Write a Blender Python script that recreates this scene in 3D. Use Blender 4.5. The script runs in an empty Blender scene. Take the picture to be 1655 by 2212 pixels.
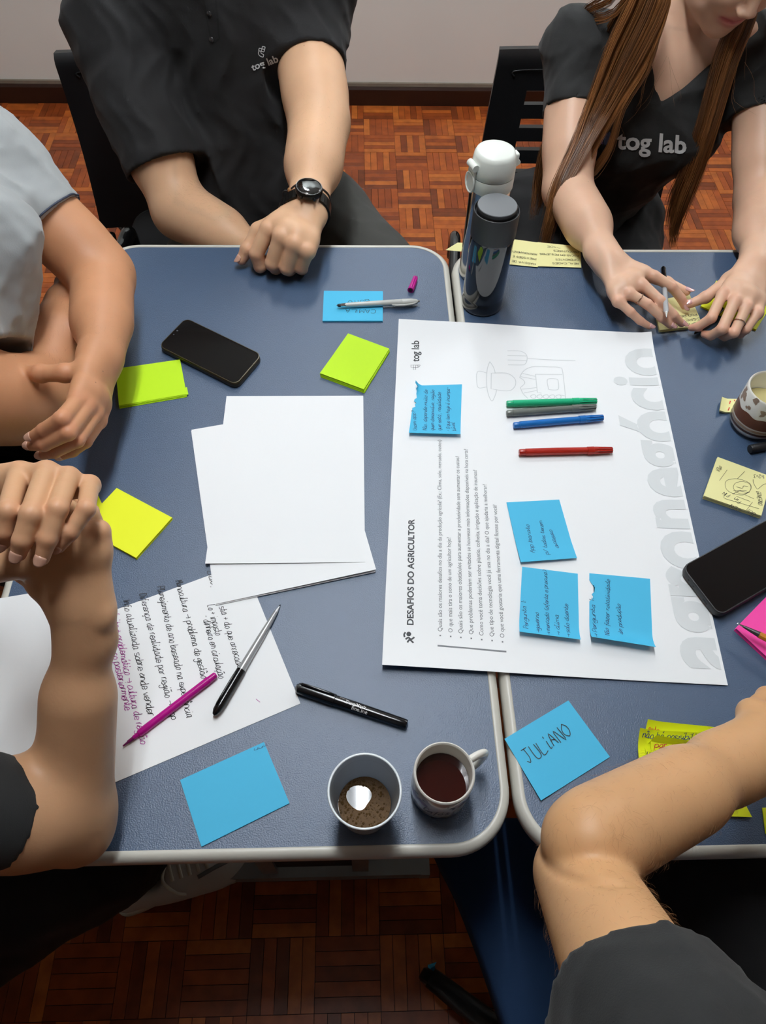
import bpy, bmesh, math, random
import numpy as np
from mathutils import Vector, Matrix
from mathutils.bvhtree import BVHTree
random.seed(7)
rng = np.random.default_rng(7)
SC = bpy.context.scene
COL = SC.collection
V = Vector
# ------------------------------------------------------------------ camera, world, lights, exposure
W, H = 1655, 2212
FPX, PITCH, ROLL, YAW = 1614.06, 0.975491, 0.0365075, -0.0553901
TZ = 0.75                                   # height of the table tops
CAM = np.array([0.0, 0.0, TZ + 0.861085])
def cam_axes():
    f = np.array([0, math.cos(PITCH), -math.sin(PITCH)]); r = np.array([1.0, 0, 0]); u = np.cross(r, f)
    c, s = math.cos(ROLL), math.sin(ROLL)
    M = np.array([c*r + s*u, -s*r + c*u, f])
    cy, sy = math.cos(YAW), math.sin(YAW)
    return M @ np.array([[cy, -sy, 0], [sy, cy, 0], [0, 0, 1]]).T
AX = cam_axes()
cam = bpy.data.cameras.new('camera'); cam_ob = bpy.data.objects.new('camera', cam); COL.objects.link(cam_ob)
cam.sensor_fit = 'HORIZONTAL'; cam.sensor_width = 36; cam.lens = 36*FPX/W; cam.clip_start = .02; cam.clip_end = 50
R3 = Matrix([AX[0], AX[1], -AX[2]]).transposed()
cam_ob.matrix_world = Matrix.Translation(V(CAM)) @ R3.to_4x4()
SC.camera = cam_ob
SC.view_settings.view_transform = 'Standard'; SC.view_settings.look = 'None'
SC.view_settings.gamma = 1; SC.view_settings.use_curve_mapping = False
SC.view_settings.exposure = 0.0
SC.cycles.use_denoising = True
SC.cycles.max_bounces = 8; SC.cycles.diffuse_bounces = 4; SC.cycles.glossy_bounces = 4
SC.cycles.transmission_bounces = 8; SC.cycles.transparent_max_bounces = 8
SC.cycles.caustics_reflective = False; SC.cycles.caustics_refractive = False
SC.cycles.sample_clamp_indirect = 4
wd = bpy.data.worlds.new('world'); SC.world = wd; wd.use_nodes = True
wd.node_tree.nodes['Background'].inputs[0].default_value = (.75, .85, 1, 1)
wd.node_tree.nodes['Background'].inputs[1].default_value = .5
LAMP_POWER = 146.0                           # radiance of the fluorescent tubes
LAMP_SPOTS = [(-.05, 1.0, 1.2), (.02, 2.74, .62), (2.05, 2.74, .62)]   # x, y, length
CEIL = 2.75
ROOM = (-3.6, 4.0, -4.2, 3.128)             # x0 x1 y0 y1

# ------------------------------------------------------------------ picture point -> place in the room
def ray(px, py):
    return np.array([(px - W/2)/FPX, -(py - H/2)/FPX, 1.0]) @ AX
def at(px, py, z=TZ):
    d = ray(px, py); return V(CAM + d*((z - CAM[2])/d[2]))
def aty(px, py, y):
    d = ray(px, py); return V(CAM + d*((y - CAM[1])/d[1]))
def atd(px, py, depth):
    return V(CAM + ray(px, py)*depth)

# ------------------------------------------------------------------ tagging
def tag(o, label=None, cat=None, group=None, kind=None):
    if label: o['label'] = label
    if cat: o['category'] = cat
    if group: o['group'] = group
    if kind: o['kind'] = kind
    return o
def empty(name, loc=(0, 0, 0), label=None, cat=None, group=None, rz=0):
    o = bpy.data.objects.new(name, None); o.location = loc; o.rotation_euler = (0, 0, rz)
    o.empty_display_size = .05
    COL.objects.link(o); return tag(o, label, cat, group)
def link(name, me, mat=None, parent=None, smooth=False, local=False):
    """one mesh object; vertices are in world space unless local, and are kept in place under a parent"""
    if mat is not None:
        me.materials.clear(); me.materials.append(mat)
    if smooth:
        me.polygons.foreach_set('use_smooth', [True]*len(me.polygons))
    o = bpy.data.objects.new(name, me); COL.objects.link(o)
    if parent is not None:
        o.parent = parent
        if not local: o.matrix_parent_inverse = world_of(parent).inverted()
    return o
def world_of(o):
    m = o.matrix_basis.copy()
    if o.parent: m = world_of(o.parent) @ o.matrix_parent_inverse @ m
    return m
def centre(o):
    """moves a mesh thing's origin to its base"""
    me = o.data; n = len(me.vertices); a = np.empty(n*3, np.float32); me.vertices.foreach_get('co', a); a = a.reshape(-1, 3)
    c = (a.min(0) + a.max(0))/2; c[2] = a[:, 2].min()
    me.vertices.foreach_set('co', (a - c).ravel()); o.location = c; return o
# ------------------------------------------------------------------ mesh builders
class MB:
    def __init__(s): s.v = []; s.f = []
    def add(s, vs, fs):
        k = len(s.v); s.v += [tuple(v) for v in vs]; s.f += [tuple(i + k for i in f) for f in fs]; return s
    def box(s, c, size, rz=0.0, axes=None):
        hx, hy, hz = [x/2 for x in size]; c = V(c)
        if axes is None:
            axes = [V((math.cos(rz), math.sin(rz), 0)), V((-math.sin(rz), math.cos(rz), 0)), V((0, 0, 1))]
        vs = [c + axes[0]*(hx*i) + axes[1]*(hy*j) + axes[2]*(hz*k) for k in (-1, 1) for j in (-1, 1) for i in (-1, 1)]
        return s.add(vs, [(0, 2, 3, 1), (4, 5, 7, 6), (0, 1, 5, 4), (2, 6, 7, 3), (0, 4, 6, 2), (1, 3, 7, 5)])
    def tube(s, pts, rad, seg=12, cap=True, flat=None, up=None):
        """flat: (factor) squashes the section along the frame's second axis"""
        pts = [V(p) for p in pts]; n = len(pts)
        if not hasattr(rad, '__len__'): rad = [rad]*n
        t = [(pts[min(i+1, n-1)] - pts[max(i-1, 0)]).normalized() for i in range(n)]
        a = V(up) if up is not None else (V((0, 0, 1)) if abs(t[0].z) < .9 else V((1, 0, 0)))
        vs = []
        for i in range(n):
            b = t[i].cross(a).normalized(); a2 = b.cross(t[i]).normalized(); a = a2
            for j in range(seg):
                w = 2*math.pi*j/seg
                vs.append(pts[i] + (b*math.cos(w) + a2*(math.sin(w)*(flat or 1)))*rad[i])
        fs = [(i*seg + j, i*seg + (j+1) % seg, (i+1)*seg + (j+1) % seg, (i+1)*seg + j) for i in range(n-1) for j in range(seg)]
        if cap: fs += [tuple(range(seg))[::-1], tuple((n-1)*seg + j for j in range(seg))]
        return s.add(vs, fs)
    def lathe(s, prof, seg=40, c=(0, 0, 0), axis=None, close=False):
        """prof: (r, h) pairs along the axis"""
        c = V(c); ax = V(axis).normalized() if axis is not None else V((0, 0, 1))
        e1 = ax.orthogonal().normalized() if axis is not None else V((1, 0, 0)); e2 = ax.cross(e1)
        vs = []; n = len(prof)
        for r, h in prof:
            r = max(r, 1e-5)
            for j in range(seg):
                w = 2*math.pi*j/seg; vs.append(c + ax*h + (e1*math.cos(w) + e2*math.sin(w))*r)
        m = n if close else n - 1
        fs = [(i*seg + j, i*seg + (j+1) % seg, ((i+1) % n)*seg + (j+1) % seg, ((i+1) % n)*seg + j) for i in range(m) for j in range(seg)]
        return s.add(vs, fs)
    def prism(s, poly, z0, z1, bevel=0.0, frame=None):
        """poly: counter-clockwise 2-D outline (world xy, or coordinates in frame = (o, ex, ey, ez))"""
        if frame is None: frame = (V((0, 0, 0)), V((1, 0, 0)), V((0, 1, 0)), V((0, 0, 1)))
        o, ex, ey, ez = frame; n = len(poly); P = [V((p[0], p[1])) for p in poly]
        def ins(d):
            out = []
            for i in range(n):
                e1 = (P[i] - P[i-1]).normalized(); e2 = (P[(i+1) % n] - P[i]).normalized()
                n1 = V((-e1.y, e1.x)); n2 = V((-e2.y, e2.x)); m = n1 + n2
                m = m/max(m.dot(n1), .2) if m.length > 1e-6 else n1
                out.append(P[i] + m*d)
            return out
        rings = [(P, z0), (P, z1)]
        if bevel:
            b = bevel; rings = [(ins(b), z0), (ins(b*.3), z0 + b*.3), (P, z0 + b), (P, z1 - b), (ins(b*.3), z1 - b*.3), (ins(b), z1)]
        vs = [o + ex*p.x + ey*p.y + ez*z for q, z in rings for p in q]
        k = len(rings)
        fs = [(i*n + j, i*n + (j+1) % n, (i+1)*n + (j+1) % n, (i+1)*n + j) for i in range(k-1) for j in range(n)]
        fs += [tuple(range(n))[::-1], tuple((k-1)*n + j for j in range(n))]
        return s.add(vs, fs)
    def mesh(s, name='m'):
        me = bpy.data.meshes.new(name); me.from_pydata(s.v, [], s.f); me.validate(); me.update(); return me
    def build(s, name, mat=None, parent=None, smooth=False, angle=None):
        me = s.mesh(name); o = link(name, me, mat, parent, smooth or angle is not None)
        if angle is not None: sharp(me, angle)
        return o
def sharp(me, deg):
    bm = bmesh.new(); bm.from_mesh(me); lim = math.radians(deg)
    for e in bm.edges:
        if len(e.link_faces) == 2 and e.calc_face_angle(0) > lim: e.smooth = False
    bm.to_mesh(me); bm.free()
def rounded(x0, x1, y0, y1, r, seg=10):
    if not hasattr(r, '__len__'): r = [r]*4
    out = []
    for (cx, cy, a0, q) in ((x1, y1, 0, r[0]), (x0, y1, 90, r[1]), (x0, y0, 180, r[2]), (x1, y0, 270, r[3])):
        sx = -1 if cx == x1 else 1; sy = -1 if cy == y1 else 1
        for i in range(seg + 1):
            w = math.radians(a0 + 90*i/seg); out.append((cx + sx*q + q*math.cos(w), cy + sy*q + q*math.sin(w)))
    return out
def catmull(P, k=5, closed=False):
    P = [np.array(p, float) for p in P]; n = len(P)
    if n < 3: return [P[0] + (P[-1]-P[0])*t for t in np.linspace(0, 1, k+1)] if n == 2 else P
    out = []
    for i in range(n if closed else n-1):
        if closed: a, b, c, d = P[i-1], P[i], P[(i+1) % n], P[(i+2) % n]
        else: a, b, c, d = P[max(i-1, 0)], P[i], P[i+1], P[min(i+2, n-1)]
        for j in range(k):
            t = j/k
            out.append(.5*((2*b) + (c-a)*t + (2*a-5*b+4*c-d)*t*t + (3*b-a-3*c+d)*t**3))
    if not closed: out.append(P[-1])
    return out
# ------------------------------------------------------------------ materials
def lin(c):
    f = lambda x: x/12.92 if x <= .04045 else ((x + .055)/1.055)**2.4
    return tuple(f(x/255.0) for x in c) + (1,)
MATS = {}
def mat(name, col, rough=.5, var=.0, scale=8, bump=0, bscale=60, metal=0, spec=.5, coat=0, trans=0, ior=1.45, sss=0, sheen=0, coords='Object', dark=None, coat_rough=.05, bdist=.001, detail=4):
    if name in MATS: return MATS[name]
    m = bpy.data.materials.new(name); m.use_nodes = True; nt = m.node_tree; N = nt.nodes; Lk = nt.links
    b = N['Principled BSDF']; c = lin(col)
    b.inputs['Base Color'].default_value = c; b.inputs['Roughness'].default_value = rough
    b.inputs['Metallic'].default_value = metal; b.inputs['Specular IOR Level'].default_value = spec
    b.inputs['Coat Weight'].default_value = coat; b.inputs['Coat Roughness'].default_value = coat_rough
    b.inputs['Transmission Weight'].default_value = trans; b.inputs['IOR'].default_value = ior
    b.inputs['Sheen Weight'].default_value = sheen
    if sss:
        b.inputs['Subsurface Weight'].default_value = sss; b.inputs['Subsurface Radius'].default_value = (1, .35, .2); b.inputs['Subsurface Scale'].default_value = .006
    tc = N.new('ShaderNodeTexCoord')
    if var:
        nz = N.new('ShaderNodeTexNoise'); nz.inputs['Scale'].default_value = scale; nz.inputs['Detail'].default_value = detail
        mx = N.new('ShaderNodeMix'); mx.data_type = 'RGBA'
        d = lin(dark) if dark else tuple(x*(1 - var) for x in c[:3]) + (1,)
        mx.inputs[6].default_value = d; mx.inputs[7].default_value = c if dark else tuple(min(1, x*(1 + var*.6)) for x in c[:3]) + (1,)
        Lk.new(tc.outputs[coords], nz.inputs['Vector']); Lk.new(nz.outputs[0], mx.inputs[0]); Lk.new(mx.outputs[2], b.inputs['Base Color'])
    if bump:
        n2 = N.new('ShaderNodeTexNoise'); n2.inputs['Scale'].default_value = bscale; n2.inputs['Detail'].default_value = 3
        bp = N.new('ShaderNodeBump'); bp.inputs['Strength'].default_value = bump; bp.inputs['Distance'].default_value = bdist
        Lk.new(tc.outputs[coords], n2.inputs['Vector']); Lk.new(n2.outputs[0], bp.inputs['Height']); Lk.new(bp.outputs[0], b.inputs['Normal'])
    MATS[name] = m; return m
def bsdf(m): return m.node_tree.nodes['Principled BSDF']
# ================================================================== SETTING
X0, X1, Y0, Y1 = ROOM
M_wall = mat('wall_paint', (244, 250, 246), .75, .05, 3, .15, 220)
M_ceil = mat('ceiling_paint', (235, 235, 232), .9)
M_base = mat('baseboard_wood', (46, 24, 14), .42, .35, 14, .3, 90)
tag(MB().box(((X0+X1)/2, Y1 + .05, CEIL/2), (X1-X0+.2, .1, CEIL)).build('wall_back', M_wall), kind='structure')
tag(MB().box((X0 - .05, (Y0+Y1)/2, CEIL/2), (.1, Y1-Y0, CEIL)).build('wall_left', M_wall), kind='structure')
tag(MB().box((X1 + .05, (Y0+Y1)/2, CEIL/2), (.1, Y1-Y0, CEIL)).build('wall_right', M_wall), kind='structure')
tag(MB().box(((X0+X1)/2, Y0 - .05, CEIL/2), (X1-X0+.2, .1, CEIL)).build('wall_front', mat('bounce_cut_dark', (70, 52, 40), .6, .2, 5)), kind='structure')  # unseen wall; dark tone made up to cut light bounced onto the floor
tag(MB().box(((X0+X1)/2, (Y0+Y1)/2, CEIL + .05), (X1-X0+.2, Y1-Y0+.2, .1)).build('ceiling', M_ceil), kind='structure')
bb = MB().prism([(0, 0), (.018, 0), (.018, .062), (.013, .072), (0, .072)], X0, X1,
                frame=(V((0, Y1, 0)), V((0, -1, 0)), V((0, 0, 1)), V((1, 0, 0)))).build('baseboard_back', M_base)
tag(bb, kind='structure')
MB().prism([(0, .072), (.009, .072), (.007, .083), (0, .085)], X0, X1,
           frame=(V((0, Y1, 0)), V((0, -1, 0)), V((0, 0, 1)), V((1, 0, 0)))).build('painted_lip', mat('lip_paint', (122, 112, 98), .6, .25, 30), bb)
# ---- parquet floor: five strips to a square, squares turned in alternation
def wood(name, use_attr):
    m = bpy.data.materials.new(name); m.use_nodes = True; nt = m.node_tree; N = nt.nodes; Lk = nt.links; b = N['Principled BSDF']
    if use_attr:
        src = N.new('ShaderNodeAttribute'); src.attribute_name = 'tone'; out = src.outputs['Fac']
    else:
        src = N.new('ShaderNodeObjectInfo'); out = src.outputs['Random']
    cr = N.new('ShaderNodeValToRGB'); e = cr.color_ramp.elements
    e[0].position = 0; e[0].color = lin((118, 57, 26)); e[1].position = 1; e[1].color = lin((196, 110, 46))
    for p, c in ((.2, (138, 64, 27)), (.5, (166, 80, 32)), (.8, (186, 98, 40))):
        k = e.new(p); k.color = lin(c)
    Lk.new(out, cr.inputs[0])
    ge = N.new('ShaderNodeNewGeometry'); mp = N.new('ShaderNodeMapping'); mp.inputs['Scale'].default_value = (28, 28, 28)
    nz = N.new('ShaderNodeTexNoise'); nz.inputs['Scale'].default_value = 1; nz.inputs['Detail'].default_value = 6
    Lk.new(ge.outputs['Position'], mp.inputs['Vector']); Lk.new(mp.outputs[0], nz.inputs['Vector'])
    mx = N.new('ShaderNodeMix'); mx.data_type = 'RGBA'; mx.blend_type = 'MULTIPLY'; mx.inputs[0].default_value = .55
    c2 = N.new('ShaderNodeValToRGB'); c2.color_ramp.elements[0].position = .3; c2.color_ramp.elements[0].color = (.35, .3, .28, 1); c2.color_ramp.elements[1].position = .62
    Lk.new(nz.outputs[0], c2.inputs[0]); Lk.new(cr.outputs[0], mx.inputs[6]); Lk.new(c2.outputs[0], mx.inputs[7]); Lk.new(mx.outputs[2], b.inputs['Base Color'])
    b.inputs['Roughness'].default_value = .32; b.inputs['Specular IOR Level'].default_value = .45
    return m
M_strip, M_strip_mass = wood('parquet', False), wood('parquet_mass', True)
fl = MB().box(((X0+X1)/2, (Y0+Y1)/2, -.034), (X1-X0+.2, Y1-Y0+.2, .06)).build('floor', mat('floor_joint', (40, 20, 10), .8))
tag(fl, kind='structure')
SQ = .12; SW = SQ/5
def seen(x, y):
    q = AX @ (np.array([x, y, 0]) - CAM)
    if q[2] < .1: return 0
    px, py = W/2 + FPX*q[0]/q[2], H/2 - FPX*q[1]/q[2]
    if not (-30 < px < W+30 and -30 < py < H+30): return 0
    if 545 < py < 1840 and px > 260: return 0                 # under the tables
    if px < 260 and 700 < py < 1840: return 0
    if 150 < px < 740 and py < 530: return 0                  # behind the man in the polo shirt
    if px > 1200 and py < 540: return .4/q[2]
    if py > 1830: return .25/q[2]
    return 1/q[2]
cells = []
for i in range(int((X0+.06)/SQ) - 1, int(X1/SQ) + 1):
    for j in range(int(Y0/SQ) - 1, int(Y1/SQ) + 2):
        for k in range(5):
            hor = (i + j) % 2
            cx, cy = (i + .5)*SQ + .03, (j + .5)*SQ + .008
            if hor: x, y, rz = cx, cy + (k - 2)*SW, 0
            else: x, y, rz = cx + (k - 2)*SW, cy, math.pi/2
            if X0 < x < X1 and Y0 < y < Y1 - .005: cells.append((seen(x, y), x, y, rz))
cells.sort(key=lambda c: -c[0])
strip_me = MB().prism(rounded(-SQ/2+.0004, SQ/2-.0004, -SW/2+.0004, SW/2-.0004, .0006, 1), -.004, 0, .0007).mesh('parquet_strip')
strip_me.materials.append(M_strip)
for w, x, y, rz in cells[:298]:
    o = bpy.data.objects.new('parquet_strip', strip_me); COL.objects.link(o); o.parent = fl
    o.location = (x, y, random.uniform(-.0004, 0)); o.rotation_euler = (0, 0, rz)
fm = MB(); tone = []
for w, x, y, rz in cells[298:]:
    a, bx = (SQ/2-.0005, SW/2-.0005) if rz == 0 else (SW/2-.0005, SQ/2-.0005)
    z = random.uniform(-.0004, 0)
    if y < -.6 or x > 2.2 or x < -2.4:       # far out of sight: the top faces alone
        fm.add([(x-a, y-bx, z), (x+a, y-bx, z), (x+a, y+bx, z), (x-a, y+bx, z)], [(0, 1, 2, 3)]); tone.append(random.random()); continue
    fm.add([(x-a, y-bx, -.004), (x+a, y-bx, -.004), (x+a, y+bx, -.004), (x-a, y+bx, -.004), (x-a, y-bx, z), (x+a, y-bx, z), (x+a, y+bx, z), (x-a, y+bx, z)],
           [(4, 5, 6, 7), (0, 1, 5, 4), (1, 2, 6, 5), (2, 3, 7, 6), (3, 0, 4, 7)]); tone += [random.random()]*5
fme = bpy.data.meshes.new('parquet_strips'); fme.from_pydata(fm.v, [], fm.f)
at_ = fme.attributes.new('tone', 'FLOAT', 'FACE'); at_.data.foreach_set('value', tone)
tag(link('parquet_strips', fme, M_strip_mass, fl), kind='stuff')
# ---- fluorescent ceiling lamps
def tube_light():
    m = bpy.data.materials.new('fluorescent_tube'); m.use_nodes = True; nt = m.node_tree
    nt.nodes.remove(nt.nodes['Principled BSDF']); e = nt.nodes.new('ShaderNodeEmission')
    e.inputs[0].default_value = (.93, .97, 1, 1); e.inputs[1].default_value = LAMP_POWER
    nt.links.new(e.outputs[0], nt.nodes['Material Output'].inputs[0]); return m
M_tube = tube_light(); M_house = mat('lamp_housing', (232, 234, 235), .4); M_refl = mat('lamp_reflector', (225, 228, 230), .25, metal=.6)
LAMP_LABEL = ['long white fluorescent ceiling fitting over the middle of the tables', 'short white fluorescent ceiling fitting by the back wall, over the tables’ far ends', 'short white fluorescent ceiling fitting by the back wall, towards the right wall']
for (lx, ly, ln), lb in zip(LAMP_SPOTS, LAMP_LABEL):
    L = empty('ceiling_light', (lx, ly, CEIL - .1), lb, 'ceiling light', 'fluorescent fittings on the ceiling')
    MB().box((lx, ly, CEIL - .02), (.24, ln + .08, .04)).build('housing', M_house, L)
    MB().prism([(-.11, -.04), (.11, -.04), (.14, -.085), (.136, -.087), (.105, -.046), (-.105, -.046), (-.136, -.087), (-.14, -.085)][::-1], -ln/2, ln/2,
               frame=(V((lx, ly, CEIL)), V((1, 0, 0)), V((0, 0, 1)), V((0, -1, 0)))).build('reflector', M_refl, L)
    for k in range(round(ln/.6)):
        y0 = ly - ln/2 + (k + .5)*ln/round(ln/.6)
        for dx in (-.05, .05):
            MB().tube([(lx + dx, y0 - .285, CEIL - .07), (lx + dx, y0 + .285, CEIL - .07)], .014, 8).build('tube', M_tube, L, True)
# ================================================================== TABLES
M_top = mat('blue_laminate', (55, 78, 107), .39, .05, 40, .55, 620, spec=1.0, coords='Object', bdist=.0010)
M_edge = mat('cream_edging', (200, 198, 188), .35, .06, 12)
M_frame = mat('grey_metal_frame', (150, 152, 150), .4, .05, 20)
M_dpanel = mat('dark_leg_panel', (48, 52, 58), .5)
def table(x0, x1, y0, y1, label, legs):
    t = empty('table', ((x0+x1)/2, (y0+y1)/2, 0), label, 'table')
    e = .012
    # top with a rounded plastic edging standing a little proud of the laminate
    MB().prism(rounded(x0+e*.6, x1-e*.6, y0+e*.6, y1-e*.6, .062, 14), TZ - .024, TZ).build('tabletop', M_top, t)
    prof = [(0, -.027), (.006, -.0275), (.0105, -.022), (.012, -.012), (.0105, -.003), (.006, .001), (.0015, .0012), (0, .0004)]
    path = [V((p[0], p[1], 0)) for p in rounded(x0+e, x1-e, y0+e, y1-e, .058, 14)]; n = len(path); k = len(prof)
    vs = []
    for i in range(n):
        d = (path[(i+1) % n] - path[i-1]).normalized(); nn = V((d.y, -d.x, 0))
        for o, z in prof: vs.append(path[i] + nn*o + V((0, 0, TZ + z)))
    fs = [(i*k + j, ((i+1) % n)*k + j, ((i+1) % n)*k + (j+1) % k, i*k + (j+1) % k) for i in range(n) for j in range(k)]
    MB().add(vs, fs).build('edge_band', M_edge, t, True)
    for lx in legs:                          # foot beam, leg of two uprights with a panel between, top bearer
        yc = (y0+y1)/2
        MB().prism(rounded(lx-.028, lx+.028, y0+.03, y1-.03, .006, 3), .012, .045, .004).build('foot_beam', M_frame, t)
    return t
FT = {}
def tleg(t, cx, cy, along, length, name_side):
    ex = V((math.cos(along), math.sin(along), 0)); ey = V((-ex.y, ex.x, 0)); c = V((cx, cy, 0))
    MB().box(c + V((0, 0, .032)), (length, .045, .04), axes=[ex, ey, V((0, 0, 1))]).build('foot_beam', M_frame, t)
    for s in (-1, 1):
        MB().box(c + ex*(s*(length/2 + .008)) + V((0, 0, .030)), (.018, .047, .042), axes=[ex, ey, V((0, 0, 1))]).build('foot_cap', M_frame, t)
    for s in (-1, 1):
        MB().box(c + ex*(s*.085) + V((0, 0, .385)), (.03, .03, .67), axes=[ex, ey, V((0, 0, 1))]).build('leg', M_frame, t)
    MB().box(c + V((0, 0, .385)), (.14, .018, .60), axes=[ex, ey, V((0, 0, 1))]).build('leg_panel', M_dpanel, t)
    MB().box(c + V((0, 0, .705)), (length*.9, .04, .04), axes=[ex, ey, V((0, 0, 1))]).build('bearer', M_frame, t)
table_left = table(-.462, .1655, .1405, 1.178, 'blue topped table on the left with cream rounded edging and blank sheets', ())
tleg(table_left, -.09, .245, 0, .40, 0); tleg(table_left, -.13, 1.07, 0, .40, 0)
table_right = table(.1685, 1.0, .1325, 1.166, 'blue topped table on the right under most of the white poster', ())
tleg(table_right, .64, .245, 0, .42, 0); tleg(table_right, .64, 1.06, 0, .42, 0)
# ================================================================== WRITING
import unicodedata
GL = dict(a="47 27 05 04 13 33 45 47 43 53", b="0a 03 13 33 45 47 27 05", c="47 27 05 04 13 33 44", d="47 27 05 04 13 33 45 4a 43 53",
 e="05 45 46 37 17 05 04 13 33 44", f="4a 3a 29 20,07 37", g="47 27 05 04 14 34 46 47 41 30 10 01", h="0a 03,05 17 37 46 43", i="17 13 23,19 1a",
 j="27 21 10 01,29 2a", k="0a 03,47 05 43", l="1a 0a 04 13 23", m="07 03,05 17 27 36 33,36 47 57 66 63", n="07 03,05 17 37 46 43",
 o="27 05 04 13 33 45 46 37 27", p="07 00,06 17 37 46 44 33 13 04", q="47 27 05 04 13 33 45 47 40", r="07 03,05 17 37", s="47 17 06 15 35 44 33 03",
 t="1a 14 23 33,07 37", u="07 04 13 33 45,47 43", v="07 23 47", w="07 13 36 53 67", x="07 43,47 03", y="07 24,47 10", z="07 47 03 43",
 A="03 2a 43,16 36", B="03 0a 3a 48 37 07,37 45 43 03", C="49 3a 1a 08 05 13 33 44", D="03 0a 2a 48 45 33 03", E="4a 0a 03 43,07 37", F="4a 0a 03,07 37",
 G="49 3a 1a 08 05 13 33 45 46 26", H="0a 03,4a 43,07 47", I="1a 13", J="3a 35 23 13 04,1a 5a", K="0a 03,4a 06 43", L="0a 03 43", M="03 0a 26 4a 43", N="03 0a 43 4a",
 O="2a 08 05 23 45 48 2a", P="03 0a 3a 48 47 36 06", Q="2a 08 05 23 45 48 2a,25 53", R="03 0a 3a 48 47 36 06,26 43", S="49 3a 1a 08 17 36 45 33 13 04", T="0a 4a,2a 23",
 U="0a 05 13 33 45 4a", V="0a 23 4a", X="0a 43,4a 03", Z="0a 4a 03 43")
GL.update({'1': "19 2a 23", '2': "09 1a 3a 48 03 43", '3': "0a 4a 27 45 33 03", '+': "28 24,06 46", '-': "06 36", '>': "06 66,58 66 54", '.': "13 14", ',': "23 12",
 ':': "13 14,16 17", '?': "09 1a 3a 48 26 25,23 24", '(': "3a 18 15 33", ')': "1a 38 35 13", '/': "03 4a", '=': "05 45,07 47", '\u0303': "09 1a 29 3a", '\u0301': "29 3b",
 '\u0302': "19 2b 39", '\u0327': "23 21 11", "'": "2a 28", 'L': "0a 03 43", '&': "43 08 1a 28 05 13 33 46"})
def glyphs(body, join=False):
    x = 0.0; strokes = []; last = 0; prev = None
    for ch in unicodedata.normalize('NFD', body):
        if ch == ' ': x += 3.4; prev = None; continue
        g = GL.get(ch)
        if g is None: continue
        comb = unicodedata.combining(ch) > 0; ox = last if comb else x; mx = 0; oy = 1.6 if comb and body[0:1].isupper() and len(body) < 14 and body.isupper() else 0
        for st in g.split(','):
            pts = [(int(c[0], 16), int(c[1], 16) - 3) for c in st.split()]
            mx = max([mx] + [p[0] for p in pts]); strokes.append([(p[0] + ox, p[1] + oy) for p in pts])
        if not comb:
            if join and prev is not None and ch.islower(): strokes.append([(prev, .25), (prev + .7, .5), (x + (0.2 if ch in 'bhklfit' else .6), 2.0)])
            last = x; prev = x + mx - .2 if ch.islower() else None; x += mx + 1.35
    return strokes, max(x - 1.35, .1)
def ribbon(mb, pts, w):
    """a flat pen stroke through 3-D points lying on paper"""
    P = [V(p) for p in pts]; n = len(P)
    if n < 2: return
    vs = []
    for i in range(n):
        t = P[min(i+1, n-1)] - P[max(i-1, 0)]; t.z = 0
        t = t.normalized() if t.length > 1e-9 else V((1, 0, 0)); s = V((-t.y, t.x, 0))*(w/2)
        vs += [P[i] - s, P[i] + s]
    mb.add(vs, [(2*i, 2*i+2, 2*i+3, 2*i+1) for i in range(n-1)])
INK = mat('black_ink', (22, 22, 26), .5); INK_NAVY = mat('navy_ink', (24, 44, 92), .5); INK_MAG = mat('magenta_ink', (168, 44, 150), .5); INK_RED = mat('red_ink', (196, 40, 30), .5)
PRINT = mat('print_black', (48, 50, 54), .6); PRINT_GREY = mat('print_grey', (120, 124, 128), .6); PRINT_PALE = mat('print_pale', (216, 221, 223), .6); PRINT_LINE = mat('print_line', (207, 212, 214), .6)
PENCIL = mat('pencil_grey', (110, 112, 100), .6)
def surf(s, p, lift):
    return V((p[0], p[1], (s(p[0], p[1]) if callable(s) else s) + lift))
def hand(body, p0, p1, s, m, parent, w=.0006, cap=None, slant=.28, jit=.36, name='handwriting', lift=.00025):
    """body written by hand from picture point p0 to p1 on surface s"""
    z0 = s if not callable(s) else TZ + .002
    a, b = at(*p0, z0), at(*p1, z0); ex = (b - a); Lg = ex.length; ex = ex/Lg; ey = V((-ex.y, ex.x, 0))
    strokes, wd_ = glyphs(body, slant > 0); sx = Lg/wd_; sy = (cap/7.0) if cap else sx*1.15
    mb = MB(); r = random.Random(body); ph = r.random()*6
    for st in strokes:
        pp = []
        for (x, y) in st: pp.append((x + slant*y + r.uniform(-jit, jit)*.6, y + r.uniform(-jit, jit) + .35*math.sin(x*.35 + ph)))
        pp = catmull(pp, 4)
        ribbon(mb, [surf(s, a + ex*(q[0]*sx) + ey*(q[1]*sy), lift) for q in pp], w)
    return mb.build(name, m, parent)
def stroke_px(lines, s, m, parent, w, name, closed=False, smooth=True, lift=.00025):
    o = None
    for ln in lines:
        mb = MB(); pp = catmull(ln, 5, closed) if smooth else [np.array(p, float) for p in ln]
        if closed: pp = list(pp) + [pp[0], pp[1]]
        z0 = s if not callable(s) else TZ + .002
        ribbon(mb, [surf(s, at(q[0], q[1], z0), lift) for q in pp], w); o = mb.build(name, m, parent)
    return o
def text_mesh(body, bold=0.0, res=4):
    c = bpy.data.curves.new('t', 'FONT'); c.body = body; c.size = 1; c.offset = bold; c.resolution_u = res; c.fill_mode = 'FRONT'
    o = bpy.data.objects.new('t', c); me = bpy.data.meshes.new_from_object(o)
    bpy.data.objects.remove(o); bpy.data.curves.remove(c)
    n = len(me.vertices); a = np.empty(n*3, np.float32); me.vertices.foreach_get('co', a); return me, a.reshape(-1, 3)
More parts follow.
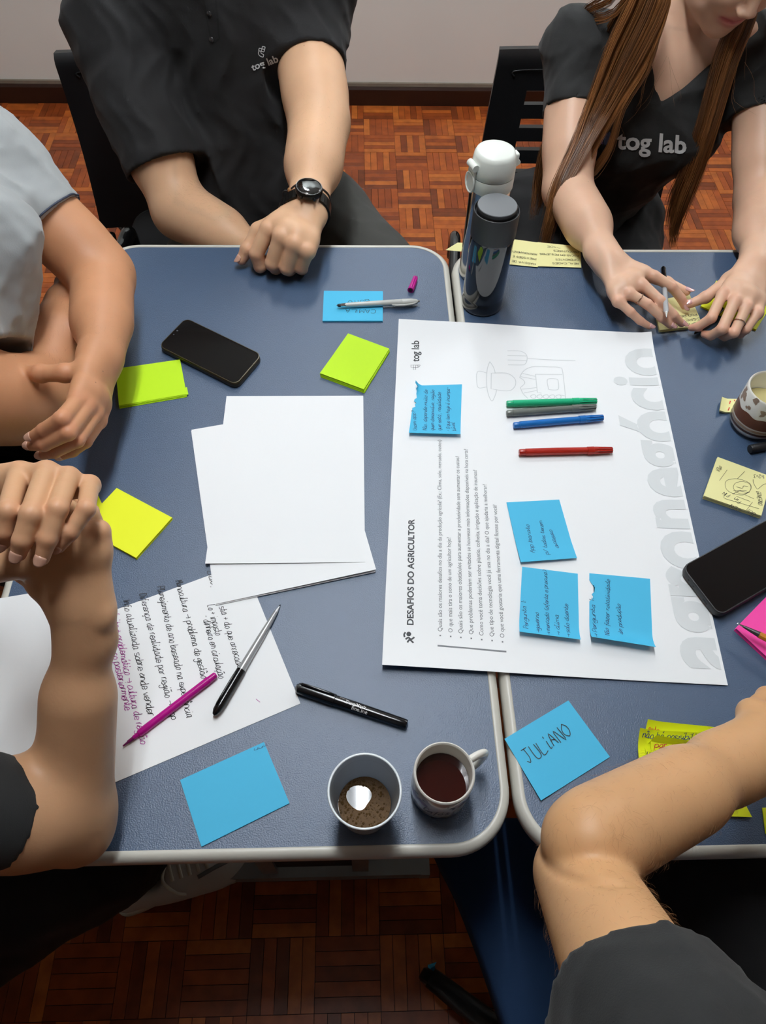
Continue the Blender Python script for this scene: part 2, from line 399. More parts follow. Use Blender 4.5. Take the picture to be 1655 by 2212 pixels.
def printed(body, p0, p1, s, m, parent, bold=0.0, ys=1.0, name='printed_text', lift=.00025, world=False, clip=None):
    me, a = text_mesh(body, bold)
    if ys > 1.05:                                # large letters: cut finer so they follow the paper's waves
        bm = bmesh.new(); bm.from_mesh(me); bmesh.ops.triangulate(bm, faces=bm.faces[:])
        for _ in range(4):
            bmesh.ops.subdivide_edges(bm, edges=[e for e in bm.edges if e.calc_length() > .22], cuts=1); bmesh.ops.triangulate(bm, faces=bm.faces[:])
        bm.to_mesh(me); bm.free(); n_ = len(me.vertices); a = np.empty(n_*3, np.float32); me.vertices.foreach_get('co', a); a = a.reshape(-1, 3); lift = .0005
    z0 = s if not callable(s) else TZ + .002
    A, B = (V(p0), V(p1)) if world else (at(*p0, z0), at(*p1, z0)); ex = B - A; Lg = ex.length; ex = ex/Lg; ey = V((-ex.y, ex.x, 0))
    x0, x1 = a[:, 0].min(), a[:, 0].max(); k = Lg/(x1 - x0); out = np.empty_like(a)
    for i in range(len(a)): out[i] = surf(s, A + ex*((a[i, 0]-x0)*k) + ey*(a[i, 1]*k*ys), lift)
    me.vertices.foreach_set('co', out.ravel())
    if clip:
        bm = bmesh.new(); bm.from_mesh(me); bmesh.ops.bisect_plane(bm, geom=bm.verts[:] + bm.edges[:] + bm.faces[:], plane_co=clip[0], plane_no=clip[1], clear_outer=True); bm.to_mesh(me); bm.free()
    return link(name, me, m, parent)
# ================================================================== PAPER
M_paper = mat('white_paper', (238, 241, 243), .7, .02, 6, .05, 300)
M_blue = mat('blue_note_paper', (70, 184, 226), .65, .03, 6)
M_lime = mat('lime_note_paper', (190, 236, 10), .6, .02, 6)
M_yel = mat('yellow_note_paper', (240, 248, 30), .6, .02, 6)
M_cream = mat('cream_note_paper', (238, 234, 168), .65, .03, 6)
M_pink = mat('pink_note_paper', (250, 72, 170), .6, .02, 6)
def sheet_mb(c, th, zf=None, nu=10, nv=10, edge=None):
    """c: four corners TL TR BR BL (top surface); zf(u, v) lifts it; edge(u, v) may shift a point in plane"""
    c = [V(p) for p in c]; top = []
    for j in range(nv+1):
        for i in range(nu+1):
            u, v = i/nu, j/nv
            p = (c[0]*(1-u) + c[1]*u)*(1-v) + (c[3]*(1-u) + c[2]*u)*v
            if zf: p = p + V((0, 0, zf(u, v)))
            if edge: p = p + V(edge(u, v))
            top.append(p)
    n = len(top); bot = [p - V((0, 0, th)) for p in top]; w = nu + 1
    fs = [(j*w+i, (j+1)*w+i, (j+1)*w+i+1, j*w+i+1) for j in range(nv) for i in range(nu)]
    fs += [tuple(n + k for k in f[::-1]) for f in fs]
    rim = [i for i in range(w)] + [j*w+nu for j in range(1, nv+1)] + [nv*w+i for i in range(nu-1, -1, -1)] + [j*w for j in range(nv-1, 0, -1)]
    fs += [(rim[k], rim[(k+1) % len(rim)], n + rim[(k+1) % len(rim)], n + rim[k]) for k in range(len(rim))]
    return MB().add(top + bot, fs)
def rect_px(px, w, h, z):
    """best upright rectangle w by h (metres) on plane z through four picture corners TL TR BR BL (None = not seen)"""
    P = [at(*p, z) if p else None for p in px]
    Lc = [(-w/2, h/2), (w/2, h/2), (w/2, -h/2), (-w/2, -h/2)]
    idx = [i for i in range(4) if P[i] is not None]
    mx = sum((P[i] for i in idx), V((0, 0, 0)))/len(idx); lx = sum(Lc[i][0] for i in idx)/len(idx); ly = sum(Lc[i][1] for i in idx)/len(idx)
    s = c = 0
    for i in idx:
        a, b = Lc[i][0]-lx, Lc[i][1]-ly; d = P[i] - mx; c += a*d.x + b*d.y; s += a*d.y - b*d.x
    t = math.atan2(s, c); ct, st = math.cos(t), math.sin(t)
    return [V((mx.x + ct*(x-lx) - st*(y-ly), mx.y + st*(x-lx) + ct*(y-ly), z)) for x, y in Lc]
def sheet(name, px, w, h, z, m, label, cat, th=.0003, zf=None, group=None, nu=10, nv=10, edge=None, exact=False):
    c = [at(*p, z) for p in px] if exact else rect_px(px, w, h, z)
    o = sheet_mb(c, th, zf, nu, nv, edge).build(name, m, None, True); sharp(o.data, 40)
    centre(o); tag(o, label, cat, group); return o
def pad(name, px, w, h, z0, th, m, label, cat='sticky notes', zf=None, exact=False, skew=(0, 0), edge=None):
    """a pad of sticky notes: a block of sheets and a top sheet that lifts a little"""
    z = z0 + th
    c = [at(*p, z) for p in px] if exact else rect_px(px, w, h, z)
    lo = [p + V((skew[0], skew[1], 0)) for p in c]; cz = sum(c, V((0, 0, 0)))/4
    e = empty(name, (cz.x, cz.y, z0), label, cat)
    b = MB(); N = max(3, int(th/.0009))
    for k in range(N):                       # thin leaves, each a hair out of line
        za = z0 + (th - .0006)*k/N; zb = z0 + (th - .0006)*(k+1)/N - .0001; j = V((random.uniform(-.0004, .0004), random.uniform(-.0004, .0004), 0)); f = k/N
        q = [c[i]*f + lo[i]*(1-f) + j for i in range(4)]
        b.add([V((p.x, p.y, za)) for p in q] + [V((p.x, p.y, zb)) for p in q], [(0, 1, 2, 3), (7, 6, 5, 4), (0, 4, 5, 1), (1, 5, 6, 2), (2, 6, 7, 3), (3, 7, 4, 0)])
    b.build('note_block', m, e)
    t = sheet_mb(c, .0003, zf, 10, 10, edge).build('top_note', m, e, True); sharp(t.data, 40)
    return e
Z1 = TZ + .0008
# ---- the white poster lying across both tables
PC = V((.2559, .6416, 0)); PA = -.0699; PWX, PWY = .42, .61
pex, pey = V((math.cos(PA), math.sin(PA), 0)), V((-math.sin(PA), math.cos(PA), 0))
def poster_z(x, y):
    d = V((x, y, 0)) - PC; u, v = d.dot(pex)/PWX + .5, d.dot(pey)/PWY + .5        # u left to right, v near to far
    z = .0012
    z += .012*max(0, (v - .9)/.1)**2*(.4 + .6*(1-u)) + .010*max(0, (.12 - v)/.12)**2*max(0, 1 - u*1.3)
    z += .004*max(0, (u-.93)/.07)**2*v + .0012*(1 + math.sin(u*9 + v*5))*.5
    return TZ + z
pc = [PC + pex*(sx*PWX/2) + pey*(sy*PWY/2) for sx, sy in ((-1, 1), (1, 1), (1, -1), (-1, -1))]
def pzf(u, v):
    p = (pc[0]*(1-u) + pc[1]*u)*(1-v) + (pc[3]*(1-u) + pc[2]*u)*v
    return poster_z(p.x, p.y)
poster = sheet_mb(pc, .0003, pzf, 28, 40).build('poster', M_paper, None, True); sharp(poster.data, 40)
tag(poster, 'large white printed poster with a dark heading lying across both blue tables', 'poster')
PS = poster_z
printed('DESAFIOS DO AGRICULTOR', (893, 1351), (895, 1122), PS, PRINT, poster, .028, .92, 'heading_text')
LINES = [('Quais são os maiores desafios no dia a dia da produção agrícola? (Ex.: Clima, solo, mercado, custos)', (955, 1365), (953, 950)),
 ('O que mais tira o sono de um agricultor hoje?', (977.5, 1367), (973.5, 1161)), ('Quais são os maiores obstáculos para aumentar a produtividade sem aumentar os custos?', (999.5, 1369), (992, 985)),
 ('Que problemas poderiam ser evitados se houvesse mais informações disponíveis na hora certa?', (1022, 1371), (1010, 970)),
 ('Como você toma decisões sobre plantio, colheita, irrigação e aplicação de insumos?', (1044.5, 1373.5), (1030, 1015)),
 ('Que tipo de tecnologia você já usa no dia a dia? O que ajudaria a melhorar?', (1067, 1375.5), (1051, 1046)), ('O que você gostaria que uma ferramenta digital fizesse por você?', (1089.5, 1378), (1073, 1090))]
for t, a, b in LINES:
    printed(t, a, b, PS, PRINT_GREY, poster, .004, 1.0, 'question_text')
    d = (a[0] - 4, a[1] + 9); stroke_px([[(d[0], d[1] + 1.6), (d[0], d[1] - 1.6)]], PS, PRINT_GREY, poster, .0019, 'bullet', smooth=False)
stroke_px([[(945, 1397), (1093.5, 1409)]], PS, PRINT_GREY, poster, .0022, 'printed_bar', smooth=False)
printed('tog lab', (905.5, 781), (905, 737), PS, PRINT, poster, .02, 1.0, 'logo_text')
def logo(o, s, f, m, parent, w, name='logo_mark'):
    """grid-shaped letter mark, f maps (x, y) to the paper"""
    L = [[(0, 1), (1, 1), (1, 0), (2, 0), (2, 1), (0, 1), (0, 2), (2, 2), (2, 1)], [(1, 1), (1, 2), (1, 3), (1.4, 3.7), (2, 4), (2, 3), (1.9, 2.6), (2, 2)], [(1, 3), (2, 3)]]
    mb = MB()
    for l in L: ribbon(mb, [f(o[0] + q[0]*s, o[1] - q[1]*s) for q in l], w)
    return mb.build(name, m, parent)
def lf(x, y):                                # logo lies on its side like the lettering: its "right" runs up the picture
    return surf(PS, at(888 + (-(y)), 797 - x, TZ+.002), .00025)
logo((0, 0), 5, lambda x, y: surf(PS, at(888 + (-y), 798 - x, TZ + .002), .00025), PRINT, poster, .0006)
printed('agronegócio', (1590, 1450), (1430, 757), PS, PRINT_PALE, poster, .03, 1.18, 'large_pale_text', clip=(pc[2] - pex*.004, pex))
# heading mark: a bent figure carrying a round load
mb = MB()
for cx, cy, r in ((883, 1371, 5.2),):
    k = [surf(PS, at(cx + r*math.cos(w), cy + r*math.sin(w), TZ + .002), .0003) for w in np.linspace(0, 2*math.pi, 24, endpoint=False)]; mb.add(k, [tuple(range(24))[::-1]])
for ln in ([(876, 1383), (882, 1379), (888, 1383), (895, 1378)], [(874, 1378), (873, 1372), (876, 1367)], [(880, 1390), (885, 1384), (893, 1391)]):
    ribbon(mb, [surf(PS, at(q[0], q[1], TZ + .002), .0003) for q in catmull(ln, 4)], .0022)
mb.build('heading_mark', PRINT, poster)
def c5(*p): return [(1050 + a/5.517, 700 + b/5.517) for a, b in p]
stroke_px([c5((45, 450), (15, 540), (5, 690), (25, 830), (70, 920), (110, 850), (125, 790)), c5((45, 450), (90, 520), (110, 590)), c5((255, 322), (400, 325), (475, 360), (490, 420), (465, 480), (400, 490), (262, 488)),
           c5((255, 378), (360, 380), (478, 382)), c5((258, 431), (360, 434), (482, 440)), c5((495, 412), (750, 424), (1068, 433)), c5((400, 640), (450, 560), (560, 510), (760, 510), (880, 518), (915, 570), (950, 890)),
           c5((400, 640), (445, 670), (460, 710), (410, 760)), c5((410, 760), (440, 830), (500, 890))], PS, PRINT_LINE, poster, .0011, 'farmer_drawing')
stroke_px([c5((110, 585), (62, 588), (60, 775), (120, 785)), c5((590, 600), (910, 600)), c5((590, 600), (612, 820), (660, 825)), c5((435, 590), (585, 625)), c5((415, 630), (590, 662)), c5((430, 780), (600, 760)), c5((450, 825), (605, 795)), c5((870, 845), (940, 855))], PS, PRINT_LINE, poster, .0011, 'farmer_drawing', smooth=False)
stroke_px([c5((110, 585), (250, 590), (340, 650), (350, 730), (300, 790), (220, 800), (120, 785))], PS, PRINT_LINE, poster, .0011, 'farmer_drawing')
stroke_px([c5((735, 660), (840, 655), (862, 690), (865, 765), (840, 785), (755, 782), (742, 760))], PS, PRINT_LINE, poster, .0011, 'farmer_drawing', closed=True)
for k in range(5):
    x = 540 + 75*k; stroke_px([c5((x, 880), (x - 5, 855), (x + 40, 845), (x + 55, 870), (x + 35, 890))], PS, PRINT_LINE, poster, .0011, 'farmer_drawing', closed=True)
# the folded-over stiff look of hat crown
stroke_px([[(1051, 806), (1032, 803), (1030, 824), (1034, 838), (1052, 836)]], PS, PRINT_LINE, poster, .0011, 'farmer_drawing')
# ---- blue notes on the poster
def torn(side):
    r = random.Random(side); jag = [r.uniform(.2, 1) for _ in range(30)]
    return jag
def nz(x, y): return poster_z(x, y) + .0012
def lifted(amt, where):
    return lambda u, v: .0012 + amt*(max(0, where(u, v))**2)
def tear_left(j, a, b, depth):
    def f(u, v):
        if u < .01 and a < v < b:
            return pex*(depth*j[int(v*29)])
        return (0, 0, 0)
    return f
blue_note = []
n1 = sheet('sticky_note', [(897, 834), (998, 831), (994, 944), (883, 941)], 0, 0, TZ + .0022, M_blue, 'blue note with a torn corner, beside the small logo at the poster’s far left', 'sticky note', .0003,
           lambda u, v: .001 + .007*max(0, v - .55)**2*4 + (.012*(1-u*6)**2*max(0, .2 - v)*5 if u < .16 else 0), exact=True, nu=14, nv=28, edge=tear_left(torn(1), .05, .45, .006))
n2 = sheet('sticky_note', [(1094, 1086), (1208, 1080), (1245, 1209), (1124, 1218)], 0, 0, TZ + .0022, M_blue, 'tilted blue note with three handwritten lines, in the middle of the poster', 'sticky note', .0003,
           lambda u, v: .001 + .004*max(0, v - .7)*3, exact=True)
n3 = sheet('sticky_note', [(1128, 1225), (1248, 1240), (1251, 1388), (1120, 1371)], 0, 0, TZ + .0022, M_blue, 'blue note with five handwritten lines, right below the tilted blue note', 'sticky note', .0003,
           lambda u, v: .001 + .008*max(0, v - .75)**2*16, exact=True)
n4 = sheet('sticky_note', [(1273, 1239), (1404, 1251), (1410, 1407), (1273, 1385)], 0, 0, TZ + .0022, M_blue, 'blue note with a ragged tear in its left edge, nearest the phone on the poster', 'sticky note', .0003,
           lambda u, v: .001 + .012*max(0, v - .75)**2*16, exact=True, nu=14, nv=28, edge=tear_left(torn(4), .12, .42, .008))
def zs(k):
    return lambda x, y: TZ + .0028 + k
W6 = .00055
for o, rows in ((n1, [('Usam app?', (900, 935), (897, 889)), ('Não, depende muito de', (921, 935), (923, 844)), ('quem desenvolve, região', (937, 935), (938, 844)), ('que está, realidade', (952, 935), (952, 849)), ('- O que tem hoje é incompa-', (971, 937), (971, 839)), ('tível', (984, 937), (981, 915))]),
                (n2, [('App barato', (1154, 1197), (1142, 1135)), ('p/ todos terem', (1184, 1201), (1171, 1127)), ('acesso', (1206, 1186), (1192, 1146))]),
                (n3, [('Pergunta 1:', (1140, 1362), (1135, 1300)), ('>governo', (1165, 1373), (1163, 1325)), ('> mercado (oferta e procura)', (1187, 1378), (1181, 1234)), ('> clima', (1208.5, 1378), (1206, 1330)), ('> solo doente', (1230, 1383), (1226, 1307))]),
                (n4, [('> Pergunta 1:', (1289, 1385.5), (1283, 1295)), ('Não fazer rotatividade', (1314, 1378), (1317, 1254)), ('de produção', (1344, 1373), (1339, 1307))])):
    bv = BVHTree.FromPolygons([o.matrix_basis @ v.co for v in o.data.vertices], [tuple(p.vertices) for p in o.data.polygons])
    def on(x, y, bv=bv):
        h = bv.ray_cast(V((x, y, TZ + .1)), V((0, 0, -1))); return h[0].z if h[0] else TZ + .003
    for t, a, b in rows: hand(t, a, b, on, INK_NAVY, o, W6, cap=.0055)
# ---- blank sheets on the left table
sheet('paper_sheet', [(410, 928), None, (815, 1238), (466, 1308)], .21, .297, TZ + .0022, M_paper, 'lowest blank sheet of the skewed stack, edge peeping out beneath it', 'paper', .0012)
sheet('paper_sheet', [(412, 926), None, (813, 1234), (468, 1306)], .21, .297, TZ + .0034, M_paper, 'blank sheet lying skewed under the topmost sheet of the stack', 'paper', .0009, lambda u, v: .003*max(0, v - .8)*5*u)
sheet('paper_sheet', [(489, 859), (785, 858), (788.5, 1212), (444.5, 1214.5)], .21, .297, TZ + .0048, M_paper, 'topmost blank white sheet of the stack, square to the table edge', 'paper', .0003, lambda u, v: .0012*max(0, v - .9)*10 + .001*max(0, .15 - v)*6)
hs = sheet('handwritten_sheet', [None, (487, 1300), (569, 1520), (240, 1638)], .297, .21, TZ + .0007, M_paper, 'white sheet of black and magenta handwriting, under the magenta felt pen', 'paper', .0003)
HZ = TZ + .0007
for t, a, b, m in (('sta + do que arrecada', (474, 1311), (514, 1445), INK), ('Lo + imposto', (449, 1308), (466, 1373), INK), ('- dinheiro em circulação', (438, 1331), (473, 1466), INK), ('Monocultura > problema de gestão', (379, 1255), (436, 1466), INK),
                   ('Planejamento de ano baseado na experiência', (340, 1268), (404, 1551), INK), ('. Diferença de realidade por região > app', (300, 1276), (370, 1555), INK), ('. Info atualizada sobre onde vender', (264, 1289), (321, 1547), INK),
                   ('Lo leite + problemático > cultura de região', (237, 1310), (304, 1608), INK_MAG), ('valor preço posteriormente', (228, 1352), (271, 1534), INK_MAG), ('. Dov.', (446, 1222), (455, 1268), INK)):
    hand(t, a, b, HZ, m, hs, .00075, cap=.0085)
stroke_px([[(553, 1510), (562, 1517)]], HZ, INK_MAG, hs, .0006, 'handwriting', smooth=False)
sheet('paper_sheet', [(-60, 1352), (85, 1332), (148, 1640), (-140, 1660)], .18, .25, TZ + .0012, M_paper, 'blank white sheet partly hidden under the raised forearm at the left', 'paper', .0003)
# ---- pads and notes on the left table
pad('sticky_note_pad', [(252, 1054), (372, 1118), (294, 1205), (172, 1138)], 0, 0, TZ, .0045, M_yel, 'bright yellow sticky note pad beside the clasped hands', exact=True)
sheet('sticky_note', [(120, 1075), (212, 1070), (240, 1130), (150, 1140)], 0, 0, TZ + .0005, M_yel, 'yellow note of which only a corner peeps out beside the clasped hands', 'sticky note', .0003, exact=True)
lp = pad('sticky_note_pad', [(250, 797), (389, 777), (403, 851), (257, 876)], 0, 0, TZ, .004, M_lime, 'lime green sticky note pad with a lifted edge, beside the crossed arms', zf=lambda u, v: .002*max(0, .3-v), exact=True, skew=(.001, -.003))
sheet_mb([at(398, 838, TZ+.004), at(404, 836, TZ+.004), at(407, 852, TZ+.003), at(401, 853, TZ+.003)], .0003, None, 2, 2).build('flag', M_lime, lp)
pad('sticky_note_pad', [(752, 720), (841, 753), (786, 842), (691, 807)], 0, 0, TZ, .006, M_lime, 'lime green sticky note pad turned cornerwise, left of the poster logo', exact=True, skew=(.001, -.002), zf=lambda u, v: .0025*max(0, v - .6))
cp = pad('sticky_note_pad', [(700, 628), (827, 629), (826.5, 693), (697, 693)], 0, 0, TZ, .003, M_blue, 'blue sticky note pad with a name in capitals, under the grey stylus pen', exact=True)
hand('CAMILA', (811, 669), (747, 668), TZ + .003, INK, cp, .0008, cap=.0085, slant=0)
hand('BOITO', (797, 647), (752, 650), TZ + .003, INK, cp, .0008, cap=.008, slant=0)
bn = pad('sticky_note_pad', [(389, 1685), (570, 1603), (625, 1735), (435, 1829)], 0, 0, TZ, .0018, M_blue, 'large plain blue sticky note pad near the front edge, left of the plastic cup', exact=True)
hand('uuv', (549, 1622), (576, 1611), TZ + .0018, INK_NAVY, bn, .0004, cap=.004)
# ---- notes on the right table
jn = sheet('sticky_note', [(1090, 1596), (1228, 1513), (1318, 1635), (1168, 1730)], 0, 0, TZ + .0014, M_blue, 'blue note with a black capital name, alone at the right table’s near corner', 'sticky note', .0004, lambda u, v: .002*max(0, .25 - u)*4*v, exact=True)
hand('JULiANO', (1142, 1650), (1236, 1586), TZ + .0019, INK, jn, .0009, cap=.0155, slant=0)
c1 = sheet('sticky_note', [(1104, 516), (1164, 524), (1162, 577), (1090, 570)], 0, 0, TZ + .002, M_cream, 'cream note with two handwritten lines, right behind the dark bottle', 'sticky note', .0003, exact=True)
c2 = sheet('sticky_note', [(1161, 523), (1254, 534), (1256, 578), (1161, 575)], 0, 0, TZ + .0024, M_cream, 'cream note with five handwritten lines, beside the woman’s right forearm', 'sticky note', .0003, lambda u, v: .006*max(0, .3 - v)*u, exact=True)
sheet('sticky_note', [(988, 530), (1065, 522), (1060, 543), (962, 546)], 0, 0, TZ + .006, M_cream, 'small cream note poking out to the left of the steel bottle', 'sticky note', .0003, lambda u, v: .012*max(0, .5-u), exact=True)
for t, a, b, o in (('REALIDADES', (1250, 568), (1193, 567), c2), ('DIFERENTES', (1250, 560), (1200, 559), c2), ('FOCAR EM PEQUENOS', (1249, 551), (1166, 547), c2), ('PRODUTORES', (1249, 543), (1196, 540), c2), ('COMUNIDADE', (1248, 536), (1182, 531), c2),
                   ('MASSIVA DE', (1157, 569), (1106, 562), c1), ('PREVISÕES E', (1158, 558), (1108, 552), c1), ('MONITORAMENTO', (1160, 548), (1105, 541), c1)):
    hand(t, a, b, TZ + .0026, INK, o, .0006, cap=.0045, slant=0)
wp = pad('sticky_note_pad', [(1411, 650), (1490, 636), (1519, 703), (1425, 713)], 0, 0, TZ, .005, M_cream, 'cream sticky note pad under the woman’s fingers', exact=True)
for t, a, b in (('INFORMA', (1512, 695), (1452, 702)), ('ESPECIFI', (1511, 687), (1455, 692)), ('POR REG', (1504, 678), (1462, 682))):
    hand(t, a, b, TZ + .005, INK, wp, .0007, cap=.0048, slant=0)
pad('sticky_note_pad', [(1548, 606), (1670, 652), (1634, 712), (1514, 661)], 0, 0, TZ, .003, M_yel, 'yellow sticky note pad partly under the woman’s left hand', exact=True)
fo = sheet('folded_note', [(1558, 861), (1625, 862), (1622, 890), (1553, 890)], 0, 0, TZ + .004, M_cream, 'narrow folded cream note with red marks, behind the chocolate mug', 'sticky note', .003, lambda u, v: .004*max(0, .2-u)*5, exact=True)
stroke_px([[(1578, 866), (1576, 873)], [(1576, 880), (1573, 887)], [(1586, 864), (1588, 867)]], TZ + .0042, INK_RED, fo, .0016, 'red_marks', smooth=False)
dp = pad('sticky_note_pad', [(1551, 987), (1668, 1030), (1645, 1114), (1521, 1071)], 0, 0, TZ, .007, M_cream, 'cream sticky note pad covered with sketched circles, right edge of the table', exact=True)
def c2p(*p): return [(1480 + a/6.32, 800 + b/6.32) for a, b in p]
DZ = TZ + .007
stroke_px([c2p((545, 1560), (580, 1500), (700, 1480), (820, 1510), (895, 1560), (890, 1640), (800, 1700), (680, 1690), (580, 1640)), c2p((660, 1600), (690, 1540), (780, 1520), (870, 1545), (900, 1600), (870, 1660), (780, 1690), (700, 1660))], DZ, INK, dp, .0005, 'sketch_circle', closed=True)
stroke_px([c2p((540, 1750), (1010, 1890)), c2p((920, 1800), (835, 1915)), c2p((470, 1505), (575, 1360)), c2p((715, 1480), (815, 1380)), c2p((700, 1720), (890, 1790)), c2p((820, 1700), (940, 1755)), c2p((535, 1700), (530, 1745))], DZ, INK, dp, .0005, 'sketch_line', smooth=False)
stroke_px([c2p((930, 1490), (935, 1540), (985, 1620), (1020, 1600), (1070, 1560), (1106, 1550)), c2p((700, 1590), (780, 1610), (800, 1580), (860, 1590)), c2p((660, 1640), (760, 1650), (820, 1660), (880, 1670)), c2p((650, 1690), (760, 1640), (840, 1640))], DZ, INK, dp, .0006, 'sketch_line')
for t, a, b in (('GOVERNO', (975, 1650), (1000, 1830)), ('FEN', (760, 1890), (640, 1830)), ('BOI', (970, 1960), (890, 1900)), ('Vão', (470, 1390), (500, 1320)), ('FIN', (620, 1700), (540, 1660)), ('1=2=3', (1085, 1430), (940, 1420)), ('Fin', (770, 1790), (690, 1740))):
    hand(t, c2p(a)[0], c2p(b)[0], DZ, INK, dp, .0006, cap=.006)
pad('sticky_note_pad', [(1660, 1285), (1760, 1400), (1690, 1450), (1590, 1357)], 0, 0, TZ, .006, M_pink, 'hot pink sticky note pad under the orange pencil', exact=True)
# neon notes by the near forearm, curling up
def curl(a, b): return lambda u, v: a*max(0, .25 - u)**2*16 + b*max(0, .5 - v)**2*4
y1 = sheet('sticky_note', [(1392, 1562), (1574, 1580), (1588, 1660), (1388, 1640)], 0, 0, TZ + .004, M_yel, 'farthest of the yellow notes fanned out behind the near forearm', 'sticky note', .0003, curl(.004, .010), exact=True)
y2 = sheet('sticky_note', [(1373, 1583), (1560, 1592), (1590, 1690), (1378, 1668)], 0, 0, TZ + .006, M_yel, 'second of the fanned yellow notes, sticking out furthest left', 'sticky note', .0003, curl(.006, .012), exact=True)
y4 = sheet('sticky_note', [(1387, 1620), (1560, 1640), (1625, 1765), (1440, 1760)], 0, 0, TZ + .003, M_yel, 'lowest yellow note, its corner showing again below the near forearm', 'sticky note', .0003, curl(.007, .003), exact=True)
y3 = sheet('sticky_note', [(1402, 1602), (1580, 1608), (1600, 1700), (1415, 1690)], 0, 0, TZ + .009, M_yel, 'yellow note with red handwriting, on top of the fanned notes', 'sticky note', .0003, curl(.002, .004), exact=True)
sheet_mb([at(1418, 1588, TZ+.022), at(1560, 1612, TZ+.014), at(1580, 1612, TZ+.012), at(1400, 1606, TZ+.012)], .0003, None, 6, 3).build('folded_flap', M_yel, y3)
pad('sticky_note_pad', [(1648, 1745), (1740, 1740), (1750, 1800), (1655, 1800)], 0, 0, TZ, .002, M_yel, 'yellow note at the right frame edge, below the near forearm', exact=True)
for t, a, b, z, m, o in (('esta', (1396, 1583), (1420, 1587), TZ+.012, INK_RED, y1), ('não há possibilidade na', (1380, 1600), (1555, 1607), TZ+.0145, INK_NAVY, y2), ('por respeito p', (1408, 1620), (1530, 1622), TZ+.0115, INK_RED, y3), ('de fica. preto', (1410, 1632), (1530, 1634), TZ+.0105, INK_RED, y3),
                         ('Sofa ar', (1414, 1644), (1480, 1647), TZ+.0095, INK_RED, y3), ('no', (1412, 1658), (1440, 1660), TZ+.0095, INK_RED, y3), ('uso', (1392, 1634), (1412, 1640), TZ+.009, INK, y4)):
    bv = BVHTree.FromPolygons([o.matrix_basis @ v.co for v in o.data.vertices], [tuple(p.vertices) for p in o.data.polygons])
    def on(x, y, bv=bv, z=z):
        h = bv.ray_cast(V((x, y, TZ + .1)), V((0, 0, -1))); return h[0].z if h[0] else z
    hand(t, a, b, on, m, o, .0007, cap=.006)
# ================================================================== PENS, PHONES, CUPS, BOTTLES
def plastic(name, c, rough=.28, **k): return mat(name, c, rough, **k)
def axis_lathe(mb, p0, p1, prof, seg=20):
    """prof: (fraction along p0-p1, radius in metres)"""
    d = p1 - p0; return mb.lathe([(r, f*d.length) for f, r in prof], seg, p0, d)
def fluted(mb, p0, p1, r0, r1, n=8, depth=.28):
    d = (p1 - p0); L = d.length; d = d/L; e1 = d.orthogonal().normalized(); e2 = d.cross(e1); seg = n*4; vs = []; rows = [(0, r0, 0), (.12, r0, .1), (.25, r0*.98, depth), (.97, r1, depth), (1, r1*.9, depth)]
    for f, r, dp in rows:
        for j in range(seg):
            w = 2*math.pi*j/seg; rr = r*(1 - dp*(1 if j % 4 in (2, 3) else 0)); vs.append(p0 + d*(f*L) + (e1*math.cos(w) + e2*math.sin(w))*rr)
    fs = [(i*seg+j, i*seg+(j+1) % seg, (i+1)*seg+(j+1) % seg, (i+1)*seg+j) for i in range(len(rows)-1) for j in range(seg)]
    fs += [tuple(range(seg))[::-1], tuple((len(rows)-1)*seg+j for j in range(seg))]
    return mb.add(vs, fs)
def felt_pen(a, b, col, cname, label, z=TZ+.0028, r=.0055):
    p0, p1 = at(*a, z + r), at(*b, z + r); e = empty('felt_pen', tuple((p0+p1)/2 - V((0, 0, r))), label, 'pen', 'capped felt pens on the poster')
    m = plastic(cname + '_plastic', col)
    axis_lathe(MB(), p0, p1, [(0, 0), (.002, r*.72), (.01, r*.84), (.07, r*.86), (.072, r*.97), (.4, r*1.0), (.735, r*.94), (.735, 0)]).build('barrel', m, e, angle=35)
    d = p1 - p0; cap = MB(); axis_lathe(cap, p0, p1, [(.728, r*.9), (.73, r*1.08), (.80, r*1.08), (.805, r*.95), (.81, 0)]); o = cap.build('cap', m, e, angle=35)
    fluted(MB(), p0 + d*.80, p1, r*1.02, r*.86).build('cap_ribs', m, o, angle=35)
    return e
felt_pen((1094, 872), (1289, 866), (36, 178, 128), 'green', 'green capped felt pen, farthest of the pens on the poster')
felt_pen((1094, 893), (1287, 879), (108, 114, 108), 'grey', 'grey capped felt pen touching the green felt pen on the poster')
felt_pen((1109, 919), (1303, 902), (26, 106, 182), 'blue', 'blue capped felt pen below the grey felt pen on the poster')
felt_pen((1121, 977), (1323, 972), (164, 38, 26), 'red', 'dark red capped felt pen, alone on the poster')
# uncapped magenta pen on the handwritten sheet, its cap at the far edge
r = .0047; p0, p1 = at(265, 1612, TZ + .003), at(467, 1457, TZ + .0008 + r); M_mag = plastic('magenta_plastic', (176, 16, 132))
e = empty('felt_pen', tuple((p0+p1)/2 - V((0, 0, r))), 'uncapped magenta felt pen lying across the handwritten sheet', 'pen')
axis_lathe(MB(), p0, p1, [(.105, 0), (.11, r*.55), (.16, r*.62), (.165, r*.85), (.2, r), (.92, r), (.922, r*.9), (.99, r*.86), (1, r*.6), (1, 0)]).build('barrel', M_mag, e, angle=35)
axis_lathe(MB(), p0, p1, [(0, 0), (.004, r*.18), (.05, r*.28), (.055, r*.42), (.11, r*.46), (.11, 0)]).build('felt_tip', plastic('dark_magenta', (120, 8, 90), .6), e, angle=35)
p0, p1 = at(887, 627, TZ + .0055), at(898, 599, TZ + .0055); e = empty('pen_cap', tuple((p0+p1)/2 - V((0, 0, .005))), 'magenta ribbed pen cap standing loose beyond the grey stylus pen', 'pen cap')
fluted(MB(), p0, p1, .0055, .0046, 7, .35).build('cap', M_mag, e, angle=35)
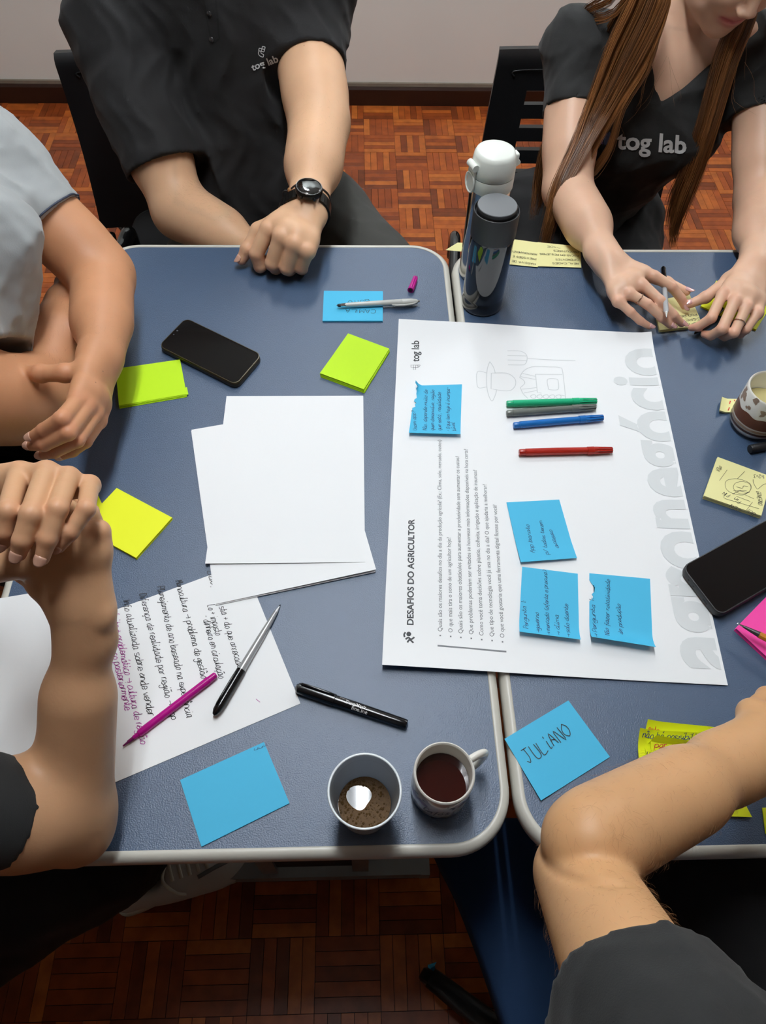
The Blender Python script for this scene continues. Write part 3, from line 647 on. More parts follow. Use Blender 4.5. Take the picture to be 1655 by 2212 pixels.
axis_lathe(MB(), p0 - (p1-p0)*.01, p0 + (p1-p0)*.02, [(0, 0), (0, .0035), (1, .0035)]).build('cap_mouth', mat('cap_inside', (60, 6, 45), .7), e)
# grey stylus pen
p0, p1 = at(726, 660, TZ + .009), at(907, 651, TZ + .0075); r = .0048; M_pen = plastic('pale_grey_plastic', (190, 192, 188), .3)
e = empty('stylus_pen', tuple((p0+p1)/2 - V((0, 0, r))), 'pale grey stylus pen with a clip, lying on the blue name note', 'pen')
axis_lathe(MB(), p0, p1, [(.115, 0), (.115, r*.72), (.25, r*.9), (.5, r*1.0), (.78, r*1.15), (.785, r*1.1)]).build('barrel', M_pen, e, angle=40)
axis_lathe(MB(), p0, p1, [(.055, r*.5), (.06, r*.62), (.115, r*.75)]).build('grip_ring', mat('chrome', (225, 226, 228), .12, metal=1), e, angle=40)
axis_lathe(MB(), p0, p1, [(0.012, 0), (.02, r*.45), (.04, r*.6), (.058, r*.55), (.06, 0)]).build('rubber_tip', mat('black_rubber', (30, 30, 36), .6), e, angle=60)
axis_lathe(MB(), p0, p1, [(0, 0), (.004, .0005), (.014, .0008)], 8).build('ball_tip', MATS['chrome'], e)
axis_lathe(MB(), p0, p1, [(.783, r*1.1), (.79, r*1.18), (.9, r*1.15), (.965, r*.8), (.975, r*.55), (.975, 0)]).build('upper_barrel', M_pen, e, angle=40)
axis_lathe(MB(), p0, p1, [(.97, r*.42), (.99, r*.45), (1, r*.3), (1, 0)], 14).build('push_button', MATS['chrome'], e, angle=40)
d = (p1-p0); sd = V((d.y, -d.x, 0)).normalized()
MB().tube([p0 + d*f + sd*(r*k) + V((0, 0, .001)) for f, k in ((.66, 1.35), (.70, 1.75), (.8, 1.85), (.9, 1.5), (.96, .8))], [.0010, .0017, .0019, .0017, .001], 10).build('clip', M_pen, e, True)
# silver pen with posted black cap
p0, p1 = at(606, 1306, TZ + .003), at(462, 1546, TZ + .0075); r = .0052; e = empty('marker_pen', tuple((p0+p1)/2 - V((0, 0, r))), 'silver barrelled pen with a black cap, tip towards the blank sheets', 'pen')
M_silver = mat('silver_paint', (176, 180, 182), .3, metal=.5); M_black = plastic('gloss_black_plastic', (12, 12, 14), .18)
axis_lathe(MB(), p0, p1, [(.07, r*.5), (.12, r*.62), (.16, r*.7), (.3, r*.86), (.62, r*.98)]).build('barrel', M_silver, e, angle=40)
axis_lathe(MB(), p0, p1, [(.01, 0), (.015, r*.14), (.03, r*.2), (.07, r*.52), (.075, r*.56)]).build('nib_holder', mat('pale_metal', (205, 208, 210), .3, metal=.6), e, angle=40)
axis_lathe(MB(), p0, p1, [(0, 0), (.004, r*.12), (.03, r*.18)], 10).build('nib', M_black, e)
axis_lathe(MB(), p0, p1, [(.61, r*.9), (.613, r*1.12), (.9, r*1.14), (.96, r*.95), (.99, r*.55), (1, 0)]).build('cap', M_black, e, angle=40)
d = p1-p0; sd = V((d.y, -d.x, 0)).normalized()
MB().tube([p0 + d*f + V((0, 0, r*k)) + sd*(r*.5) for f, k in ((.63, 1.15), (.7, 1.3), (.86, 1.25), (.93, 1.0))], [.0012, .0014, .0014, .001], 8).build('clip', M_black, e, True)
# black marker with printed name
p0, p1 = at(638, 1484, TZ + .0068), at(879, 1565, TZ + .0060); r = .0068; e = empty('marker_pen', tuple((p0+p1)/2 - V((0, 0, r))), 'glossy black marker with white lettering, above the plastic cup', 'pen')
axis_lathe(MB(), p0, p1, [(.35, 0), (.352, r*.93), (.6, r*.95), (.93, r*.86), (.985, r*.84), (1, r*.75), (1, 0)]).build('barrel', M_black, e, angle=35)
cp_ = axis_lathe(MB(), p0, p1, [(0, 0), (.006, r*.5), (.03, r*.95), (.08, r*1.02), (.36, r*1.05), (.365, r*.9)]).build('cap', M_black, e, angle=35)
d = p1-p0; dn = d.normalized(); up = V((0, 0, 1)); sd = V((-dn.y, dn.x, 0))
MB().tube([p0 + d*f + up*(r*k) + sd*(r*.55) for f, k in ((.05, 1.0), (.1, 1.12), (.3, 1.1), (.345, .98))], [.0014, .0017, .0017, .0014], 8).build('clip', M_black, cp_, True)
def cyl_text(body, p0, p1, r, f0, f1, ang, m, parent, bold=.0, ys=1, name='printed_text', off=.00015):
    """lettering wrapped on a lying barrel; ang is where its middle line sits"""
    me, a = text_mesh(body, bold); d = p1-p0; L = d.length; dn = d/L; up = V((0, 0, 1)); sd = V((-dn.y, dn.x, 0)); x0, x1 = a[:, 0].min(), a[:, 0].max(); k = (f1-f0)*L/(x1-x0); ym = (a[:, 1].min()+a[:, 1].max())/2
    out = np.empty_like(a)
    for i in range(len(a)):
        w = ang + (a[i, 1]-ym)*k*ys/r; out[i] = p0 + dn*(f0*L + (a[i, 0]-x0)*k) + (sd*math.sin(w) + up*math.cos(w))*(r + off)
    me.vertices.foreach_set('co', out.ravel()); return link(name, me, m, parent)
M_white_print = mat('white_print', (225, 225, 225), .5)
cyl_text('DuraMark', p0, p1, r*.95, .46, .64, .15, M_white_print, e, .01)
cyl_text('permanente', p0, p1, r*.95, .40, .46, .55, M_white_print, e)
cyl_text('fineline', p0, p1, r*.95, .52, .66, -.55, M_white_print, e)
# ---- phones
def phone(name, px, Lw, th, z0, m_case, m_screen, label, lip=.0018, rad=.009, cam_end=None, port_end=None):
    """px: two picture points along the short near end ... corners A (origin), B (along the length), C (along the width)"""
    A, B, C = [at(*p, z0 + th) for p in px]; ex = (B-A); L = ex.length; ex = ex/L; ey = (C-A); Wd = ey.length; ey = ey/Wd
    if Lw: L, Wd = Lw
    ez = V((0, 0, 1)); flip = ex.cross(ey).z < 0
    e = empty(name, tuple(V((A.x, A.y, z0)) + ex*(L/2) + ey*(Wd/2)), label, 'phone')
    fr = (V((A.x, A.y, z0)), ex, ey, ez)
    def P(x0, x1, y0, y1, rr): 
        q = rounded(x0, x1, y0, y1, rr, 7); return q if not flip else q[::-1]
    MB().prism(P(0, L, 0, Wd, rad), 0, th - .0008, .0022, fr).build('phone_case', m_case, e, angle=50)
    # raised rim round the glass
    o_, i_ = rounded(.0006, L-.0006, .0006, Wd-.0006, rad-.0006, 7), rounded(lip, L-lip, lip, Wd-lip, rad-lip, 7); n = len(o_); vs = []
    for q, z in ((o_, th-.0012), (o_, th-.0002), (i_, th), (i_, th-.0012)): vs += [fr[0] + ex*p[0] + ey*p[1] + ez*z for p in q]
    fs = [((k*n+j), k*n+(j+1) % n, (k+1)*n+(j+1) % n, (k+1)*n+j) for k in range(3) for j in range(n)]
    if flip: fs = [f[::-1] for f in fs]
    MB().add(vs, fs).build('case_rim', m_case, e, angle=40)
    MB().prism(P(lip, L-lip, lip, Wd-lip, rad-lip), th-.0014, th-.0005, .0003, fr).build('screen', m_screen, e)
    return e, fr, L, Wd
M_screen = mat('phone_glass', (6, 6, 8), .06, spec=.5); M_case_b = mat('brown_phone_case', (66, 56, 36), .3, .1, 20, metal=.3); M_case_k = mat('black_phone_case', (44, 45, 47), .5)
e, fr, L, Wd = phone('phone', [(341, 747), (508, 831), (397, 690)], (.158, .076), .0115, TZ, M_case_b, M_screen, 'black phone in a brownish case lying face up between two lime notes', rad=.012)
for k, rr in ((.044, .0016), (.034, .0011)):
    MB().lathe([(0, .0002), (rr, .0002), (rr, 0)], 16, fr[0] + fr[1]*.0065 + fr[2]*k + V((0, 0, .0112))).build('camera_dot', mat('lens_grey', (70, 74, 80), .2), e)
MB().box(fr[0] + fr[1]*.155 + fr[2]*.038 + V((0, 0, .0055)), (.006, .012, .003), axes=[fr[1], fr[2], V((0, 0, 1))]).build('port', mat('port_black', (12, 12, 12), .6), e)
A = at(1555, 1331, TZ + .016); Bq = at(1476, 1228, TZ + .016); ey = (Bq-A).normalized(); ex = V((ey.y, -ey.x, 0))
e, fr, L, Wd = phone('phone', [(1555, 1331), (1655, 1272), (1476, 1228)], (.162, .079), .012, TZ + .004, M_case_k, M_screen, 'black phone in a grey black case, one corner resting on the poster', rad=.012)
for k, w in ((.060, .002), (.050, .002), (.026, .009)):
    MB().box(fr[0] + fr[2]*k + V((0, 0, .0055)), (.0012, w, .0022), axes=[fr[1], fr[2], V((0, 0, 1))]).build('port', MATS['port_black'], e)
# ---- pencil over the pink pad
p0, p1 = at(1592, 1346, TZ + .020), at(1720, 1412, TZ + .026); e = empty('pencil', tuple((p0+p1)/2), 'orange pencil with a dark collar pointing left over the pink pad', 'pencil')
axis_lathe(MB(), p0, p1, [(.38, .0042), (1, .0044), (1, 0)], 8).build('barrel', mat('orange_lacquer', (206, 128, 36), .3), e, angle=40)
axis_lathe(MB(), p0, p1, [(.10, .0012), (.14, .0018), (.37, .0036), (.385, .0042)], 16).build('collar', mat('dark_collar', (44, 40, 40), .35), e, angle=40)
axis_lathe(MB(), p0, p1, [(0, 0), (.02, .0006), (.11, .0014)], 10).build('metal_tip', MATS['chrome'], e)
# ---- black marker end and the pens by the woman's hands
p0, p1 = at(1620, 970, TZ + .0065), at(1740, 948, TZ + .0065); e = empty('marker_pen', tuple((p0+p1)/2 - V((0, 0, .0065))), 'black marker running out of frame in front of the chocolate mug', 'pen')
axis_lathe(MB(), p0, p1, [(0, 0), (0, .0058), (.01, .0064), (.35, .0064), (.355, .0058), (1, .0055), (1, 0)]).build('barrel', plastic('matt_black_plastic', (26, 26, 28), .45), e, angle=40)
# ---- plastic cup of coffee
M_cupp = mat('translucent_plastic', (225, 232, 236), .22, trans=.55, ior=1.3)
cc = V((.0022, .1880, TZ)); R0, R1, HC = .0255, .0355, .085
cup = empty('plastic_cup', tuple(cc), 'translucent ribbed plastic cup of foamy black coffee', 'cup')
prof = []; N = 44
for k in range(N+1):
    f = k/N; rr = R0 + (R1-R0)*f + (.0004 if (k % 2 and .18 < f < .85) else 0); prof.append((rr, HC*f))
inner = [(r_-.0006, h_ + .0006) for r_, h_ in prof][::-1]
lip = [(R1+.0006, HC), (R1+.0016, HC+.0006), (R1+.0018, HC+.0018), (R1+.0006, HC+.0026), (R1-.0006, HC+.0016)]
MB().lathe([(0, 0)] + prof + lip[:-1] + inner + [(0, .0006)], 56, cc).build('cup_wall', M_cupp, cup, True)
MB().lathe([(R1-.0006, HC+.0012), (R1+.0016, HC+.0006), (R1+.0019, HC+.0018), (R1+.0008, HC+.0028), (R1-.0004, HC+.0022)], 56, cc, close=True).build('rim', mat('milky_plastic', (228, 236, 240), .2), cup, True)
LV = .030; RL = R0 + (R1-R0)*LV/HC - .0009
M_coffee = mat('black_coffee', (26, 8, 5), .04, spec=.5); M_foam = mat('coffee_foam', (92, 66, 32), .55, .45, 300, .5, 700, spec=.3)
MB().lathe([(0, .002), (RL-.004, .002), (RL, LV), (0, LV)][::-1], 48, cc).build('coffee', M_coffee, cup, angle=30)
fm = MB(); bub = MB(); rr = random.Random(3); na = 72; ring = []
for j in range(na):
    w = 2*math.pi*j/na; hole = .0125*(1 + .28*math.cos(w - 2.2) + .08*math.sin(3*w)); c_h = V((-.004, .0045, 0))
    ring.append((V((RL*.995*math.cos(w), RL*.995*math.sin(w), 0)), c_h + V((hole*math.cos(w), hole*math.sin(w), 0))))
vs = []
for a, b in ring:
    for f, z in ((0, .0012), (.3, .0009), (.7, .0010), (.94, .0008), (1, .0001)): vs.append(cc + a*(1-f) + b*f + V((0, 0, LV + z)))
fm.add(vs, [(j*5+k, j*5+k+1, ((j+1) % na)*5+k+1, ((j+1) % na)*5+k) for j in range(na) for k in range(4)])
foam = fm.build('foam', M_foam, cup, True)
for k in range(240):
    w = rr.uniform(0, 6.283); i = int(w/6.283*na) % na; f = rr.uniform(.04, .95); s = rr.choice((.0005, .0006, .0008, .001, .0014)) if w > 3.4 or rr.random() < .5 else .0006
    p = cc + ring[i][0]*(1-f) + ring[i][1]*f + V((0, 0, LV + .0008))
    bub.lathe([(s*math.cos(t), s*.8*math.sin(t)) for t in (0, .5, 1.0, 1.57)], 8, p)
tag(bub.build('foam_bubbles', mat('bubble', (80, 58, 28), .15, spec=.6), cup, True), kind='stuff')
# ---- mugs
M_china = mat('white_china', (232, 230, 222), .16, .02, 5, coat=.3)
def mug(c, R, Hh, wall, base_r, label, seg=56):
    e = empty('mug', tuple(c), label, 'mug')
    o = [(0, .0012), (base_r-.006, .0012), (base_r-.004, 0), (base_r-.001, .0004), (base_r, .003), (R-.0006, Hh*.12), (R, Hh*.3), (R, Hh-.002), (R-.0006, Hh-.0004), (R-wall*.5, Hh+.0004), (R-wall+.0005, Hh-.0006), (R-wall, Hh-.003), (R-wall, Hh*.25), (R-wall-.003, .008), (0, .0065)]
    MB().lathe(o, seg, c).build('body', M_china, e, angle=50)
    return e
mc = V((.0850, .2080, TZ)); MR, MH = .0322, .072
mg = mug(mc, MR, MH, .0032, .0275, 'small white mug of black coffee with a bean print, at the front table corner')
ha = math.radians(28); hd = V((math.cos(ha), math.sin(ha), 0))
MB().tube([mc + hd*(MR - .001 + x) + V((0, 0, z)) for x, z in catmull([(0, .060), (.010, .0615), (.019, .055), (.0215, .040), (.018, .024), (.010, .016), (0, .015)], 5)], .0042, 14, True, 1.45).build('handle', M_china, mg, True)
MB().lathe([(0, .008), (MR-.0060, .008), (MR-.0035, .041), (0, .041)][::-1], 48, mc).build('coffee', mat('mug_coffee', (44, 12, 9), .03), mg, angle=30)
def on_mug(c, R, phi, z, off=.00025): return c + V((math.cos(phi), math.sin(phi), 0))*(R + off) + V((0, 0, z))
def mug_blob(mb, c, R, phi, z, a, b, rot=0, n=14, off=.00025, star=0, seed=0):
    q = random.Random(seed); vs = [on_mug(c, R, phi, z, off)]
    for j in range(n):
        w = 2*math.pi*j/n; k = 1 + star*q.uniform(-1, 1); x, y = a*k*math.cos(w), b*k*math.sin(w); u, v = x*math.cos(rot)-y*math.sin(rot), x*math.sin(rot)+y*math.cos(rot)
        vs.append(on_mug(c, R, phi + u/R, z + v, off))
    mb.add(vs, [(0, 1 + j, 1 + (j+1) % n) for j in range(n)])
def mug_hand(body, c, R, phi0, phi1, z, m, parent, w, cap, name='lettering', slant=.3):
    st, wd_ = glyphs(body); Lg = (phi1-phi0)*R; sx = Lg/wd_; sy = cap/7; mb = MB()
    for s_ in st:
        P = catmull([(x + slant*y, y) for x, y in s_], 4); n = len(P); vs = []
        for i in range(n):
            t = np.array(P[min(i+1, n-1)]) - np.array(P[max(i-1, 0)]); t = np.array([t[0]*sx, t[1]*sy]); t = t/(np.linalg.norm(t)+1e-9); ns = np.array([-t[1], t[0]])*w/2
            for sg in (-1, 1):
                X, Y = P[i][0]*sx + sg*ns[0], P[i][1]*sy + sg*ns[1]; vs.append(on_mug(c, R, phi0 + X/R, z + Y, .0003))
        mb.add(vs, [(2*i, 2*i+2, 2*i+3, 2*i+1) for i in range(n-1)])
    return mb.build(name, m, parent)
M_mauve = mat('mauve_print', (150, 124, 150), .3); M_beanred = mat('bean_red_print', (120, 60, 50), .3); M_beank = mat('bean_black_print', (36, 30, 32), .3)
pr_ = MB()
for ph, z, a, b, ro in ((-2.75, .040, .008, .006, .5), (-2.35, .044, .0075, .0055, -.3)): mug_blob(pr_, mc, MR, ph, z, a, b, ro)
tag(pr_.build('mauve_print', M_mauve, mg), kind='stuff'); pr_ = MB()
for ph, z, a, b, ro in ((-.95, .046, .006, .0045, .4), (-.65, .040, .005, .004, 0)): mug_blob(pr_, mc, MR, ph, z, a, b, ro)
tag(pr_.build('red_print', M_beanred, mg), kind='stuff'); pr_ = MB(); q = random.Random(5)
for k in range(34):
    ph = q.uniform(-3.3, .1); z = q.choice((q.uniform(.008, .022), q.uniform(.046, .060))); s = q.uniform(.0010, .0026); mug_blob(pr_, mc, MR, ph, z, s*1.3, s, q.uniform(0, 3), 9, .00022)
tag(pr_.build('bean_print', M_beank, mg), kind='stuff')
mug_hand('Café', mc, MR, -2.25, -1.62, .026, M_beank, mg, .0011, .012); mug_hand('& Cia', mc, MR, -1.5, -.85, .026, M_beank, mg, .0009, .011)
m2 = V((.602, .738, TZ)); R2, H2 = .0375, .078
mg2 = mug(m2, R2, H2, .0035, .031, 'white mug with a chocolate print and brown bands, at the right edge of the table')
MB().lathe([(0, .01), (R2-.0066, .01), (R2-.0042, .045), (0, .045)][::-1], 48, m2).build('milky_drink', mat('milky_drink', (206, 194, 138), .25), mg2, angle=30)
MB().tube([m2 + V((math.cos(.5), math.sin(.5), 0))*(R2-.001+x) + V((0, 0, z)) for x, z in catmull([(0, .068), (.012, .07), (.024, .06), (.026, .043), (.02, .026), (0, .018)], 5)], .0045, 12, True, 1.4).build('handle', M_china, mg2, True)
M_br1 = mat('brown_band', (110, 66, 44), .3, .12, 60); M_br2 = mat('dark_brown_band', (70, 42, 32), .3); M_br3 = mat('pale_brown_print', (160, 136, 116), .3)
def band(z0, z1, m, name, wav=0.0, ph=0):
    vs = []; n = 72
    for j in range(n):
        w = 2*math.pi*j/n; vs += [on_mug(m2, R2 if z0 > H2*.29 else R2 - .0006*max(0, 1 - z0/(H2*.3)), w, z0, .0003), on_mug(m2, R2, w, z1 + wav*math.sin(w*9 + ph), .0003)]
    MB().add(vs, [(2*j, 2*((j+1) % n), 2*((j+1) % n)+1, 2*j+1) for j in range(n)]).build(name, m, mg2)
band(.026, .046, M_br1, 'chocolate_band', .0016); band(.0135, .0175, M_br2, 'dark_band'); band(.0195, .0235, M_br3, 'pale_band', .0004)
pr_ = MB(); q = random.Random(9)
for k in range(26):
    ph = q.uniform(-3.4, -.4); z = q.uniform(.053, .074); s = q.uniform(.002, .0042); mug_blob(pr_, m2, R2, ph, z, s*1.25, s, q.uniform(0, 3), 8, .00025, .35, k)
tag(pr_.build('sweets_print', M_br3, mg2), kind='stuff'); pr_ = MB()
mug_blob(pr_, m2, R2, -1.42, .056, .019, .0068, .05, 22, .0004, .12, 3); pr_.build('splash_print', M_br1, mg2)
mug_hand('Chocolate', m2, R2, -1.85, -1.0, .0528, mat('cream_print', (236, 222, 200), .3), mg2, .0014, .0085)
# ---- bottles
M_smoke = mat('smoked_plastic', (34, 36, 40), .06, spec=.6, coat=.6); M_cap = mat('matt_black_cap', (40, 41, 43), .55); M_captop = mat('grey_cap_top', (110, 113, 116), .5)
b1 = at(1040, 657); b1 = V((b1.x, b1.y, TZ))
bt = empty('water_bottle', tuple(b1), 'smoked dark bottle with a broad black screw cap, nearest the poster', 'bottle')
MB().lathe([(0, .001), (.028, .001), (.0315, 0), (.0338, .003), (.0345, .010), (.0345, .018), (.0335, .022), (.0335, .026), (.0345, .03), (.0345, .135), (.0335, .140), (0, .140)], 56, b1).build('bottle_body', M_smoke, bt, angle=40)
MB().lathe([(.0342, .138), (.0352, .139), (.0356, .144), (.0356, .180), (.0350, .1825), (.0338, .183), (.0330, .181), (.0325, .176), (.030, .175), (.030, .138)], 56, b1, close=True).build('cap_collar', M_cap, bt, angle=40)
MB().lathe([(.030, .172), (.0305, .183), (.0308, .1875), (.0302, .1893)], 56, b1).build('cap_lid', M_cap, bt, angle=40)
MB().lathe([(.0303, .189), (.0296, .1902), (.027, .1906), (0, .1906)], 56, b1).build('lid_disc', M_captop, bt, angle=40)
b2 = V((.2135, 1.095, TZ)); st_ = empty('steel_bottle', tuple(b2), 'steel flask with a white flip lid, behind the smoked bottle', 'bottle')
M_steel = mat('brushed_steel', (196, 194, 190), .14, metal=1); M_lid = mat('white_lid_plastic', (228, 233, 226), .32)
MB().lathe([(0, 0), (.030, 0), (.0325, .002), (.033, .006), (.033, .165), (.0325, .170), (0, .170)], 64, b2).build('flask_body', M_steel, st_, angle=40)
MB().lathe([(.0320, .168), (.0340, .169), (.0350, .172), (.0350, .190), (.0345, .1915), (0, .1915)], 56, b2).build('lid_base', M_lid, st_, angle=40)
MB().lathe([(.0345, .1922), (.0350, .193), (.0348, .205), (.0325, .222), (.0300, .2275), (.026, .2292), (0, .2298)], 56, b2).build('lid_dome', M_lid, st_, angle=45)
hx = V((-.93, -.36, 0)).normalized(); hy = V((-hx.y, hx.x, 0)); q0 = b2 + hx*.036
MB().tube([q0 + V((0, 0, .211)) - hy*.011 + hx*.001, q0 + V((0, 0, .211)) + hy*.011 + hx*.001], .0055, 16).build('hinge', M_lid, st_, angle=40)
MB().prism(rounded(-.010, .010, -.019, .019, .006, 5), 0, .004, .001, (q0 + V((0, 0, .188)) - hx*.001, hy, V((0, 0, 1)), hx)).build('latch_plate', M_lid, st_, angle=40)
MB().tube([q0 + hx*.003 + hy*(.0135*math.sin(t)) + V((0, 0, .184 + .0155*math.cos(t))) for t in np.linspace(0, 2*math.pi, 22)], .0016, 8, False).build('latch_loop', M_lid, st_, True)
q1 = b2 - hx*.0345
MB().prism(rounded(-.007, .007, -.011, .011, .003, 4), 0, .006, .001, (q1 + V((0, 0, .207)), -hy, V((0, 0, 1)), -hx)).build('lid_catch', M_lid, st_, angle=40)
MB().tube([q1 - hx*.006 + V((0, 0, .202)) - hy*.006, q1 - hx*.006 + V((0, 0, .202)) + hy*.006], .0045, 12).build('catch_roll', M_lid, st_, angle=40)
# ---- blue scrap of paper on the floor
sc = at(932, 2098, .004)
MB().add([sc + V(p) for p in ((-.010, -.012, 0), (.008, -.010, .004), (.006, .008, .012), (-.002, .004, .006), (-.006, .010, .002), (.010, .014, .006), (-.004, -.004, .010))], [(0, 1, 3), (1, 2, 3), (0, 3, 4), (3, 2, 5), (4, 3, 5), (0, 6, 1)]).build('paper_scrap', M_blue)
tag(bpy.data.objects['paper_scrap'], 'crumpled scrap of pale blue paper on the dark floor', 'paper scrap'); centre(bpy.data.objects['paper_scrap'])
# ================================================================== BODIES: one smooth surface grown from tapered limbs (signed distance field -> surface net)
class Cone:
    def __init__(s, a, b, ra, rb=None, k=.01, flat=None, op='u'):
        s.a, s.b = np.array(a, float), np.array(b, float); s.ra, s.rb = ra, ra if rb is None else rb; s.k = k; s.op = op
        s.flat = None if flat is None else (np.array(V(flat[0]).normalized()), flat[1])
    def box(s):
        m = max(s.ra, s.rb); return np.minimum(s.a, s.b) - m, np.maximum(s.a, s.b) + m
    def d(s, X, Y, Z):
        ba = s.b - s.a; L2 = max(ba @ ba, 1e-12)
        px, py, pz = X - s.a[0], Y - s.a[1], Z - s.a[2]
        h = np.clip((px*ba[0] + py*ba[1] + pz*ba[2])/L2, 0, 1)
        vx, vy, vz = px - h*ba[0], py - h*ba[1], pz - h*ba[2]; r = s.ra + (s.rb - s.ra)*h
        if s.flat is None: return np.sqrt(vx*vx + vy*vy + vz*vz) - r
        n, f = s.flat; vn = (vx*n[0] + vy*n[1] + vz*n[2])*(1/f - 1)
        L = np.sqrt((vx + n[0]*vn)**2 + (vy + n[1]*vn)**2 + (vz + n[2]*vn)**2)
        return (L - r)*min(1, f)
class Ell:
    def __init__(s, c, r, ax=None, k=.02, op='u'):
        s.c = np.array(c, float); s.r = np.array(r, float); s.k = k; s.op = op
        s.A = np.eye(3) if ax is None else np.array([list(V(a).normalized()) for a in ax])
    def box(s):
        e = np.sqrt(((s.A*s.r[:, None])**2).sum(0)); return s.c - e, s.c + e
    def d(s, X, Y, Z):
        q = [X - s.c[0], Y - s.c[1], Z - s.c[2]]
        l = [(s.A[i][0]*q[0] + s.A[i][1]*q[1] + s.A[i][2]*q[2])/s.r[i] for i in range(3)]
        k0 = np.sqrt(l[0]**2 + l[1]**2 + l[2]**2); k1 = np.sqrt((l[0]/s.r[0])**2 + (l[1]/s.r[1])**2 + (l[2]/s.r[2])**2)
        return k0*(k0 - 1)/np.maximum(k1, 1e-9)
class Chain:
    def __init__(s, prims, k=.006): s.p = prims; s.k = k; s.op = 'u'
    def box(s):
        b = [p.box() for p in s.p]; return np.min([x[0] for x in b], 0), np.max([x[1] for x in b], 0)
    def d(s, X, Y, Z):
        D = None
        for p in s.p:
            e = p.d(X, Y, Z); D = e if D is None else (smin(D, e, p.k) if p.op == 'u' else smax(D, -e, p.k))
        return D
def smin(a, b, k):
    h = np.maximum(k - np.abs(a - b), 0)/k; return np.minimum(a, b) - h*h*k*.25
def smax(a, b, k):
    h = np.maximum(k - np.abs(a - b), 0)/k; return np.maximum(a, b) + h*h*k*.25
def field(prims, lo, hi, h, disp=None, cut=()):
    lo, hi = np.array(lo, float), np.array(hi, float); n = np.ceil((hi - lo)/h).astype(int) + 1
    ax = [(lo[i] + h*np.arange(n[i])).astype(np.float32) for i in range(3)]
    D = np.full(n, 1.0, np.float32)
    def put(p):
        b0, b1 = p.box(); pad = max(p.k, .004) + 3*h
        i0 = np.clip(np.floor((b0 - pad - lo)/h).astype(int), 0, n); i1 = np.clip(np.ceil((b1 + pad - lo)/h).astype(int) + 1, 0, n)
        if (i1 - i0 < 1).any(): return
        sl = tuple(slice(a, b) for a, b in zip(i0, i1))
        X, Y, Z = np.meshgrid(ax[0][sl[0]], ax[1][sl[1]], ax[2][sl[2]], indexing='ij', sparse=True)
        e = p.d(X, Y, Z).astype(np.float32)
        D[sl] = smin(D[sl], e, p.k) if p.op == 'u' else smax(D[sl], -e, p.k)
    for p in prims:
        if not getattr(p, 'post', False): put(p)
    if disp is not None:
        m = np.abs(D) < .03; I = np.nonzero(m); D[m] += disp(ax[0][I[0]], ax[1][I[1]], ax[2][I[2]]).astype(np.float32)
    for p in prims:
        if getattr(p, 'post', False): put(p)
    for o, nn in cut:                                      # keep the side the normal points away from
        X, Y, Z = np.meshgrid(*ax, indexing='ij', sparse=True); e = (X - o[0])*nn[0] + (Y - o[1])*nn[1] + (Z - o[2])*nn[2]
        D = np.maximum(D, e.astype(np.float32))
    return D, lo, h
def net(D, lo, h):
    S = D < 0; n = np.array(D.shape)
    c = [(i, j, k) for i in (0, 1) for j in (0, 1) for k in (0, 1)]
    cnt = np.zeros(n - 1, np.int8)
    for i, j, k in c: cnt += S[i:n[0]-1+i, j:n[1]-1+j, k:n[2]-1+k]
    I = np.nonzero((cnt > 0) & (cnt < 8)); m = len(I[0]); idx = np.full(n - 1, -1, np.int32); idx[I] = np.arange(m)
    val = {q: D[I[0]+q[0], I[1]+q[1], I[2]+q[2]] for q in c}; acc = np.zeros((m, 3), np.float32); w = np.zeros(m, np.float32)
    for a in c:
        for ax in range(3):
            if a[ax]: continue
            b = list(a); b[ax] = 1; b = tuple(b); da, db = val[a], val[b]; x = (da < 0) != (db < 0)
            t = np.where(x, da/np.where(x, da - db, 1), 0); p = np.zeros((m, 3), np.float32); p[:] = a; p[:, ax] = t
            acc[x] += p[x]; w[x] += 1
    vert = lo + h*(np.stack(I, 1) + acc/w[:, None]); F = []
    for ax in range(3):
        o = [a for a in range(3) if a != ax]; sl0 = [slice(None)]*3; sl1 = [slice(None)]*3; sl0[ax] = slice(0, -1); sl1[ax] = slice(1, None)
        x = S[tuple(sl0)] != S[tuple(sl1)]
        for q in o: s = [slice(None)]*3; s[q] = slice(1, n[q]-1); x_ = np.zeros_like(x); x_[tuple(s)] = x[tuple(s)]; x = x_
        J = np.stack(np.nonzero(x), 1); e1 = np.zeros(3, int); e2 = np.zeros(3, int); e1[o[0]] = 1; e2[o[1]] = 1
        q = [idx[tuple((J - a).T)] for a in (e1 + e2, e2, 0*e1, e1)]; quad = np.stack(q, 1)
        inside = S[tuple(J.T)]; flip = inside if ax != 1 else ~inside
        quad[~flip] = quad[~flip][:, ::-1]; F.append(quad)
    return vert, np.concatenate(F)
def relax(v, f, it=2, lam=.5):
    n = len(v); e = np.concatenate([f[:, [0, 1]], f[:, [1, 2]], f[:, [2, 3]], f[:, [3, 0]]]); a = np.concatenate([e[:, 0], e[:, 1]]); b = np.concatenate([e[:, 1], e[:, 0]])
    d = np.bincount(a, minlength=n).astype(float)[:, None]
    for _ in range(it):
        s = np.stack([np.bincount(a, weights=v[b, i], minlength=n) for i in range(3)], 1); v = v + lam*(s/np.maximum(d, 1) - v)
    return v
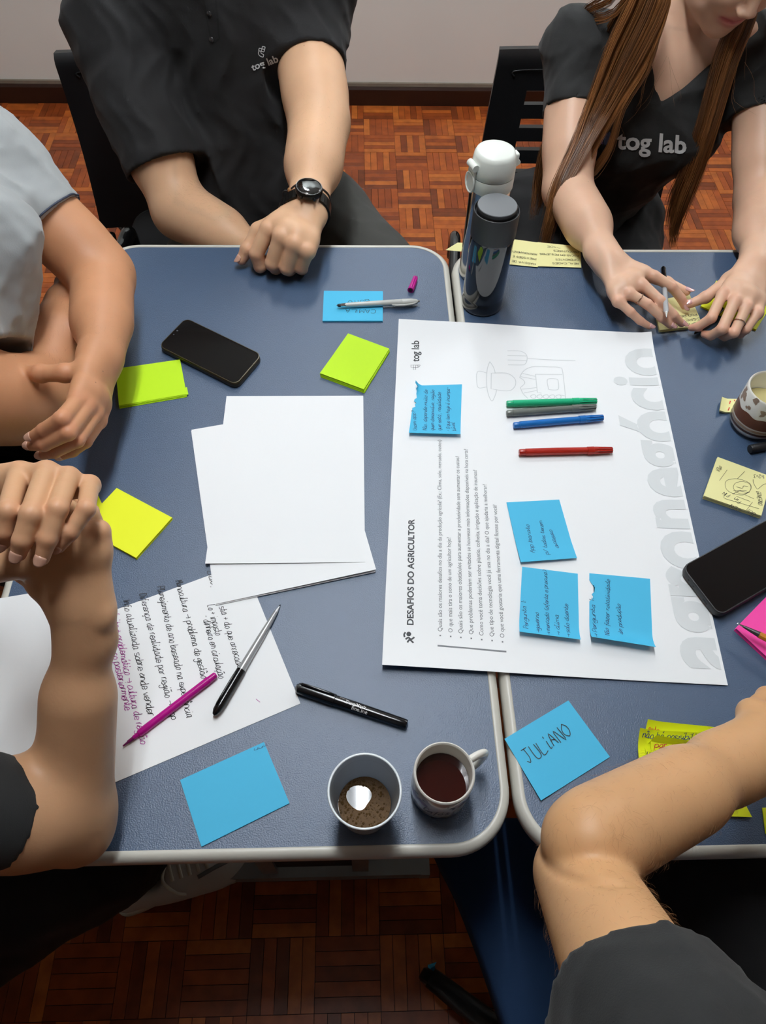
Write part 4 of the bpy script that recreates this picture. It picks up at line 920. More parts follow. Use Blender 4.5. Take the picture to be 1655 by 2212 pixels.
def grow(prims, boxes, disp=None, cut=(), it=2):
    """boxes: (lo, hi, voxel); later boxes are the finer ones, coarse faces whose centre lies in a finer box are dropped"""
    Vs, Fs, k = [], [], 0
    for bi, (lo, hi, h) in enumerate(boxes):
        D, l, h = field(prims, np.array(lo) - 3*h, np.array(hi) + 3*h, h, disp, cut); v, f = net(D, l, h)
        if not len(f): continue
        v = relax(v, f, it); c = v[f].mean(1); keep = np.ones(len(f), bool)
        if bi or len(boxes) == 1: keep &= ((c >= np.array(lo) - h*1.2) & (c <= np.array(hi) + h*1.2)).all(1)
        else: keep &= ((c >= lo) & (c <= hi)).all(1)
        for lo2, hi2, h2 in boxes[bi+1:]: keep &= ~((c > np.array(lo2) + h*.3) & (c < np.array(hi2) - h*.3)).all(1)
        f = f[keep]; u, inv = np.unique(f, return_inverse=True); Vs.append(v[u]); Fs.append(inv.reshape(f.shape) + k); k += len(u)
    return np.concatenate(Vs), np.concatenate(Fs)
def np_mesh(name, v, f):
    me = bpy.data.meshes.new(name); me.vertices.add(len(v)); me.vertices.foreach_set('co', np.asarray(v, np.float32).ravel())
    me.loops.add(f.size); me.loops.foreach_set('vertex_index', f.astype(np.int32).ravel()); me.polygons.add(len(f))
    me.polygons.foreach_set('loop_start', np.arange(0, f.size, f.shape[1], dtype=np.int32)); me.update(calc_edges=True); me.validate()
    me.polygons.foreach_set('use_smooth', [True]*len(me.polygons)); return me
def add_attr(me, name, arr):
    a = me.attributes.new(name, 'FLOAT', 'POINT'); a.data.foreach_set('value', np.asarray(arr, np.float32))
def near(v, pts, s):
    o = np.zeros(len(v))
    for p in pts: o += np.exp(-((v - np.array(p))**2).sum(1)/(2*s*s))
    return np.clip(o, 0, 1)
def skin(name, col, flush, sss=.12, rough=.48, hair=0.0):
    m = bpy.data.materials.new(name); m.use_nodes = True; nt = m.node_tree; N = nt.nodes; Lk = nt.links; b = N['Principled BSDF']
    tc = N.new('ShaderNodeTexCoord'); n1 = N.new('ShaderNodeTexNoise'); n1.inputs['Scale'].default_value = 16; n1.inputs['Detail'].default_value = 5
    n2 = N.new('ShaderNodeTexNoise'); n2.inputs['Scale'].default_value = 260; n2.inputs['Detail'].default_value = 2
    Lk.new(tc.outputs['Object'], n1.inputs[0]); Lk.new(tc.outputs['Object'], n2.inputs[0])
    c0 = N.new('ShaderNodeMix'); c0.data_type = 'RGBA'; c0.inputs[6].default_value = lin([x*.93 for x in col]); c0.inputs[7].default_value = lin([min(255, x*1.04) for x in col]); Lk.new(n1.outputs[0], c0.inputs[0])
    c1 = N.new('ShaderNodeMix'); c1.data_type = 'RGBA'; c1.inputs[7].default_value = lin(flush); a = N.new('ShaderNodeAttribute'); a.attribute_name = 'flush'
    mul = N.new('ShaderNodeMath'); mul.operation = 'MULTIPLY'; mul.inputs[1].default_value = .55; Lk.new(a.outputs['Fac'], mul.inputs[0]); Lk.new(mul.outputs[0], c1.inputs[0]); Lk.new(c0.outputs[2], c1.inputs[6])
    c2 = N.new('ShaderNodeMix'); c2.data_type = 'RGBA'; c2.inputs[7].default_value = lin((196, 106, 104)); a2 = N.new('ShaderNodeAttribute'); a2.attribute_name = 'lips'; Lk.new(a2.outputs['Fac'], c2.inputs[0]); Lk.new(c1.outputs[2], c2.inputs[6])
    # fine mottling and small moles
    vo = N.new('ShaderNodeTexVoronoi'); vo.inputs['Scale'].default_value = 26; vo.inputs['Randomness'].default_value = 1; Lk.new(tc.outputs['Object'], vo.inputs['Vector'])
    th = N.new('ShaderNodeMath'); th.operation = 'LESS_THAN'; th.inputs[1].default_value = .03; Lk.new(vo.outputs['Distance'], th.inputs[0])
    c3 = N.new('ShaderNodeMix'); c3.data_type = 'RGBA'; c3.inputs[7].default_value = lin([x*.55 for x in col]); sc_ = N.new('ShaderNodeMath'); sc_.operation = 'MULTIPLY'; sc_.inputs[1].default_value = .7
    Lk.new(th.outputs[0], sc_.inputs[0]); Lk.new(sc_.outputs[0], c3.inputs[0]); Lk.new(c2.outputs[2], c3.inputs[6]); Lk.new(c3.outputs[2], b.inputs['Base Color'])
    bp = N.new('ShaderNodeBump'); bp.inputs['Strength'].default_value = .22; bp.inputs['Distance'].default_value = .0006; Lk.new(n2.outputs[0], bp.inputs['Height']); Lk.new(bp.outputs[0], b.inputs['Normal'])
    b.inputs['Roughness'].default_value = rough; b.inputs['Specular IOR Level'].default_value = .38
    b.inputs['Subsurface Weight'].default_value = sss; b.inputs['Subsurface Radius'].default_value = (1, .4, .22); b.inputs['Subsurface Scale'].default_value = .006
    MATS[name] = m; return m
class Hand:
    """mcp: 4 knuckles, index first; fing: per finger (PIP, DIP, TIP); thumb: (base, joint, tip)"""
    def __init__(s, W_, mcp, fing, thumb, sc=1.0, palm=None, wr=.026, wflat=.72, back=None, spread=.5, kf=.0045, fr=(1, 1.04, .98, .88), palm_r=.0135, mk=.012):
        s.W, s.m, s.f, s.t = V(W_), [V(p) for p in mcp], [[V(p) for p in q] for q in fing], [V(p) for p in thumb]; s.sc = sc
        mid = (s.m[0] + s.m[1] + s.m[2] + s.m[3])/4; ax = (mid - s.W).normalized(); side = (s.m[0] - s.m[3]); side = (side - ax*side.dot(ax)).normalized()
        n = ax.cross(side)
        if back is not None and n.dot(V(back)) < 0: n = -n
        s.n = n; s.ax = ax; s.side = side                    # n points out of the back of the hand
        P = []; pr = palm_r*sc
        for i, k in enumerate(s.m):
            o = s.W + side*((1.5 - i)*.0095*sc*spread*2) + ax*.006
            P.append(Cone(o, k - n*.002, pr*1.05, pr*.86, mk))
        for i in range(3): P.append(Cone((s.m[i]*.75 + s.W*.25), (s.m[i+1]*.75 + s.W*.25), pr*.95, pr*.95, mk))
        P.append(Cone(s.W + ax*.02 - n*.006*sc + side*.006, mid - n*.008*sc - ax*.008, pr*1.05, pr*1.0, .015))        # palm pad
        P.append(Cone(s.W + ax*.012 + side*.012*sc - n*.004, s.t[0], pr*1.05, .0125*sc, .016))                      # ball of the thumb
        P.append(Cone(s.t[0], s.m[0]*.55 + s.W*.45, .010*sc, .009*sc, .014))
        s.palm = P; s.ch = []; s.nails = []; s.fl = list(s.m)
        for i, (k, q) in enumerate(zip(s.m, s.f)):
            r = .0096*sc*fr[i]; a, b, c = q
            ch = [Cone(k, a, r*1.06, r*.99, .003), Cone(a, b, r*.97, r*.88, .003), Cone(b, c, r*.88, r*.71, .0025)]
            s.ch.append(Chain(ch, kf)); s.fl += [a, c, b]
            s.nails.append((a, b, c, r*.76, None))
        r = .0112*sc; a, b, c = s.t
        s.ch.append(Chain([Cone(a, b, r*1.12, r*.95, .004), Ell(b, (r*1.0,)*3, None, .004), Cone(b, c, r*.95, r*.74, .004)], .006)); s.nails.append((a, b, c, r*.8, 't')); s.fl += [b, c]
    def prims(s): return s.palm + s.ch
    def boxlim(s, pad=.02):
        p = np.array([list(x) for x in [s.W] + s.m + [y for q in s.f for y in q] + s.t]); return p.min(0) - pad, p.max(0) + pad
    def make_nails(s, parent, m, which=(0, 1, 2, 3, 4), long=1.0, dors=None):
        for i in which:
            a, b, c, r, th = s.nails[i]; d = (c - b).normalized(); cv = b - (a + c)/2
            nn = cv - d*cv.dot(d)
            if dors is not None and i in dors: nn = V(dors[i])
            elif nn.length < .0022 or th: nn = s.n.copy() if not th else (s.n + s.side*.6)
            nn = (nn - d*nn.dot(d)).normalized(); sd = d.cross(nn); L = r*1.5*long; vs = []; nu, nv = 8, 6
            for jj in range(nv+1):
                v = jj/nv
                for ii in range(nu+1):
                    u = ii/nu*2 - 1; w = u*.95*(1 if v < .6 else 1 - .45*((v-.6)/.4)**2); rr = r*1.045 - (r*.05*(abs(u)**3)) - (.0004 if v < .05 else 0)
                    vs.append(c + d*(-r*.55 + v*L - r*.18*u*u*(1 if v > .5 else -.6)) + (nn*math.cos(w) + sd*math.sin(w))*rr)
            k = len(vs); wn = nu + 1; low = [p - nn*.0007 for p in vs]
            fs = [(j*wn+i2, j*wn+i2+1, (j+1)*wn+i2+1, (j+1)*wn+i2) for j in range(nv) for i2 in range(nu)]
            fs += [tuple(k + q for q in f[::-1]) for f in fs]
            rim = list(range(wn)) + [j*wn+nu for j in range(1, nv+1)] + [nv*wn+q for q in range(nu-1, -1, -1)] + [j*wn for j in range(nv-1, 0, -1)]
            fs += [(rim[q], k + rim[q], k + rim[(q+1) % len(rim)], rim[(q+1) % len(rim)]) for q in range(len(rim))]
            MB().add(vs + low, fs).build('fingernail', m, parent, True)
def limb(a, b, ra, rb, bulge=0.0, at_=.35, side=None, k=.02, flat=None):
    """tapered limb with a muscle belly"""
    a, b = V(a), V(b); out = [Cone(a, b, ra, rb, k, flat)]
    if bulge:
        q0, q1 = a.lerp(b, max(0, at_ - .22)), a.lerp(b, min(1, at_ + .25)); o = V(side)*(bulge*.4) if side is not None else V((0, 0, 0)); rm = ra + (rb-ra)*at_
        out.append(Cone(q0 + o, q1 + o, rm + bulge, rm + bulge*.4, k*1.5, flat))
    return out
def head_prims(c, F, U, s=1.0):
    """c: centre of the skull; F: where the face looks; U: up. Returns prims, a map from face coordinates, lip points"""
    F, U = V(F).normalized(), V(U); U = (U - F*U.dot(F)).normalized(); R_ = F.cross(U)              # R_: the head's right
    T = lambda f, r, u: V(c) + (F*f + R_*r + U*u)*s
    ax = (F, R_, U); e = lambda f, r, u, rf, rr, ru, k=.02, op='u': Ell(T(f, r, u), (rf*s, rr*s, ru*s), ax, k*s, op)
    P = [e(-.008, 0, .03, .097, .076, .088, .03), e(.028, 0, -.035, .062, .060, .075, .03), e(.045, 0, -.078, .036, .036, .036, .03), e(.066, 0, -.098, .018, .021, .016, .02),
         e(.01, .045, -.06, .045, .018, .035, .03), e(.01, -.045, -.06, .045, .018, .035, .03), e(.065, .036, -.028, .02, .02, .018, .025), e(.065, -.036, -.028, .02, .02, .018, .025),
         e(.084, 0, .030, .012, .05, .014, .03), Cone(T(.086, 0, .016), T(.106, 0, -.024), .008*s, .0105*s, .012*s), e(.100, .0125, -.030, .010, .0075, .0075, .006), e(.100, -.0125, -.030, .010, .0075, .0075, .006),
         e(.083, .030, .008, .016, .017, .011, .012, 's'), e(.083, -.030, .008, .016, .017, .011, .012, 's'), e(.074, .030, .008, .0125, .0125, .0125, .006), e(.074, -.030, .008, .0125, .0125, .0125, .006)]
    up = [T(.0865 - abs(x)*.42 - x*x*3, x, -.0565 + (.0012 if abs(x) > .004 and abs(x) < .011 else 0)) for x in np.linspace(-.026, .026, 9)]
    lo = [T(.0855 - abs(x)*.40 - x*x*3, x, -.0660) for x in np.linspace(-.021, .021, 8)]
    for L, r in ((up, .0056), (lo, .0072)):
        P.append(Chain([Cone(L[i], L[i+1], r*s*(.45 + .55*math.sin(math.pi*(i+.5)/(len(L)-1))), r*s*(.45 + .55*math.sin(math.pi*min(i+1.5, len(L)-1.2)/(len(L)-1))), .004*s) for i in range(len(L)-1)], .006*s))
    P.append(Chain([Cone(T(.092 - abs(x)*.35, x, -.0612), T(.092 - abs(x+.005)*.35, x+.005, -.0612), .0016*s, .0016*s, .002*s) for x in np.linspace(-.026, .021, 9)], .004*s)); P[-1].op = 's'
    for sg in (1, -1):
        P += [Chain([Cone(T(-.012, sg*.074, .022), T(-.022, sg*.084, .012), .010*s, .012*s, .01*s), Cone(T(-.022, sg*.084, .012), T(-.010, sg*.076, -.022), .011*s, .0065*s, .01*s)], .008*s)]
    return P, T, up + lo
def hair_cap(name, T, s, m, parent, prof):
    """close-cropped hair hugging the skull"""
    prims = [Ell(T(-.012, 0, .036), (.103*s, .083*s, .094*s), None, .02)]
    return prims
def person(label):
    return empty('person', (0, 0, 0), label, 'person')
def finish(root, c):
    """root's own place: its base"""
    root.location = c
    for ch in root.children: ch.matrix_parent_inverse = Matrix.Translation(-V(c))
def body_mesh(parent, prims, boxes, m, flush_pts, fs=.006, lips=(), name='body', it=2):
    v, f = grow(prims, boxes, it=it); lips = list(lips); me = np_mesh(name, v, f); add_attr(me, 'flush', near(v, flush_pts, fs)); add_attr(me, 'lips', near(v, lips, .0050) if len(lips) else np.zeros(len(v)))
    return link(name, me, m, parent)
def folds(seed, amp, scale, ax=(1, 1, 1)):
    """soft creases; ax weights how fast the pattern changes along x, y, z"""
    r = random.Random(seed); ws = [(np.array([r.gauss(0, 1)*ax[0], r.gauss(0, 1)*ax[1], r.gauss(0, 1)*ax[2]])*scale*(.6 + .9*r.random()), r.uniform(0, 6.28), .5 + r.random()) for _ in range(7)]
    def f(x, y, z):
        o = 0; px = x + .02*np.sin(z*31 + y*17); py = y + .02*np.sin(x*29 + z*13); pz = z + .02*np.sin(y*23 + x*19)
        for k, ph, a in ws: t = np.sin(px*k[0] + py*k[1] + pz*k[2] + ph); o = o + a*(1 - np.abs(t))**2.2
        return -amp*np.clip(o - 1.6, -1.5, 1.5)
    return f
class HemCut:
    """clears cloth beyond a hem plane"""
    op = 's'; post = True
    def __init__(s, o, n, r, L=.18): s.o, s.n, s.r, s.k, s.L = np.array(o), np.array(n), r, .003, L
    def box(s): c = s.o + s.n*s.L/2; return c - s.L*.5 - s.r, c + s.L*.5 + s.r
    def d(s, X, Y, Z):
        px, py, pz = X - s.o[0], Y - s.o[1], Z - s.o[2]; t = px*s.n[0] + py*s.n[1] + pz*s.n[2]
        rad = np.sqrt(np.maximum(px*px + py*py + pz*pz - t*t, 0)); return np.maximum(np.maximum(-t, t - s.L), rad - s.r)
def hollow(o, n, r, depth=.005):
    r -= .003
    c = Cone(V(o) - V(n)*depth, V(o) + V(n)*.03, r, r, .003); c.op = 's'; c.post = True; return c
def cloth(name, parent, prims, box, m, disp=None, cut=(), it=2):
    v, f = grow(prims, [box], disp, cut, it); return link(name, np_mesh(name, v, f), m, parent)
def fabric(name, c, rough=.85, var=.12, sheen=.25, bscale=900, bump=.5): return mat(name, c, rough, var, 25, bump, bscale, sheen=sheen, bdist=.0005)
M_nail = mat('fingernail', (206, 160, 138), .28, coat=.2); M_nailp = mat('pink_nail_varnish', (214, 168, 166), .15, coat=.6)
M_blackcloth = fabric('black_polo_cloth', (20, 20, 21), sheen=.04); M_blackcloth2 = fabric('black_tee_cloth', (27, 28, 28), sheen=.05); M_greycloth = fabric('grey_polo_cloth', (158, 162, 163), .9, .12, .2, 500, .4); M_trouser = fabric('charcoal_trousers', (56, 56, 52), .85, .12, .05); M_trouserk = fabric('black_trousers', (15, 15, 16), .9, .12, .02)
def bb(prims, pad=.01):
    b = [p.box() for p in prims]; return np.min([x[0] for x in b], 0) - pad, np.max([x[1] for x in b], 0) + pad

def tree_of(o):
    n = len(o.data.vertices); a = np.empty(n*3, np.float32); o.data.vertices.foreach_get('co', a)
    return BVHTree.FromPolygons([V(c) for c in a.reshape(-1, 3)], [tuple(p.vertices) for p in o.data.polygons])
def hem_ring(o, c, n, up, r=.0011, reach=.085, m=None, name='hem_stitch'):
    """a raised seam round a sleeve, `up` above its hem; call while the cloth still lies at world origin"""
    bv = tree_of(o); n = V(n).normalized(); e1 = n.orthogonal().normalized(); e2 = n.cross(e1); c = V(c) - n*up; P = []
    for w in np.linspace(0, 2*math.pi, 56):
        u = e1*math.cos(w) + e2*math.sin(w); h = bv.ray_cast(c + u*.004, u, reach)
        if h[0]: P.append(h[0] + u*.0002)
    return MB().tube(P, r, 6, False).build(name, m or o.data.materials[0], o, True)
def arm_hair(parent, body, segs, count, m, seed, length=.010, rad=.00005):
    """fine short hairs on the limbs given as (from, to, radius)"""
    n = len(body.data.vertices); a = np.empty(n*3, np.float32); body.data.vertices.foreach_get('co', a); a = a.reshape(-1, 3); nn = np.empty(n*3, np.float32); body.data.vertices.foreach_get('normal', nn); nn = nn.reshape(-1, 3)
    g = np.random.default_rng(seed); Vv, Ff = [], []
    for A, B, R in segs:
        A, B = np.array(A), np.array(B); d = B - A; L = np.linalg.norm(d); d /= L; t = (a - A) @ d; off = np.linalg.norm(a - A - t[:, None]*d, axis=1)
        I = np.nonzero((t > 0) & (t < L) & (off < R))[0]
        if not len(I): continue
        for i in g.choice(I, count):
            N_ = nn[i]; tv = d + g.normal(0, .35, 3); tv -= N_*(tv @ N_); tv /= np.linalg.norm(tv)+1e-9; s = np.cross(N_, tv); ln = length*g.uniform(.5, 1.2); p0 = a[i] + g.normal(0, .001, 3)*np.array([1, 1, 1]); k = len(Vv)
            for f, hgt, rr in ((0, -.0006, 1), (.35, .0016, .9), (.75, .0026, .6), (1, .0024, .2)):
                c = p0 + tv*(f*ln) + N_*hgt
                for w in (0, 2.094, 4.189): Vv.append(c + (s*math.cos(w) + N_*math.sin(w))*rad*rr)
            for r_ in range(3): Ff += [(k+r_*3+j, k+r_*3+(j+1) % 3, k+r_*3+3+(j+1) % 3, k+r_*3+3+j) for j in range(3)]
    return tag(link('arm_hair', np_mesh('arm_hair', np.array(Vv), np.array(Ff)), m, parent), kind='stuff')
# ------------------------------------------------------------------ the man in the black polo shirt, left fist on the table edge
P1 = person('man in a black polo shirt, fist resting on the left table’s far edge')
SK1 = skin('fair_skin', (222, 178, 142), (214, 140, 116), hair=1)
A_ = at
Wl = A_(664, 456, .828)
fist = Hand(Wl, [A_(580, 494, .822), A_(608, 509, .826), A_(637, 525, .822), A_(664, 540, .812)],
            [[A_(554, 548, .787), A_(562, 575, .764), A_(580, 562, .764)], [A_(589, 569, .780), A_(596, 578, .762), A_(607, 558, .766)],
             [A_(620, 578, .778), A_(625, 582, .762), A_(632, 562, .766)], [A_(650, 576, .778), A_(652, 580, .762), A_(656, 562, .766)]],
            [A_(560, 500, .800), A_(535, 538, .780), A_(522, 561, .765)], 1.13, back=(0, -.3, 1), palm_r=.0158, kf=.0035, fr=(1.2, 1.24, 1.2, 1.14))
El = V((-.070, 1.415, .845)); Sl = aty(655, 40, 1.66)
Er = aty(388, 452, 1.40); Wr = aty(552, 545, 1.26); Sr = aty(232, 50, 1.64)
arms = limb(Wl, El, .031, .047, .004, .72, (0, 0, .5), .03) + limb(El, Sl, .047, .058, .005, .5, None, .03)
arms += [Cone(Wl + (Wl-El).normalized()*.002, Wl + (El-Wl).normalized()*.03, .0295, .030, .02, (fist.n, .78))]
arms += limb(Er, Wr, .049, .031, .005, .3, (0, 0, .5), .03) + limb(Er, Sr, .050, .060, .004, .5, None, .03)
hr = Hand(Wr, [Wr + V((.075, -.02, .012)), Wr + V((.082, -.015, -.006)), Wr + V((.08, -.008, -.024)), Wr + V((.072, .002, -.040))],
          [[Wr + V((.108, -.005, .0)), Wr + V((.118, .018, -.004)), Wr + V((.108, .034, -.008))], [Wr + V((.116, 0, -.018)), Wr + V((.126, .024, -.02)), Wr + V((.112, .04, -.02))],
           [Wr + V((.112, .006, -.036)), Wr + V((.12, .028, -.036)), Wr + V((.106, .042, -.034))], [Wr + V((.1, .014, -.052)), Wr + V((.108, .032, -.05)), Wr + V((.096, .042, -.046))]],
          [Wr + V((.03, .0, .028)), Wr + V((.062, .012, .03)), Wr + V((.088, .02, .022))], 1.05, back=(.2, -1, .3))
c1 = V((-.22, 1.70, 1.0)); hip1 = V((-.20, 1.66, .50)); Hc = V((-.195, 1.61, 1.26))
hp, hT, lips1 = head_prims(Hc, (.1, -1, -.28), (0, -.25, 1), 1.05)
torso1 = [Cone(hip1 + V((-.07, 0, 0)), hip1 + V((.07, 0, 0)), .11, .11, .05), Cone(hip1, c1, .12, .13, .06), Cone(Sl, Sr, .058, .058, .05), Cone(c1 + V((0, 0, .02)), Hc + V((0, .03, -.06)), .06, .052, .03)]
legs1 = []
prims1 = arms + fist.prims() + hr.prims() + torso1 + hp
lo, hi = bb(prims1); flo, fhi = fist.boxlim(.022)
body1 = body_mesh(P1, prims1, [(lo, hi, .0052), ((-.36, 1.13, .72), (.06, 1.60, 1.02), .0026), (flo, fhi, .0014)], SK1, fist.fl, .008, lips1)
fist.make_nails(body1, M_nail, (4,))
# polo shirt
Fn = V((-.05, -1, -.1))
sh = [Cone(hip1 + V((-.09, -.015, -.02)), hip1 + V((.015, -.015, -.02)), .14, .135, .05), Cone(hip1 + V((-.035, -.05, .08)), c1 + V((0, -.03, -.10)), .155, .168, .06), Cone(c1 + V((-.09, 0, .0)), c1 + V((.10, 0, .0)), .135, .135, .06), Cone(hip1 + V((-.08, -.06, .12)), hip1 + V((.01, -.06, .12)), .14, .135, .07),
      Cone(Sl + V((-.02, .01, 0)), Sr + V((.03, .01, 0)), .078, .08, .06)]
dl = (El - Sl); dr = (Er - Sr)
sl_end, sr_end = Sl + dl*.30, Sr + dr*.70
sh += [Chain([Cone(Sl, Sl + dl*.62, .082, .070, .02)], .05), Chain([Cone(Sr, Sr + dr*.90, .088, .076, .02), Cone(Sr + dr*.35, Sr + dr*.90, .084, .077, .02)], .05)]
# sleeves end in planes; rims stand proud, insides are hollowed
hems = [(Sl + dl*.52, dl.normalized()), (Sr + dr*.775, dr.normalized())]
pk = []
for (o, n), r in zip(hems, (.073, .0795)): pk += [HemCut(o, n, .092, .11), hollow(o, n, r - .006)]
fd = folds(11, .0048, 15, (1, .6, .7)); fd2 = folds(12, .0011, 40)
cloth('polo_shirt', P1, sh + pk, (*bb(sh, .02), .005), M_blackcloth, lambda x, y, z: fd(x, y, z) + fd2(x, y, z))
# placket buttons, and the chest print laid on the cloth
def drape_text(body, target, p0, p1, m, parent, bold=.0, ys=1.0, name='chest_print', off=.0022):
    """lettering thrown on the cloth along the viewing direction it was printed for: anchor points are found on the shirt itself"""
    me, a = text_mesh(body, bold, 3); bm = bmesh.new(); bm.from_mesh(me)
    bmesh.ops.triangulate(bm, faces=bm.faces[:])
    bmesh.ops.subdivide_edges(bm, edges=[e for e in bm.edges if e.calc_length() > .12], cuts=2, use_grid_fill=False); bm.to_mesh(me); bm.free()
    n = len(me.vertices); a = np.empty(n*3, np.float32); me.vertices.foreach_get('co', a); a = a.reshape(-1, 3); tm = target.data
    vv = np.empty(len(tm.vertices)*3, np.float32); tm.vertices.foreach_get('co', vv); W_ = world_of(target); bv = BVHTree.FromPolygons([W_ @ V(c) for c in vv.reshape(-1, 3)], [tuple(p.vertices) for p in tm.polygons])
    A, B = None, None; x0, x1 = a[:, 0].min(), a[:, 0].max(); P0, P1_ = np.array(p0, float), np.array(p1, float); ex = P1_ - P0; ey = np.array([ex[1], -ex[0]]); k = 1/(x1 - x0); out = np.empty_like(a); last = None
    for i in range(n):
        q = P0 + ex*((a[i, 0]-x0)*k) + ey*(a[i, 1]*k*ys); d = V(ray(q[0], q[1])).normalized(); h = bv.ray_cast(V(CAM), d)
        if h[0]: last = h[0] + h[1]*off
        out[i] = last if last is not None else V(CAM) + d
    me.vertices.foreach_set('co', out.ravel()); return link(name, me, m, parent)
M_logo = mat('white_shirt_print', (196, 198, 198), .6)
shirt1 = bpy.data.objects['polo_shirt']
for o_, n_ in hems: hem_ring(shirt1, o_, n_, .022)
arm_hair(body1, body1, [(El, Wl, .07), (Er, Wr, .07)], 700, mat('arm_hair', (96, 66, 44), .6), 4)
drape_text('tog lab', shirt1, (546, 153), (602, 131), M_logo, shirt1, .02)
def drape_lines(lines, target, m, parent, w, name, off=.0012):
    tm = target.data; vv = np.empty(len(tm.vertices)*3, np.float32); tm.vertices.foreach_get('co', vv); bv = BVHTree.FromPolygons([V(c) for c in vv.reshape(-1, 3)], [tuple(p.vertices) for p in tm.polygons]); mb = MB()
    for ln in lines:
        P = []; Nn = []
        for q in catmull(ln, 3) if len(ln) > 2 else [np.array(p, float) for p in ln]:
            h = bv.ray_cast(V(CAM), V(ray(*q)).normalized())
            if h[0]: P.append(h[0] + h[1]*off); Nn.append(h[1])
        vs = []
        for i in range(len(P)):
            t = (P[min(i+1, len(P)-1)] - P[max(i-1, 0)]).normalized(); s_ = t.cross(Nn[i]).normalized()*(w/2); vs += [P[i]-s_, P[i]+s_]
        if len(P) > 1: mb.add(vs, [(2*i, 2*i+2, 2*i+3, 2*i+1) for i in range(len(P)-1)])
    return mb.build(name, m, parent)
def lg(x, y, s=5.6): return (556 + (x*math.cos(.25) + y*math.sin(.25))*s, 120 - (-x*math.sin(.25) + y*math.cos(.25))*s)
drape_lines([[lg(0, 2), lg(2.2, 2)], [lg(0, 2), lg(0, 3)], [lg(0, 3), lg(2.2, 3)], [lg(2.2, 2), lg(2.2, 3)], [lg(1.1, 4), lg(1.1, 2)], [lg(1.1, 4), lg(2.2, 4)], [lg(2.2, 4), lg(2.2, 3)], [lg(.2, 2), lg(.2, 1), lg(.8, .3), lg(1.8, 0), lg(2.4, 0)], [lg(1.1, 2), lg(1.2, 1.3), lg(2.4, 1)], [lg(2.4, 1), lg(2.4, 0)]], shirt1, M_logo, shirt1, .0014, 'chest_mark')
tm = shirt1.data; bvs = BVHTree.FromPolygons([v.co.copy() for v in tm.vertices], [tuple(p.vertices) for p in tm.polygons])
drape_lines([[(440, 0), (447, 40), (455, 78)], [(466, 0), (470, 40), (474, 84)], [(455, 78), (462, 90), (474, 84)]], shirt1, mat('placket_edge', (16, 16, 17), .9), shirt1, .003, 'placket', .0008)
for q in ((457, 86), (452, 30)):
    h = bvs.ray_cast(V(CAM), V(ray(*q)).normalized())
    if h[0]: MB().lathe([(0, .002), (.004, .002), (.0052, .001), (.0052, 0)], 16, h[0], h[1]).build('button', mat('dark_button', (40, 40, 42), .2, coat=.6), shirt1, True)
# trousers
K1l, K1r = V((.16, 1.24, .50)), V((-.42, 1.20, .50)); H1l, H1r = hip1 + V((.11, -.03, -.02)), hip1 + V((-.11, -.03, -.02))
tr = [Cone(H1l, K1l, .112, .088, .05), Cone(H1r, K1r, .10, .075, .05), Cone(H1l, H1r, .125, .125, .05), Cone(K1l, K1l + V((0, .06, -.40)), .07, .052, .04), Cone(K1r, K1r + V((0, .06, -.40)), .07, .052, .04)]
ft = folds(21, .0034, 34, (1, .5, 1))
cloth('trousers', P1, tr, (*bb(tr, .02), .008), M_trouser, ft)
for k in (K1l, K1r):
    MB().prism([(-.045, -.07), (.045, -.07), (.05, .05), (.04, .15), (0, .19), (-.04, .15), (-.05, .05)], .0, .075, .02, (V((k.x, k.y + .04, 0)), V((-1, 0, 0)), V((0, -1, 0)), V((0, 0, 1)))).build('shoe', mat('black_shoe', (24, 24, 25), .5), P1, angle=60)
finish(P1, V((hip1.x, hip1.y, 0)))
# ---- wrist watch and cord bracelet (worn: they are things of their own)
fdir = (Wl - El).normalized(); wc = Wl - fdir*.004; wn = (fist.n*.86 - fist.side*.10 + V((-.05, -.38, .1))).normalized(); wn = (wn - fdir*wn.dot(fdir)).normalized(); ws = fdir.cross(wn)
wt = empty('wrist_watch', tuple(wc), 'round black steel wrist watch on the left wrist of the man in the polo', 'watch')
M_wk = mat('black_steel', (40, 38, 36), .28, metal=.8); rw = .0325
bvb = BVHTree.FromPolygons([v.co.copy() for v in body1.data.vertices], [tuple(p.vertices) for p in body1.data.polygons])
def round_wrist(c, w, off):
    u = wn*math.cos(w) + ws*math.sin(w); h = bvb.ray_cast(c + u*.09, -u, .09); return (h[0] if h[0] else c + u*rw) + u*off
face_c = round_wrist(wc, 0, .0065)
MB().lathe([(0, -.006), (.019, -.006), (.0228, -.003), (.0236, .002), (.0228, .0055), (.0212, .0075), (.0198, .0080), (.0192, .0072), (0, .0072)], 56, face_c, wn).build('watch_case', M_wk, wt, angle=35)
MB().lathe([(.0194, .0074), (.0185, .0079), (.009, .0083), (0, .0084)], 48, face_c, wn).build('watch_glass', mat('watch_glass', (8, 10, 10), .05, coat=1), wt, angle=40)
tk = MB()
for j in range(60):
    w = 2*math.pi*j/60; u = fdir*math.cos(w) + ws*math.sin(w); tk.box(face_c + u*.0214 + wn*.0068, (.0012, .0006, .0016), axes=[u, wn.cross(u), wn])
tag(tk.build('bezel_ticks', mat('tick_silver', (150, 150, 150), .3, metal=.8), wt), kind='stuff')
for s_ in (-.45, .45):
    u = (fdir*math.cos(s_) + ws*math.sin(s_)); MB().tube([face_c + u*.0225, face_c + u*.0268], .0022, 12).build('crown_button', M_wk, wt, angle=40)
